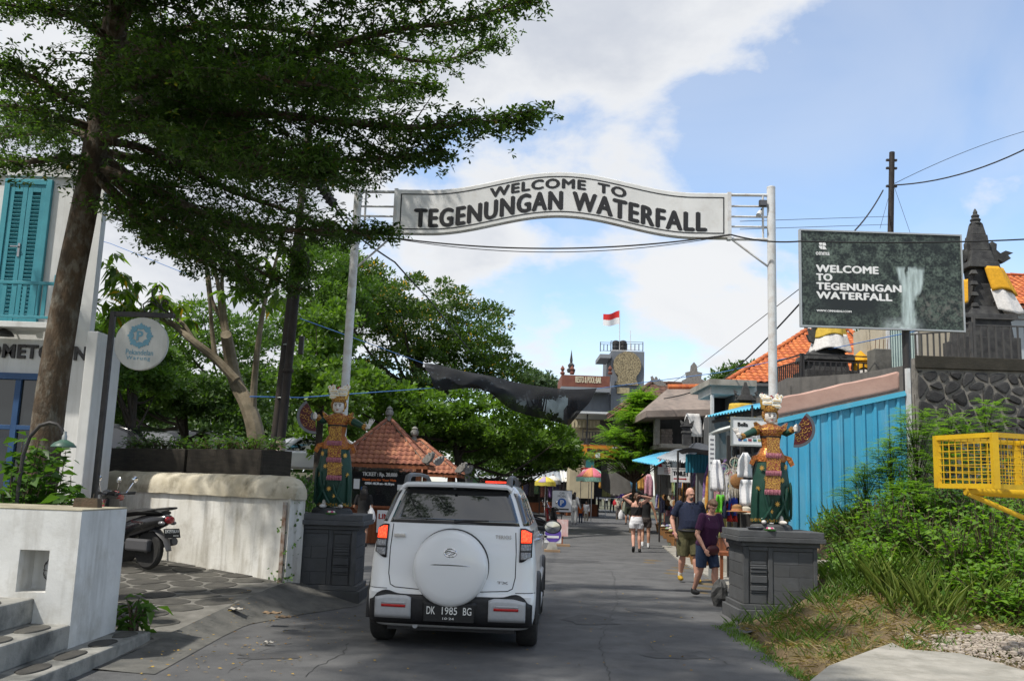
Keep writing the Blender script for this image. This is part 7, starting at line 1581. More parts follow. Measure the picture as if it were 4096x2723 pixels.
shrub('broad leaved shrub around the garden lamp post',(P(12,515,10).x,10.0,.12),(.75,.55,.75),1500,.16,LM['bank2'],.6,nst=26,hgt=1.95);shrub('leafy bush at the foot of the shade tree trunk',(P(50,515,10.3).x,10.3,.15),(.6,.5,.7),1100,.15,LM['bank2'],.6,nst=22,hgt=1.85);shrub('small glossy shrub between the tree and the black sign post',(P(82,510,10.6).x,10.6,.15),(.4,.35,.6),420,.12,LM['bank2'],.5,nst=16,hgt=1.6);shrub('dark low plant squeezed behind the white gate pillar',(-3.72,9.75,.05),(.16,.25,.3),40,.16,LM['bank2'],.4,nst=7,hgt=.5,droop=.35);shrub('long leaved plant hanging beside the gate pillar base',(-3.68,9.62,.06),(.14,.2,.25),22,.22,LM['bank2'],.35,nst=7,hgt=.5,droop=.5)
for k in range(13):
    u=1.3+k*.29;q=wA+wd*u-wn*.72;lab=['low grassy plants growing in the planter by the poles','low grassy plants growing in the planter by the shop'][u>2.93]
    shrub(lab,(q.x,q.y,2.03),(.32,.25,.2),110,.10,LM['mid' if k%2 else 'bank2'],.35,'planter_plant','plants in the planters',nst=10,hgt=.3)
# vines on the wall end
def scatter_leaves(name,label,pts,per,ls,mat,spread,asp=.7,cat='vines',kind=None,out=(0,-1,0)):
    pts=np.array([p[:]for p in pts]);N_=len(pts)*per;pos=np.repeat(pts,per,0)+rng.normal(size=(N_,3))*np.array(spread);sz=ls*rng.uniform(.6,1.2,N_);o=leaf_mesh(name,pos,unit(N_)*.8+np.array([0,0,-.3]),unit(N_)*.6+np.array(out)+np.array([0,0,.4]),sz,sz*asp,rng.random(N_)*.95,mat,None,origin=tuple(pts[0]));return tag(o,label,cat,kind=kind)
vp=[Vector((-2.97+random.uniform(-.10,.06),13.2+random.uniform(-.15,1.2),random.uniform(.15,1.65)))for _ in range(90)];scatter_leaves('creeping_vine','dark creeping vine over the wall end by the statue pedestal',vp,22,.055,LM['bank2'],(.07,.08,.07))
# hedge mass closing the terrace behind the parked cars
hp=[Vector((random.uniform(-26,-7.5),random.uniform(50,56),2+random.uniform(0,4.5)))for _ in range(700)];scatter_leaves('hedge','dense green hedge closing the far side of the car park',hp,22,.4,LM['dark'],(.5,.4,.4),.5,'hedge','stuff')
hp=[Vector((random.uniform(-6.6,-4.2)-.0,random.uniform(17.5,24),1.0+random.uniform(0,.5)))for _ in range(150)];hp=[h for h in hp if h.x<-3.6-(h.y-14.3)*.30];scatter_leaves('hedge','low green hedge along the terrace edge behind the left statue',hp,30,.12,LM['ket'],(.2,.2,.15),.5,'hedge','stuff')
shrub('yellow green shrub between the kiosk and the market',(P(484,490,40).x,40,0),(.7,.6,1.1),500,.28,LM['lime'],.4,nst=14,hgt=2.3)
tree('far_tree','wide dark tree crown closing the view behind the market stalls',(P(520,490,95).x,95,0),[el(470,450,95,50,3,30),el(520,460,95,50,3,26),el(560,470,95,30,3,20)],160,1.5,9000,.5,LM['dark'],(.4,.3))
# ---- right bank vegetation
def bank_plants():
    rr=random.Random(5)
    # tall feathery shrubs in front of the blue wall and the stone wall
    for px,Y,top,w,lab,n in((862,15.8,452,30,'tall feathery bank shrub before the middle of the blue wall',46),(888,15.5,425,34,'tall feathery bank shrub before the end of the blue wall',60),(915,15.6,385,34,'tall feathery shrub climbing past the billboard post',70),(948,16.5,395,36,'feathery shrub against the retaining wall left of the yellow cage',60),(985,16.5,380,30,'pale feathery shrub against the retaining wall above the yellow cage',40),(905,14.8,470,44,'dense feathery shrub at the foot of the billboard post',60)):
        q=P(px,500,Y);b=on_bank(q.x,Y);tz=P(px,top,Y).z;mid=(b.z+tz)/2
        pin_tree(lab,b,[((q.x,Y,mid-.1),(w*Y/F,.5,(tz-b.z)*.42)),((q.x+.1,Y,mid+(tz-b.z)*.22),(w*.6*Y/F,.4,(tz-b.z)*.3))],n,LM['bank' if n%20 else 'pin'],.05,.30,'feathery_shrub','plant',.022,m_bark_d,6,10)
    specs=[(838,14.6,.4,.8,'bank2'),(868,14.2,.6,1.0,'bank'),(895,13.6,.7,1.0,'bank2'),(925,13.2,.7,1.0,'bank'),(955,12.6,.7,1.0,'bank'),(985,12.4,.7,1.1,'bank'),(1015,12.0,.7,1.2,'bank'),(1012,11.2,.6,.6,'bank'),(975,11.9,.5,.5,'bank'),(920,12.6,.5,.45,'bank2'),(880,13.1,.45,.5,'bank'),(940,14.5,.8,1.3,'bank2'),(990,14.2,.8,1.4,'bank2'),(1030,13.6,.8,1.5,'bank'),(1060,12.5,.8,1.4,'bank'),(905,15.2,.7,1.3,'bank2'),(850,15.4,.6,.9,'bank2'),(960,15.8,.9,1.4,'bank2')]
    for i,(px,Y,r,h,mt)in enumerate(specs):
        q=P(px,500,Y);b=on_bank(q.x,Y);shrub(['leafy green bush in the thicket on the roadside bank','dark leafy bush in the thicket on the roadside bank'][mt=='bank2'],b,(r,r*.8,h*.6),480,.10,LM[mt],.62,'bank_bush',['light bushes on the bank','dark bushes on the bank'][mt=='bank2'],nst=30,hgt=h*rr.uniform(.75,1.2))
    # grass, dry grass, ground cover
    pos,ax,tn,ln=[],[],[],[];dpos,dax,dtn=[],[],[]
    def hgt(x,y):return bankz(x,y)-.01
    for _ in range(3000):
        x,y=rr.uniform(3.05,8.5),rr.uniform(7.5,16.8)
        if(2.95<x<4.35 and 12.6<y<14.0)or(y>12.6 and x<4.3+1.2*sm(y,13.1,14.6)):continue
        if y<9.7-.0 and x<5.6 and not(x<3.2):continue
        if x>3.9 and y<10.0 and rr.random()<.8:continue
        d=sm(y,9.2,12.0);z=hgt(x,y);dry=rr.random()<(.84 if y<12.4 and x<7 else .15);m=rr.randint(10,20);sp=.10
        for _ in range(m):
            p=[x+rr.gauss(0,sp),y+rr.gauss(0,sp),z];a=rr.random()*6.28;l_=rr.uniform(.10,.26)*(.7+.8*d)
            if dry:dpos.append(p);dax.append([math.cos(a),math.sin(a),rr.uniform(.05,.8)]);dtn.append(rr.random())
            else:pos.append(p);ax.append([math.cos(a)*.5,math.sin(a)*.5,rr.uniform(.5,1.2)]);tn.append(rr.random()*.95);ln.append(l_)
    ln=np.array(ln);tag(leaf_mesh('grass',pos,ax,unit(len(pos)),ln,.014,tn,LM['grass'],None,'blade',origin=(5,11,.5),droop=.25),'green grass tufts covering the roadside bank','grass',kind='stuff');tag(leaf_mesh('dry_grass',dpos,dax,unit(len(dpos)),rng.uniform(.08,.24,len(dpos)),.012,dtn,LM['dry'],None,'blade',origin=(4,10,.3),droop=.2),'dry yellow cut grass lying on the lower bank','grass',kind='stuff')
    cp=[]
    for _ in range(1500):
        x,y=rr.uniform(3.6,9),rr.uniform(10.6,16.8)
        if(y>12.4 and x<4.5+1.0*sm(y,13.1,14.6))or(x<5.0 and y<12.9):continue
        if y<12.0 and x<6.2 and rr.random()<.85:continue
        cp.append(Vector((x,y,bankz(x,y)+rr.uniform(.02,.35)*sm(y,10.3,12.5))))
    scatter_leaves('ground_cover','low green ground cover plants on the bank',cp,26,.07,LM['bank'],(.11,.11,.05),.65,'ground cover','stuff',out=(0,-.3,.8))
    tp,ta,tt_=[],[],[]
    for _ in range(230):
        x,y=rr.uniform(4.6,9),rr.uniform(11.4,16.6)
        if x<5.4 and y>13:continue
        for _ in range(16):a=rr.random()*6.28;s_=rr.uniform(.1,.55);tp.append((x+rr.gauss(0,.07),y+rr.gauss(0,.07),bankz(x,y)));ta.append((math.cos(a)*s_,math.sin(a)*s_,1));tt_.append(rr.random()*.95)
    n=len(tp);tag(leaf_mesh('tall_grass',tp,ta,unit(n),rng.uniform(.45,1.0,n),.018,tt_,leaf_mat('leaf_tall_grass',(.10,.17,.03),(.27,.32,.08),.4),None,'blade',origin=(6,13,1),droop=.35),'tall yellow green grass among the bushes of the bank','grass',kind='stuff')
    # verge tufts along the road edge and by the pedestal
    vp=[];
    for _ in range(110):
        y=rr.uniform(7.6,12.3);vp.append((2.78+rr.uniform(-.06,.12),y,0.0))
    vp+=[(2.93+rr.gauss(0,.04),12.45+rr.gauss(0,.12),.0)for _ in range(10)]
    g=G(636+45,546.5);vp+=[(g.x+rr.gauss(0,.22),g.y+rr.gauss(0,.5),.03)for _ in range(26)]
    pp=np.repeat(np.array(vp),9,0)+rng.normal(size=(len(vp)*9,3))*np.array([.04,.04,0]);n=len(pp);tag(leaf_mesh('verge_grass',pp,np.c_[rng.normal(size=(n,2))*.5,np.ones(n)],unit(n),rng.uniform(.03,.10,n),.012,rng.random(n)*.95,LM['grass'],None,'blade',origin=(2.8,10,0),droop=.2),'sparse grass along the asphalt edge','grass',kind='stuff')
bank_plants()
# ================================================================== VEHICLES
def scooter(label,loc,rz,paint,plate_txt=None,name_txt=None,rail=True):
    t=thing('motor_scooter',label,'scooter',loc,rz);b=lambda mb,nm,mt,par=t,**k:mb.build(nm,mt,par,local=True,**k)
    rub=M('tyre_rubber',(.018,.018,.019));gr=M('scooter_grey',(.08,.08,.085),rough=.5);ch=M('chrome',(.72,.72,.74));blkp=M('seat_vinyl',(.02,.02,.02),rough=.5)
    for y in(-.60,.62):
        rt=Matrix.Rotation(R(90),3,'Y');w=b(MB().lathe([(.19,-.045),(.235,-.05),(.262,-.03),(.27,0),(.262,.03),(.235,.05),(.19,.045)],(0,y,.27),28,rot=rt),'tyre',rub,smooth=True)
        m=MB();m.tube([(0,y+.19*math.cos(a),.27+.19*math.sin(a))for a in np.linspace(0,2*math.pi,25)],.018,6)
        for k in range(5):a=k*2*math.pi/5;m.bar((0,y,.27),(0,y+.18*math.cos(a),.27+.18*math.sin(a)),.03,.02)
        m.tube([(-.06,y,.27),(.06,y,.27)],.045,10);b(m,'rim',gr,w)
    def sec(y,rx,rz_,zc,n=14):return[(rx*math.cos(2*math.pi*i/n),y,zc+rz_*math.sin(2*math.pi*i/n))for i in range(n)]
    b(MB().loft([sec(-.98,.035,.03,.73),sec(-.90,.10,.085,.70),sec(-.70,.15,.12,.66),sec(-.45,.17,.14,.60),sec(-.20,.16,.15,.53),sec(.0,.13,.13,.46)]),'rear_body',paint,smooth=True,fixn=True)
    b(MB().loft([sec(-.88,.09,.03,.795),sec(-.75,.13,.045,.80),sec(-.45,.155,.05,.795),sec(-.25,.13,.05,.775),sec(-.05,.10,.04,.74)]),'seat',blkp,smooth=True,fixn=True)
    b(MB().bb((-.16,-.02,.27),(.16,.38,.33)),'footboard',gr,bevel=.02)
    b(MB().loft([[(x*kx,.36+dy+.05*s-abs(x)*.25,z)for x,s in((-.2,0),(-.1,1),(.1,1),(.2,0),(.14,-.6),(-.14,-.6))]for z,kx,dy in((.28,.6,.04),(.42,.95,.03),(.60,1.0,.01),(.80,.75,-.02),(.95,.5,-.04))]),'front_shield',paint,smooth=True,fixn=True)
    b(MB().loft([sec(.30,.11,.06,1.0),sec(.40,.13,.08,1.0),sec(.50,.07,.05,.98)]),'headlight_cowl',paint,smooth=True,fixn=True);b(MB().ell((0,.50,.98),(.07,.03,.05)),'headlight',M('lamp_clear',(.3,.3,.31)),smooth=True)
    b(MB().tube([(-.34,.24,1.04),(-.12,.32,1.02),(.12,.32,1.02),(.34,.24,1.04)],.016,8),'handlebar',gr,smooth=True);b(MB().tube([(0,.60,.30),(0,.36,.98)],.035,8),'fork',gr)
    for s in(-1,1):
        b(MB().tube([(s*.34,.24,1.04),(s*.23,.27,1.03)],.022,8),'grip',blkp);mi=b(MB().tube([(s*.22,.28,1.04),(s*.30,.24,1.20)],.007,6),'mirror_stalk',ch)
        b(MB().ell((s*.31,.235,1.235),(.055,.02,.05),12,8),'mirror',ch,mi,smooth=True)
    b(MB().tube([(0,.38,.52),(0,.62,.56),(0,.86,.42)],[.07,.075,.05],8,flat=.5),'front_mudguard',paint,smooth=True);b(MB().tube([(0,-.40,.5),(0,-.72,.55),(0,-.93,.42),(0,-1.0,.28)],[.06,.07,.06,.05],8,flat=.35),'rear_mudguard',gr,smooth=True)
    b(MB().ell((0,-.965,.70),(.085,.035,.055),12,8),'tail_light',M('tail_red',(.28,.012,.02),rough=.2,spec=.7),smooth=True)
    for s in(-1,1):b(MB().ell((s*.10,-.92,.655),(.04,.06,.03),10,6),'indicator',M('lamp_clear',(.3,.3,.31)),smooth=True)
    b(MB().bb((-.15,-.72,.25),(-.05,-.25,.42)),'engine_case',gr,bevel=.03);b(MB().tube([(.14,-.30,.30),(.16,-.6,.33),(.16,-.92,.40)],[.03,.05,.055],10),'exhaust',gr,smooth=True)
    if rail:b(MB().tube([(-.13,-.55,.80),(-.13,-.85,.845),(-.07,-1.0,.865),(.07,-1.0,.865),(.13,-.85,.845),(.13,-.55,.80)],.014,8),'grab_rail',blkp,smooth=True)
    pl=b(MB().box((0,-1.035,.52),(.27,.008,.13),Matrix.Rotation(R(-18),3,'X')),'number_plate',M('plate_black',(.012,.012,.013)))
    W=WM[t];u=W.to_3x3()
    if plate_txt:
        text(plate_txt[0],W@Vector((-.118,-1.040,.525)),u@Vector((1,0,0)),u@Vector((0,.31,.95)),w=.235,h=.045,depth=.004,mat=M('plate_white',(.75,.75,.72)),parent=pl);text(plate_txt[1],W@Vector((.01,-1.055,.478)),u@Vector((1,0,0)),u@Vector((0,.31,.95)),w=.09,h=.02,depth=.004,mat=M('plate_white',(.75,.75,.72)),parent=pl)
    if name_txt:text(name_txt,W@Vector((.172,-.66,.625)),u@Vector((0,1,.0)),u@Vector((0,0,1)),w=.26,h=.055,depth=.006,mat=ch,parent=t);text(name_txt,W@Vector((-.168,-.38,.625)),u@Vector((0,-1,.0)),u@Vector((0,0,1)),w=.26,h=.055,depth=.006,mat=ch,parent=t)
    return t
pblack=M('scooter_black',(.012,.012,.014),rough=.2,coat=.6);pred=M('scooter_red',(.28,.012,.015),rough=.25,coat=.6)
q=G(157,573,.30);scooter('black scooter with a chrome script badge parked against the white wall',(q.x-.66,q.y+.30,fz(q.y+.47)-.01),R(60),pblack,('DK2975KAV','04·25'),'Scoopy')
scooter('red motorbike with a round mirror parked behind the black sign post',(P(112,500,13.2).x-.55,13.75,fz(13.6)),R(-35),pred)
for px,Y,lab,p_,a in((546,33,'black scooter parked beside the parking sign',pblack,-60),(539,36,'dark red scooter parked behind the black one',pred,-75)):
    q=P(px,500,Y);scooter(lab,(q.x,Y,0),R(a),p_)
def parked_car(label,loc,rz,paint):
    t=thing('parked_car',label,'car',loc,rz,'cars on the terrace car park');b=lambda mb,nm,mt,par=t,**k:mb.build(nm,mt,par,local=True,**k)
    lo=[(-2.05,.35),(-2.1,.6),(-2.05,.95),(-.0,1.0),(1.0,.98),(1.9,.85),(2.08,.6),(2.05,.32)];hi=[(-2.0,.95),(-1.75,1.4),(-1.35,1.6),(.0,1.63),(.5,1.5),(1.1,.99)]
    b(MB().prism(lo,(-.86,0,0),(0,1,0),(0,0,1),(1.72,0,0)),'body',paint,bevel=.08,fixn=True,smooth=True);b(MB().prism(hi,(-.76,0,0),(0,1,0),(0,0,1),(1.52,0,0)),'cabin',paint,bevel=.06,fixn=True,smooth=True)
    gl_=M('tinted_glass',(.006,.007,.009))
    for s in(-1,1):
        b(MB().prism([(-1.68,1.02),(-1.5,1.36),(-1.3,1.5),(-.55,1.52),(-.5,1.02)],(s*.762,0,0),(0,1,0),(0,0,1),(s*.01,0,0)),'side_window',gl_,fixn=True);b(MB().prism([(-.42,1.02),(-.45,1.52),(.05,1.52),(.42,1.40),(.9,1.02)],(s*.762,0,0),(0,1,0),(0,0,1),(s*.01,0,0)),'side_window',gl_,fixn=True)
        for y in(-1.3,1.28):
            w=b(MB().lathe([(.2,-.1),(.31,-.1),(.335,-.06),(.335,.06),(.31,.1),(.2,.1)],(s*.79,y,.335),24,rot=Matrix.Rotation(R(90),3,'Y')),'tyre',M('tyre_rubber',(.018,.018,.019)),smooth=True);b(MB().lathe([(.2,-.08),(.2,.08),(.06,.1),(.001,.1)],(s*.80,y,.335),16,rot=Matrix.Rotation(R(90)*s,3,'Y')),'rim',M('silver_trim',(.4,.41,.43)),w);b(MB().tube([(s*.868,y+.40*math.cos(a),.335+.40*math.sin(a))for a in np.linspace(0,math.pi,12)],.03,6),'arch_flare',M('black_trim',(.014,.014,.016)),smooth=True)
        b(MB().box((s*.66,-2.09,.85),(.3,.06,.22)),'tail_light',M('tail_red',(.28,.012,.02)),bevel=.02);b(MB().box((s*.62,2.03,.74),(.34,.08,.14)),'headlight',M('lamp_clear',(.3,.3,.31)),bevel=.02)
    b(MB().prism([(-.62,0),(.62,0),(.54,.42),(-.54,.42)],(0,-1.99,1.0),(1,0,0),(0,.45,.9),(0,-.012,.006)),'rear_window',gl_,fixn=True);b(MB().prism([(-.64,0),(.64,0),(.56,.62),(-.56,.62)],(0,1.09,1.02),(1,0,0),(0,-.72,.69),(0,.012,.012)),'windscreen',gl_,fixn=True)
    return t
wp=M('white_car_paint',(.74,.75,.76));parked_car('white hatchback parked on the terrace behind the left statue',(P(303,470,36).x,36,terr(36)+.05),R(118),wp);parked_car('black car with bright lamps parked under the terrace trees',(P(128,440,24).x,24.5,terr(24.5)),R(250),M('black_car_paint',(.012,.012,.014),rough=.2,coat=.6));parked_car('silver car parked under the dark tree on the terrace',(P(182,440,30).x,30,terr(30)),R(80),M('silver_car_paint',(.4,.41,.42),rough=.3,metal=.5,coat=.5))
# ================================================================== UTILITY POLES AND WIRES
m_pole=M('pole_black',(.03,.026,.024),(.05,.038,.03),4,.7,.2);m_rust=M('pole_rusty',(.035,.026,.022),(.02,.017,.016),3,.75,.3)
u1=thing('utility_pole','tall black utility pole leaning beside the planters','pole',(P(272,458,15.7).x,15.7,2));a=P(272,460,15.7);MB().tube([a,P(288,320,15.7),P(305,165,15.7),P(311,110,15.7)],[.065,.062,.06,.055],10).build('shaft',m_pole,u1,smooth=True)
for py in(345,398):c=P(278+(430-py)*.115,py,15.66);MB().lathe([(.078,0),(.082,.01),(.078,.02)],c,12).build('clamp',M('worn_alu',(.35,.37,.36)),u1)
u2=thing('utility_pole','rusty brown utility pole with a white painted foot','pole',(P(280,466,15.3).x,15.3,1.7));a,b_,c_=P(279,470,15.3),P(281,440,15.3),P(300,255,15.3)
MB().tube([b_,P(290,350,15.3),c_,P(302,235,15.3)],[.07,.068,.06,.06],10).build('shaft',m_rust,u2,smooth=True);MB().tube([a,b_],[.08,.078],10).build('painted_foot',M('rusty_white_metal',(.5,.47,.42)),u2,smooth=True)
MB().lathe([(.088,0),(.095,.03),(.09,.06)],P(288,372,15.3),12).build('joint_collar',m_rust,u2);c=P(296.5,345,15.25);MB().box(c+Vector((.09,-.05,0)),(.08,.08,.3)).build('meter_box',m_iron,u2,bevel=.01)
m_cab=M('cable_black',(.015,.015,.016),rough=.6);m_cabb=M('cable_blue',(.06,.18,.45),rough=.6)
c=P(302,272,15.2);t=MB();
for k in range(5):t.tube([c+Vector(((.11+.012*k)*math.cos(a),-.06-.02*k,(.30+.012*k)*math.sin(a)))for a in np.linspace(0,2*math.pi,26)],.014,6)
tag(t.build('cable_coil',m_cab,origin=c,smooth=True),'thick coil of spare black cable hung on the rusty pole','cable coil')
A,B_=P(317,180,13.4),P(334,205,13.2);sb=thing('cable_junction_box','black ribbed cable junction box slung on a cable left of the arch','junction box',A);mb=MB();mb.bar(A,B_,.13,.10);mb.build('housing',m_iron,sb,bevel=.02)
for k in range(5):p_=A.lerp(B_,.15+k*.17);d=(B_-A).normalized();MB().bar(p_-d*.012,p_+d*.012,.15,.12).build('rib',m_iron,sb)
cable([P(150,-60,12.5),P(250,70,13),A],.014,'thick black cable running from the tree crown to the junction box',m_cab,sag=.02);cable([B_,P(352,232,13.6),P(395,262,17),P(430,300,22),P(470,350,30)],.016,'thick black cable falling from the junction box behind the arch',m_cab,sag=.01);cable([P(330,195,13.2),P(345,215,13.3),P(368,240,14.5),gp(395,238)],.01,'thin black lead dropping to the gateway corner',m_cab)
cable([gp(393,239)+Vector((0,-.1,0)),gp(729,236)+Vector((0,-.1,0))],.013,'twisted black service cable sagging under the arch',m_cab,sag=.20,n=24);cable([gp(393,240)+Vector((0,-.13,0)),gp(729,237)+Vector((0,-.13,0))],.007,'thin wire sagging lowest under the arch',m_cab,sag=.25,n=24);cable([gp(729,236)+Vector((0,-.1,0)),P(800,241,13.8),P(1060,237,14.5)],.013,'black service cable leaving the arch towards the shrine',m_cab,sag=.05)
py_=27.0;up=thing('utility_pole','thin brown utility pole rising behind the billboard','pole',(P(889,400,py_).x,py_,TZ));x_=P(892,152,py_);MB().tube([(P(886,340,py_).x,py_,TZ),x_],[.10,.08],10).build('shaft',m_rust,up,smooth=True)
for pz_ in(160,168,186):q=P(891.5,pz_,py_);MB().bb((q.x-.16,py_-.04,q.z-.03),(q.x+.16,py_+.04,q.z+.03)).build('bracket',m_iron,up)
pt=P(891,185,py_);cable([pt,P(1060,130,24)],.022,'thick black power line from the brown pole to the upper right',m_cab,sag=.35);cable([pt,P(1060,122,30)],.009,'thin wire above the shrine from the brown pole',m_cab,sag=-.2);cable([P(883,190,py_),P(855,230,24),P(800,303,22),P(722,380,30),P(664,398,36)],.022,'heavy black cable descending from the brown pole to the cement roof',m_cab,sag=.08);cable([P(800,288,24),P(700,365,40),P(640,402,60)],.012,'thin grey wire running down to the far roofs',m_cab)
for a0,lab in((217,'upper thin wire from the arch to the brown pole'),(225,'lower thin wire from the arch to the brown pole')):cable([P(740,a0+4,20),P(892,a0-1,27)],.007,lab,m_cab)
cable([P(891,188,py_),P(880,228,25)],.006,'short drop wire on the left of the brown pole',m_cab);cable([P(892,180,py_),P(910,232,25)],.006,'short drop wire on the right of the brown pole',m_cab);cable([P(597,388,38),P(720,372,30),P(880,338,22),P(960,322,20)],.012,'thin blue rope from the shade net to the shrine',m_cabb);cable([P(60,230,22),P(110,243,22),P(195,277,20)],.008,'thin blue wire behind the white shop',m_cabb);cable([P(250,396,16.5),P(300,397,18),P(440,387,30)],.012,'thin blue rope stretched behind the left statue',m_cabb);cable([P(300,318,17),P(424,363,29)],.01,'thin blue cord tying the shade net to the poles',m_cabb)
# black shade net
def net_mat():
    m=M('shade_net',(.008,.008,.009),rough=.9);nt=m.node_tree;N=nt.nodes;tc=N.new('ShaderNodeTexCoord');n=N.new('ShaderNodeTexNoise');n.inputs['Scale'].default_value=.8;n.inputs['Detail'].default_value=3;nt.links.new(tc.outputs['Object'],n.inputs['Vector']);r_=N.new('ShaderNodeMapRange');nt.links.new(n.outputs[0],r_.inputs[0]);r_.inputs[1].default_value=.4;r_.inputs[2].default_value=.7;r_.inputs[3].default_value=.985;r_.inputs[4].default_value=.86;nt.links.new(r_.outputs[0],N['Principled BSDF'].inputs['Alpha']);return m
T_=[P(424,363,29),P(450,368,30),P(490,374,32),P(520,384,34),P(560,387,36),P(597,388,38)];D_=[P(438,389,28.8),P(460,388,29.8),P(488,392,31.5),P(512,408,33),P(540,419,35),P(569,424,36.6)]
TT,DD=curve(T_,6),curve(D_,6)
def netf(u,v):
    k=u*(len(TT)-1);i=min(len(TT)-2,int(k));a=TT[i].lerp(TT[i+1],k-i);b=DD[i].lerp(DD[i+1],k-i);q=a.lerp(b,v);q.z+=-.10*math.sin(math.pi*v)+.07*math.sin(u*34+v*5)*math.sin(math.pi*v)+.05*math.sin(u*13-v*9);q.y-=1.2*math.sin(math.pi*v)*.5;return q
tag(MB().grid(netf,40,10).build('shade_net',net_mat(),smooth=True,origin=T_[0]),'black shade net strung across the street below the arch','net')
# ================================================================== YELLOW CAGE
cy=thing('barrier_cage','bright yellow mesh counterweight cage on a yellow pipe arm','cage',(6.4,8.8,.1));m_y=M('yellow_paint',(.66,.42,.012),(.60,.36,.012),5,.45,.1,30,dirt=((.35,.2,.02),8,.4));C0,C1,C2=Vector((4.48,8.6,0)),Vector((4.27,9.3,0)),Vector((5.45,8.93,0));C3=C1+C2-C0;z0,z1=1.825,2.295
def face(a,b,top=False):
    for zz in(z0,z1):MB().bar(Vector((a.x,a.y,zz)),Vector((b.x,b.y,zz)),.045,.045).build('frame_bar',m_y,cy)
    L=(b-a).length;n=max(2,int(L/.075));m=MB()
    for i in range(1,n):p_=a.lerp(b,i/n);MB().tube([(p_.x,p_.y,z0),(p_.x,p_.y,z1)],.004,5).build('mesh_wire',m_y,cy)
    for j in range(1,7):zz=z0+(z1-z0)*j/7;MB().tube([(a.x,a.y,zz),(b.x,b.y,zz)],.004,5).build('mesh_wire',m_y,cy)
for a,b in((C0,C1),(C0,C2),(C2,C3),(C1,C3)):face(a,b)
for c in(C0,C1,C2,C3):MB().bb((c.x-.028,c.y-.028,z0-.02),(c.x+.028,c.y+.028,z1+.02)).build('corner_post',m_y,cy)
m_=(C0+C1)/2;MB().bar(Vector((C0.x,C0.y,z0-.0)).lerp(Vector((C3.x,C3.y,z0)),.3),Vector((C1.x,C1.y,z0)).lerp(Vector((C2.x,C2.y,z0)),.3),.05,.03).build('floor_bar',m_y,cy)
pa_,pb_=P(965,489.5,8.95),Vector((6.4,8.85,1.74));MB().tube([pa_,pa_.lerp(pb_,.34)],.048,12).build('pipe_arm',m_y,cy,smooth=True);MB().tube([pa_.lerp(pb_,.34),pb_],.055,12).build('pipe_arm',m_y,cy,smooth=True);MB().tube([pa_.lerp(pb_,.32),pa_.lerp(pb_,.36)],.064,12).build('pipe_flange',m_y,cy);MB().tube([P(968,493,8.93),Vector((6.35,8.85,.95))],.024,10).build('brace',m_y,cy,smooth=True);MB().tube([(6.4,8.85,.05),(6.4,8.85,1.9)],.09,14).build('post',m_y,cy,smooth=True)
# ================================================================== SIGNS
m_sgw=M('sign_white',(.74,.75,.76),rough=.5);m_pur=M('sign_purple',(.12,.07,.36),rough=.5);m_pb=M('sign_blue_p',(.02,.11,.42),rough=.5)
def disc(c,r,mt,par,nm='roundel',y=-.003):return MB().lathe([(.001,0),(r,0),(r,.004),(.001,.004)],c,28,rot=Matrix.Rotation(R(90),3,'X')).build(nm,mt,par)
def arrow(o,L,h,mt,par,d=-1):return MB().prism([(0,0),(d*h*1.1,h),(d*h*1.1,h*.42),(d*L,h*.42),(d*L,-h*.42),(d*h*1.1,-h*.42),(d*h*1.1,-h)],o,(1,0,0),(0,0,1),(0,-.004,0)).build('arrow',mt,par,fixn=True)
Yp=37.0;c=P(562,500.5,Yp);t=thing('parking_sign','white CAR MOBIL parking sign with a blue P roundel','sign',(c.x,Yp,0));MB().bb((c.x-.385,Yp,c.z-.41),(c.x+.385,Yp+.03,c.z+.41)).build('board',m_sgw,t);MB().tube([(c.x,Yp+.05,0),(c.x,Yp+.05,c.z+.3)],.02,6).build('stand',m_iron,t)
for a,b in(((-.40,-.43),(.40,-.41)),((-.40,.41),(.40,.43)),((-.40,-.41),(-.385,.41)),((.385,-.41),(.40,.41))):MB().bb((c.x+a[0],Yp-.005,c.z+a[1]),(c.x+b[0],Yp+.035,c.z+b[1])).build('frame',m_iron,t)
text('CAR',(c.x-.1,Yp-.002,c.z+.27),(1,0,0),(0,0,1),w=.2,h=.085,mat=m_black,parent=t,depth=.003);text('MOBIL',(c.x-.17,Yp-.002,c.z+.15),(1,0,0),(0,0,1),w=.33,h=.085,mat=m_black,parent=t,depth=.003);disc((c.x,Yp-.001,c.z-.06),.175,m_pb,t);text('P',(c.x-.06,Yp-.006,c.z-.16),(1,0,0),(0,0,1),h=.2,mat=m_sgw,parent=t,depth=.003,keep=.012);arrow((c.x-.29,Yp-.001,c.z-.31),-.56,.065,m_black,t)
g=G(552,551);Yi=g.y;t=thing('entry_sign','small purple IN arrow sign on a concrete block','sign',(g.x,Yi,0));MB().box((g.x,Yi,.03),(.42,.36,.06)).build('base',M('wooden_base',(.3,.2,.12)),t);MB().box((g.x,Yi,.16),(.30,.28,.20),taper=.6).build('concrete_block',m_conc_pale,t);c=P(553,533.5,Yi);MB().bb((c.x-.23,Yi-.02,c.z-.23),(c.x+.23,Yi+.0,c.z+.23)).build('board',m_sgw,t);disc((c.x,Yi-.0215,c.z),.222,m_pur,t);text('IN',(c.x-.08,Yi-.0265,c.z+.06),(1,0,0),(0,0,1),w=.16,h=.12,mat=m_sgw,parent=t,depth=.003,keep=.01);arrow((c.x-.15,Yi-.0265,c.z-.07),-.31,.075,m_sgw,t)
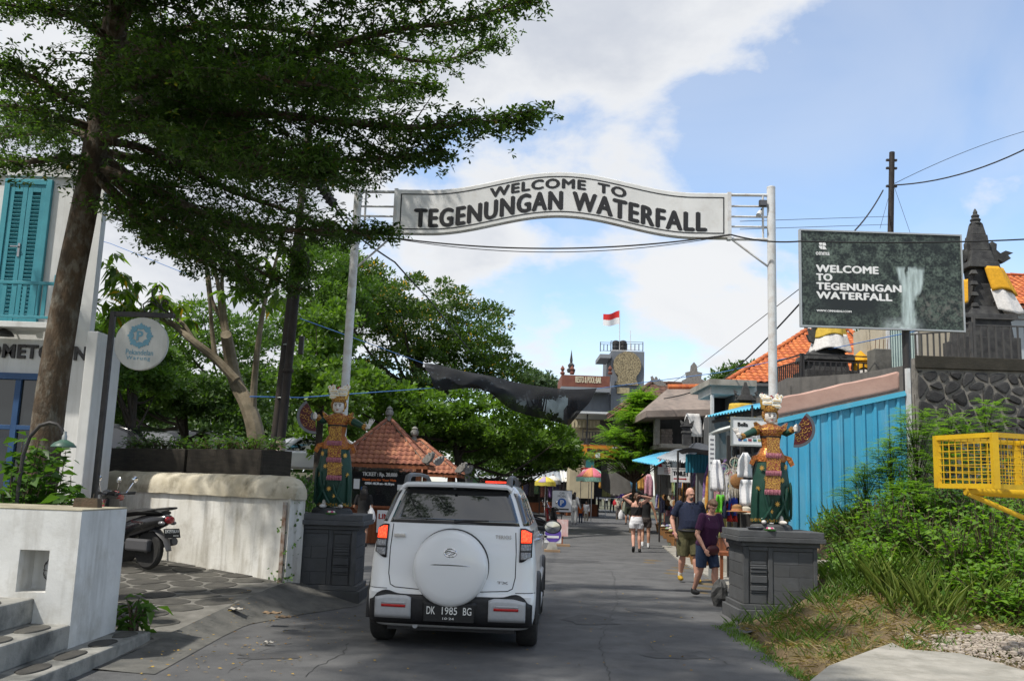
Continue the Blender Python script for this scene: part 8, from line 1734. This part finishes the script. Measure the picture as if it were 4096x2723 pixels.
g=G(563,545.5);t=thing('price_stand','small pink poster stand behind the purple sign','sign',(g.x,g.y,0));MB().box((g.x,g.y,.03),(.4,.34,.06)).build('base',M('wooden_base',(.3,.2,.12)),t);c=P(562.5,527.5,g.y);MB().bb((c.x-.17,g.y,c.z-.24),(c.x+.17,g.y+.02,c.z+.26)).build('board',M('poster_pink',(.62,.30,.28),(.72,.6,.58),5),t);MB().bb((c.x-.02,g.y+.021,0),(c.x+.02,g.y+.05,c.z)).build('stand',m_wood,t)
def board(label,x0,y0,x1,y1,Y,mat,name='shop_sign',post=True,frame=None):
    c=P((x0+x1)/2,(y0+y1)/2,Y);w=(x1-x0)*Y/F;h=(y1-y0)*Y/F;t=thing(name,label,'sign',(c.x,Y,c.z-h/2));MB().bb((c.x-w/2,Y,c.z-h/2),(c.x+w/2,Y+.03,c.z+h/2)).build('board',mat,t)
    if frame:
        f=.03
        for a,b in(((-w/2-f,-h/2-f),(w/2+f,-h/2)),((-w/2-f,h/2),(w/2+f,h/2+f)),((-w/2-f,-h/2),(-w/2,h/2)),((w/2,-h/2),(w/2+f,h/2))):MB().bb((c.x+a[0],Y-.012,c.z+a[1]),(c.x+b[0],Y+.04,c.z+b[1])).build('frame',frame,t)
    if post:MB().tube([(c.x,Y+.06,c.z-h/2-.4 if post!='g' else 0),(c.x,Y+.06,c.z+h/2+.25)],.02,6).build('hanger',m_iron,t)
    return t,c,w,h
tx=lambda s,c,w,h,u,v,tw,th_,Y,mt,par,b=.006:text(s,(c.x-w/2+u*w,Y-.002,c.z-h/2+v*h),(1,0,0),(0,0,1),w=tw*w,h=th_*h,mat=mt,parent=par,depth=.004,keep=b)
t,c,w,h=board('white TOILET board with a red arrow hanging by the stalls',672,468.5,689,480.5,26,m_sgw,frame=m_gpaint);tx('TOILET',c,w,h,.07,.45,.9,.36,26,m_black,t,.012);arrow((c.x+.17,25.998,c.z-.10),.36,.035,M('sign_red',(.45,.03,.03)),t,-1)
t,c,w,h=board('white dress shop board with a red dress drawing',658,460,676.5,474,29,m_sgw);tx('AGUNG',c,w,h,.26,.74,.5,.16,29,m_black,t);tx('SHOP',c,w,h,.42,.54,.34,.14,29,m_black,t);MB().prism([(-.07,0),(.07,0),(.02,.16),(.03,.24),(-.02,.24),(-.02,.16)],(c.x-w*.38,28.998,c.z+.02),(1,0,0),(0,0,1),(0,-.005,0)).build('dress_print',M('sign_red',(.45,.03,.03)),t)
for k in range(4):MB().bb((c.x-.1,28.995,c.z-.03-k*.045),(c.x+.14,28.999,c.z-.015-k*.045)).build('small_print',M('small_print',(.3,.1,.1)),t)
t,c,w,h=board('white framed Bella sign half hidden by the right statue',732.5,418.5,774,444,16.2,m_sgw,frame=M('worn_alu',(.35,.37,.36)));tx('Bella',c,w,h,.13,.70,.24,.15,16.2,m_black,t);tx('putusuarbawa@gmail',c,w,h,.22,.36,.55,.07,16.2,M('print_grey',(.2,.2,.22)),t,.001);tx('Sutami Tegenungan, Kemenuh',c,w,h,.14,.26,.66,.065,16.2,M('print_grey',(.2,.2,.22)),t,.001)
for k in range(5):MB().bb((c.x-w*.36+k*.085,16.195,c.z-h*.37),(c.x-w*.36+k*.085+.06,16.199,c.z-h*.28)).build('card_logo',[M('card_a',(.03,.06,.25)),M('card_b',(.08,.3,.5)),M('card_c',(.3,.05,.08)),M('card_d',(.05,.2,.2)),M('card_e',(.4,.35,.1))][k],t)
# bent grey pole with a narrow sign
q=P(711,500,19.0);t=thing('sign_pole','bent grey pole carrying a narrow white vertical sign','sign',(q.x,19,0));pk=P(710,433,19);MB().tube([(q.x,19,0),(q.x,19,pk.z),P(720,430,18.9),P(733,426.5,18.8)],.05,10).build('pole',M('worn_alu',(.35,.37,.36)),t,smooth=True);MB().bb((q.x-.06,18.9,P(711,470,19).z),(q.x+.06,18.94,P(711,435,19).z)).build('board',m_sgw,t)
for k in range(6):MB().bb((q.x-.04,18.895,P(711,440+k*4.6,19).z),(q.x+.035,18.899,P(711,440+k*4.6,19).z+.03)).build('print_line',M('print_grey',(.2,.2,.22)),t)
# ================================================================== MARKET
def parasol(label,px,top,edge,foot,Y,rx,mats):
    a,b=P(px,top,Y),P(px,edge,Y);t=thing('parasol',label,'parasol',(a.x,Y,0));r_=rx*Y/F;n=8;MB().tube([(a.x,Y,0),(a.x,Y,a.z)],.025,6).build('pole',m_gpaint,t);MB().ell((a.x,Y,a.z+.05),(.04,.04,.08)).build('finial',m_brick,t)
    for k in range(n):
        m=MB()
        def gore(u,v,k=k):an=2*math.pi*(k+u)/n;rr=r_*v;return Vector((a.x+rr*math.cos(an),Y+rr*math.sin(an),a.z+(b.z-a.z)*(v**1.7)-.02*math.sin(math.pi*u)*v))
        m.grid(gore,4,6);m.build('panel',mats[k%len(mats)],t,smooth=True,solid=.004)
        def val(u,v,k=k):an=2*math.pi*(k+u)/n;return Vector((a.x+r_*math.cos(an),Y+r_*math.sin(an),b.z-v*.22-.03*math.sin(u*math.pi)))
        m=MB();m.grid(val,4,1);m.build('valance',mats[-1],t,solid=.004)
    return t
um={k:cloth('parasol_'+k,c)for k,c in dict(pink=(.60,.16,.22),orange=(.62,.25,.12),mint=(.30,.52,.42),yellow=(.62,.52,.08),lilac=(.42,.32,.48),white=(.7,.68,.64)).items()}
parasol('pink and mint green parasol in front of the grey net',592,467,476.5,505,50,15.5,[um['pink'],um['orange'],um['pink'],um['mint']]);parasol('yellow and lilac parasol under the market trees',545.5,476,481.5,505,60,10.5,[um['yellow'],um['lilac'],um['yellow'],um['yellow']]);parasol('closed white parasol awning beside the yellow one',553,475,480,505,64,8,[um['white']])
for px,Y,lab,c_ in((522,66,'pale blue parasol at the far left market',(.25,.5,.65)),(509,62,'white parasol at the far left market',(.7,.69,.66)),(571,70,'cream parasol behind the walking men',(.62,.56,.45)),(606,62,'faded red parasol in the shade of the cafe',(.5,.12,.1))):parasol(lab,px,476,480.5,505,Y,9,[cloth('px%d'%px,c_)])
gn_=lambda u,v:P(601+u*24+v*(6 if u>.5 else 0),461+v*26+5*math.sin(u*3.1)*v+3*u*v,46)+Vector((0,.4*math.sin(u*5),0));tag(MB().grid(gn_,12,8).build('hanging_tarp',M('grey_net',(.14,.135,.13),(.11,.105,.10),3,.9),smooth=True,origin=P(612,470,46)),'grey shade tarp hanging beside the pink parasol','tarpaulin')
GM=[cloth('g%d'%i,c,c2,14)for i,(c,c2)in enumerate((((.35,.05,.05),(.5,.3,.2)),((.10,.10,.30),(.4,.4,.5)),((.5,.45,.4),(.2,.15,.2)),((.08,.20,.16),(.3,.4,.2)),((.45,.15,.25),(.6,.4,.4)),((.6,.58,.55),(.4,.38,.36)),((.50,.20,.03),(.6,.4,.1)),((.03,.03,.04),(.15,.13,.12)),((.12,.05,.20),(.3,.2,.4)),((.30,.34,.12),(.45,.42,.2)),((.03,.14,.28),(.2,.4,.5))))]
rg=random.Random(11)
def garment(label,group,x,y,z,w,h,mat,ang,name='hanging_garment',cat='garment',neck=.45):
    ux=Vector((math.cos(ang),math.sin(ang),0));un=Vector((-ux.y,ux.x,0));ph=rg.random()*6;o=Vector((x,y,z))
    def fn(u,v):
        wd_=w*(neck+(1-neck)*min(1,v*3.2))*(1+.12*v);return o+ux*((u-.5)*wd_)+Vector((0,0,-h*v))+un*(.035*math.sin(u*11+ph)*(.3+v)+.02*math.sin(v*5+ph))
    m=MB();m.grid(fn,8,7);return tag(m.build(name,mat,origin=o,smooth=True,solid=.006),label,cat,group)
# right hand row of stalls from the souvenir stall to the warung
S_,E_=Vector((5.0,21.0,0)),Vector((8.9,55,0));rd=(E_-S_).normalized();rn=Vector((rd.y,-rd.x,0));RLn=(E_-S_).length;ang=math.atan2(rd.y,rd.x)
m_dtarp=M('dark_tarp',(.05,.055,.065),(.035,.04,.05),3,.8,.2);m_gsheet=M('zinc_sheet',(.40,.43,.46),(.3,.32,.34),3,.5,.1,metal=.3);aws=[m_dtarp,m_cblue2,m_gsheet,m_cblue2,m_gsheet,m_dtarp];labs=['stall under a dark tarp roof next to the souvenir stall','stall under a bright blue sheet roof by the shop board','stall under a grey zinc roof along the right side','stall under a second blue sheet roof further along','stall under a weathered zinc roof near the warung','last dark roofed stall beside the warung']
ns=6;sl=RLn/ns
for k in range(ns):
    o=S_+rd*(k*sl);t=thing('market_stall',labs[k],'stall',o+rn*.6);hh_=2.55+.15*(k%2)+.1*(k==0)
    for a_ in(.1,sl-.3):
        for b_2 in(.1,2.2):q=o+rd*a_+rn*b_2;MB().bb((q.x-.04,q.y-.04,0),(q.x+.04,q.y+.04,hh_+.1)).build('post',m_iron,t)
    def rf_(u,v,o=o,hh_=hh_,k=k):q=o+rd*(u*(sl-.1))+rn*(-.12+v*2.6);q.z=hh_-.25+v*.75+.02*math.sin(u*sl*30)*(aws[k]is not m_dtarp)+(.12*math.sin(u*6)*(1-v)if aws[k]is m_dtarp else 0);return q
    MB().grid(rf_,90,3).build('roof_sheet',aws[k],t,smooth=True,solid=.012)
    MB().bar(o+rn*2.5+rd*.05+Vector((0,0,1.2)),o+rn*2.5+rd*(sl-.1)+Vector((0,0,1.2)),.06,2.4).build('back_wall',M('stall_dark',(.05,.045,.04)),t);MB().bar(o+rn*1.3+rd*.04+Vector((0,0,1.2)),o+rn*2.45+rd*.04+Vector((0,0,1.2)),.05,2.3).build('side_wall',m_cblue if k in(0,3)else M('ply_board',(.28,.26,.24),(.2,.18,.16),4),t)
    MB().bar(o+rn*.7+rd*.3+Vector((0,0,.35)),o+rn*.7+rd*(sl-.4)+Vector((0,0,.35)),.9,.7).build('counter',m_wood,t)
    MB().bar(o+rd*.1+Vector((0,0,hh_-.15)),o+rd*(sl-.3)+Vector((0,0,hh_-.15)),.03,.03).build('hanging_rail',m_gpaint,t)
    x=.25
    while x<sl-.35:
        q=o+rd*x+rn*rg.uniform(-.12,.12);big=rg.random()<.35
        garment('patterned dress or sarong hanging at the front of the right stall row','garments hung along the right stalls',q.x,q.y,hh_-.18,rg.uniform(.35,.5),rg.uniform(1.2,1.6)if big else rg.uniform(.55,.85),rg.choice(GM),ang-R(60)+rg.uniform(-.3,.3))
        if not big and rg.random()<.8:garment('colourful garment on the lower rail of the right stall row','garments on the lower rail',q.x+rg.uniform(-.1,.1),q.y,hh_-1.05,.4,rg.uniform(.6,.95),rg.choice(GM),ang-R(60)+rg.uniform(-.3,.3))
        x+=rg.uniform(.36,.55)
# souvenirs on the counters: round bags, baskets
m_rat=M('rattan',(.33,.17,.06),(.22,.10,.035),40,.7,.5,80)
for k in range(16):
    o=S_+rd*(1+k*1.55)+rn*(-.25);zz=rg.choice((1.75,1.5,1.3));t=thing('rattan_bag','round rattan bag hanging on the right stall row','bag',(o.x,o.y,zz),0,'rattan bags');MB().lathe([(.001,-.04),(.13,-.04),(.15,0),(.13,.04),(.001,.04)],(o.x,o.y,zz),16,rot=Matrix.Rotation(R(80),3,'X')).build('body',rg.choice((m_rat,m_rat,cream)),t,smooth=True);MB().tube([(o.x-.1,o.y,zz+.1),(o.x,o.y,zz+.5),(o.x+.1,o.y,zz+.1)],.008,5).build('strap',m_rat,t)
for k in range(8):
    o=S_+rd*(1.5+k*2.6)+rn*(-.5);t=thing('goods_basket','low woven basket of goods on the ground before the stalls','basket',(o.x,o.y,0),0,'baskets before the stalls');MB().lathe([(.25,0),(.33,.35),(.36,.36),(.30,.33),(.22,.05),(.001,.05)],(o.x,o.y,.02),14).build('basket',m_rat,t,smooth=True)
    for j in range(7):MB().ell((o.x+rg.uniform(-.18,.18),o.y+rg.uniform(-.18,.18),.34+rg.uniform(0,.08)),(.09,.09,.07),8,6).build('item',rg.choice(GM),t)
# big blue awnings jutting out over the street
for lab,a,b,c,d,mt in(('bright blue sheet awning jutting out above the shop board',(632,460,31),(656,464.5,28.5),(684,450,30),(660,452.5,33),m_cblue2),('pale zinc awning beside the bright blue one',(656.5,457.5,28),(684,462,26),(700,449,27),(676,449,30),m_gsheet)):
    A_,B2,C_,D2=P(*a),P(*b),P(*c),P(*d);fnn=lambda u,v:A_.lerp(B2,u).lerp(D2.lerp(C_,u),v)+Vector((0,0,.025*math.sin(u*2*math.pi*16)));t=thing('street_awning',lab,'awning',A_);MB().grid(fnn,96,2).build('sheet',mt,t,smooth=True,solid=.012)
    for q in(C_,D2):MB().tube([(q.x,q.y,0),(q.x,q.y,q.z)],.03,6).build('post',m_iron,t)
A_,B2,C_,D2=P(678,450,25),P(712,447,21.5),P(716,444,24),P(690,444,28);t=thing('street_awning','sagging dark tarpaulin awning in front of the teal shutters','awning',A_);MB().grid(lambda u,v:A_.lerp(B2,u).lerp(D2.lerp(C_,u),v)+Vector((0,0,-.18*math.sin(math.pi*v)+.05*math.sin(u*5))),14,10).build('tarp',m_dtarp,t,smooth=True,solid=.01);MB().tube([A_,(A_.x,A_.y,0)],.03,6).build('post',m_iron,t)
# shutters behind it
YS2=24.5;t=thing('shutter_shop','teal corrugated shutter with a grey door between the stalls','shop',P(700,500,YS2));pbox(MB(),686,454,713,472,YS2,.05).build('teal_sheet',M('teal_sheet',(.02,.16,.24),(.025,.2,.28),2,.5),t);pbox(MB(),696,472.5,713,507,YS2+.01,.05).build('door',M('grey_door',(.22,.23,.23),(.17,.18,.18),3),t)
for k in range(9):pbox(MB(),686.5+k*3,454,687.6+k*3,472,YS2-.03,.03).build('rib',M('teal_sheet',(.02,.16,.24)),t)
for k in(696.3,704,711.8):pbox(MB(),k,473,k+.9,507,YS2-.02,.03).build('stile',M('worn_alu',(.35,.37,.36)),t)
# laundry on the balcony
for k,(px,py,w_,h_,Y)in enumerate(((693,413,.62,.85,34.5),(714,415,.75,.55,34.5),(722,416,.5,.5,34.4))):q=P(px,py,Y);garment(['large white cloth drying beside the balcony railing','wide white cloth drying on the balcony rail','small pale cloth drying at the end of the balcony rail'][k],'laundry',q.x,q.y,q.z,w_,h_,m_cw,.1,'laundry_cloth','cloth',.8)
# near souvenir stall goods
q=P(717,459,17.95);garment('long white vest top hanging at the souvenir stall',None,q.x,q.y,q.z,.24,.60,wht,.25,'vest_top','garment',.5)
for k,(px,py)in enumerate(((724,468),(730,474),(727,484),(735,462))):
    q=P(px,py,18.0+.15*k);t=thing('dreamcatcher','white feathered dreamcatcher hanging at the souvenir stall','dreamcatcher',q,0,'dreamcatchers');MB().tube([q+Vector((.10*math.cos(a),0,.10*math.sin(a)))for a in np.linspace(0,6.283,21)],.01,6).build('hoop',cream,t)
    m=MB()
    for j in range(8):a=j*.785;m.tube([q+Vector((.1*math.cos(a),0,.1*math.sin(a))),q+Vector((.1*math.cos(a+2.4),0,.1*math.sin(a+2.4)))],.003,4)
    m.build('web',rg.choice((um['mint'],um['yellow'],um['pink'])),t)
    for j in range(7):
        x=-.09+j*.03;ln_=.3+.2*math.sin(j*2+k);m=MB();m.prism([(0,0),(.012,-.05),(.022,-ln_*.6),(.0,-ln_),(-.022,-ln_*.6),(-.012,-.05)],q+Vector((x,-.01*j,-.09)),(1,0,0),(0,0,1),(0,.004,0));m.build('feather',wht if j%3 else cream,t,fixn=True)
q=P(737,474,17.7);t=thing('fringed_bag','beige fringed macrame shoulder bag at the souvenir stall','bag',q);MB().ell(q+Vector((0,0,-.12)),(.13,.05,.14),14,8).build('body',m_rat,t,smooth=True);MB().tube([q+Vector((-.09,0,-.02)),q+Vector((-.03,0,.35)),q+Vector((.08,0,-.02))],.012,6).build('strap',cream,t)
for j in range(14):a=math.pi+.15+j*.21;p_=q+Vector((.14*math.cos(a),-.03,-.12+.15*math.sin(a)));MB().tube([p_,p_+Vector((.03*math.cos(a),0,-.16))],[.012,.004],5).build('tassel',cream,t)
q=P(745,452,17.5);garment('white crochet top with coloured flower squares',None,q.x,q.y,q.z,.28,.46,wht,.1,'crochet_blouse','garment',.35);q=P(747,479,17.5);g_=garment('white crochet skirt with yellow flower squares',None,q.x,q.y,q.z,.26,.48,wht,.1,'crochet_skirt','garment',.9)
for k,(px,py,mt,lab)in enumerate(((737,511,m_rat,'brown straw sun hat on the stall bench'),(746,513,cream,'pale straw sun hat on the stall bench'))):q=P(px,py,17.2);q.z=max(q.z,.7);t=thing('straw_hat',lab,'hat',q);MB().lathe([(.19,0),(.19,.008),(.10,.02),(.09,.10),(.05,.13),(.001,.135)],q,20).build('crown_and_brim',mt,t,smooth=True);MB().lathe([(.101,.022),(.099,.05),(.094,.05)],q,20).build('band',um['orange'],t)
q=P(743,516,17.3);t=thing('display_bench','low wooden display bench in front of the souvenir stall','bench',(q.x,17.3,.03));MB().bb((q.x-.5,17.0,.60),(q.x+.5,17.5,.66)).build('top',m_wood,t)
for sx in(-.45,.45):
    for sy in(17.05,17.45):MB().bb((q.x+sx-.025,sy-.025,.03),(q.x+sx+.025,sy+.025,.599)).build('leg',m_wood,t)
for k,(px,py,mt)in enumerate(((720,494,cloth('neon',(.15,.6,.05))),(727,500,navy),(731,503,redc),(733,497,cloth('roy',(.03,.06,.4))))):q=P(px,py,18.2);garment(['neon green sports vest on the low rail','navy cloth bag on the low rail','red cloth bag on the low rail','royal blue cloth bag on the low rail'][k],None,q.x,q.y,q.z,.2,.34,mt,.2,'cloth_goods','garment',.8)
# left and far market
for k,(px,Y,w_,mt,lab)in enumerate(((520,62,2.6,m_gsheet,'far stall with a white zinc roof left of the parasols'),(548,68,3.0,m_cblue2,'far stall with a bright blue roof behind the yellow parasol'),(566,66,2.6,m_gsheet,'far stall with a pale roof hung with flags'),(500,58,2.6,m_gsheet,'far stall with a grey roof beside the yellow green shrub'),(582,63,2.2,um['white'],'far stall with a white cloth roof beside the gelato sign'))):
    q=P(px,490,Y);t=thing('market_stall',lab,'stall',(q.x,Y,0))
    for sx in(-1,1):
        for sy in(0,2):MB().bb((q.x+sx*w_/2-.04,Y+sy-.04,0),(q.x+sx*w_/2+.04,Y+sy+.04,2.5+sy*.2)).build('post',m_iron,t)
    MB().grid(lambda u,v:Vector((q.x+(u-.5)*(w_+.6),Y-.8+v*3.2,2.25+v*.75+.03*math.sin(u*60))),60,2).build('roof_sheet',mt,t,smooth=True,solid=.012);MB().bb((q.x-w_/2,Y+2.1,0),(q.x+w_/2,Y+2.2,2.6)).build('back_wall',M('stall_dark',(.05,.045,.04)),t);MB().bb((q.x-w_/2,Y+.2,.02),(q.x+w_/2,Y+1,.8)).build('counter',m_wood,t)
    for j in range(7):garment('garment hanging in the far market stalls','garments in the far stalls',q.x-w_/2+.2+j*w_/7,Y+rg.uniform(-.1,.5),2.2+rg.uniform(-.1,.1),.38,rg.uniform(.6,1.1),rg.choice(GM),rg.uniform(-.3,.3))
q=P(527,490,66);t=thing('market_shop','grey plastered shop building with posters behind the market','building',(q.x,71,0));MB().bb((q.x-5,71,0),(q.x+2.4,75,3.6)).build('wall',m_cg,t);MB().bb((q.x-5.2,70.3,3.6),(q.x+2.6,75.2,3.9)).build('roof_slab',m_conc_pale,t);
for k,mt in enumerate((M('poster_green',(.05,.12,.05)),M('poster_yellow',(.5,.42,.1)),M('poster_dark',(.03,.05,.05)))):MB().bb((q.x-4+k*1.9,70.95,1.0),(q.x-2.6+k*1.9,70.99,2.9)).build('poster',mt,t)
for j in range(16):
    q=P(603+j*3.1+rg.uniform(-1,1),470+rg.uniform(-3,4),51+rg.uniform(-1,3));garment('bright garment hanging at the shops below the orange banner','garments below the banner',q.x,q.y,min(2.7,q.z),.45,rg.uniform(.8,1.3),rg.choice(GM),rg.uniform(-.4,.4))
# ================================================================== LITTER AND SMALL THINGS
m_pap=M('litter_paper',(.5,.47,.42),(.38,.35,.3),20,.9)
for k,(px,py,s_,lab)in enumerate(((235,611,.12,'crumpled card frame lying on the concrete apron'),(272,615,.14,'flattened brown wrapper on the concrete apron'),(283,619,.12,'second brown wrapper on the concrete apron'),(268,645,.07,'small scrap of white paper on the road edge'),(781,624,.10,'crushed plastic cup at the pedestal foot'),(793,629,.13,'broken concrete lump at the ditch edge'))):
    q=G(px,py,.12 if px<290 and py<640 else 0.0);
    if px<290:q.z+=.01
    m=MB();rr=random.Random(k);m.grid(lambda u,v:q+Vector(((u-.5)*s_*1.4,(v-.5)*s_,.012+.03*abs(math.sin(u*7+k))*abs(math.sin(v*5+1))+(.05*math.sin(u*3.1)*math.sin(v*3.1)if k>3 else 0))),6,5);tag(m.build('litter',m_pap if k not in(1,2)else M('litter_brown',(.25,.17,.1)),origin=q,solid=.004),lab,'litter')
n=420;fx=[];
for _ in range(n):
    if random.random()<.6:x,y=random.uniform(-3.3,-1.7),random.uniform(6.5,12.4)
    else:x,y=random.uniform(-2.5,2.8),random.uniform(6.5,16)
    z=.012
    if x<-2.9:z=max(z,fz(y)*min(1,(-2.6-x)/.6)+.02)if y>8.9 else .01
    fx.append((x,y,z))
tag(leaf_mesh('fallen_leaves',fx,np.c_[rng.normal(size=(n,2)),np.zeros(n)],np.tile([0,0,1.],(n,1))+rng.normal(size=(n,3))*.3,rng.uniform(.025,.055,n),rng.uniform(.012,.022,n),rng.random(n),leaf_mat('leaf_fallen',(.20,.10,.02),(.45,.30,.05),.1,.8),None,origin=(-1,9,0)),'scattered dry yellow leaves on the road and apron','leaves',kind='stuff')
# rubble and gravel beside the slab
m_grv=M('gravel_pale',(.50,.44,.36),(.36,.31,.26),10,.9,.4,60,rand=.2);mb=MB();rr=random.Random(9)
for _ in range(4500):
    x,y=rr.gauss(5.2,.5),rr.gauss(10.1,.4);s_=rr.uniform(.005,.014)*(1+(rr.random()<.05)*2)
    if x<4.45 or y<9.0:continue
    mb.ell((x,y,bankz(x,y)+s_*.4+.10*math.exp(-((x-5.3)**2+(y-10.1)**2)/.3)),(s_*rr.uniform(.8,1.4),s_*rr.uniform(.8,1.3),s_*.7),5,3)
tag(mb.build('gravel_heap',m_grv,origin=(5.2,9.7,.1)),'heap of pale gravel and rubble beside the concrete slab','gravel',kind='stuff')
# rough boulder at the foot of the right pedestal
mb=MB();c=Vector((3.30,14.6,.17));mb.ell((0,0,0),(.12,.15,.22),12,9);rr=random.Random(3);mb.v=[tuple(Vector(q)*(1+rr.uniform(-.16,.16))+c)for q in mb.v];tag(mb.build('boulder',M('boulder_grey',(.09,.09,.088),(.05,.05,.05),8,.95,.6),origin=c),'rough grey boulder standing behind the pedestal next to the couple','boulder')
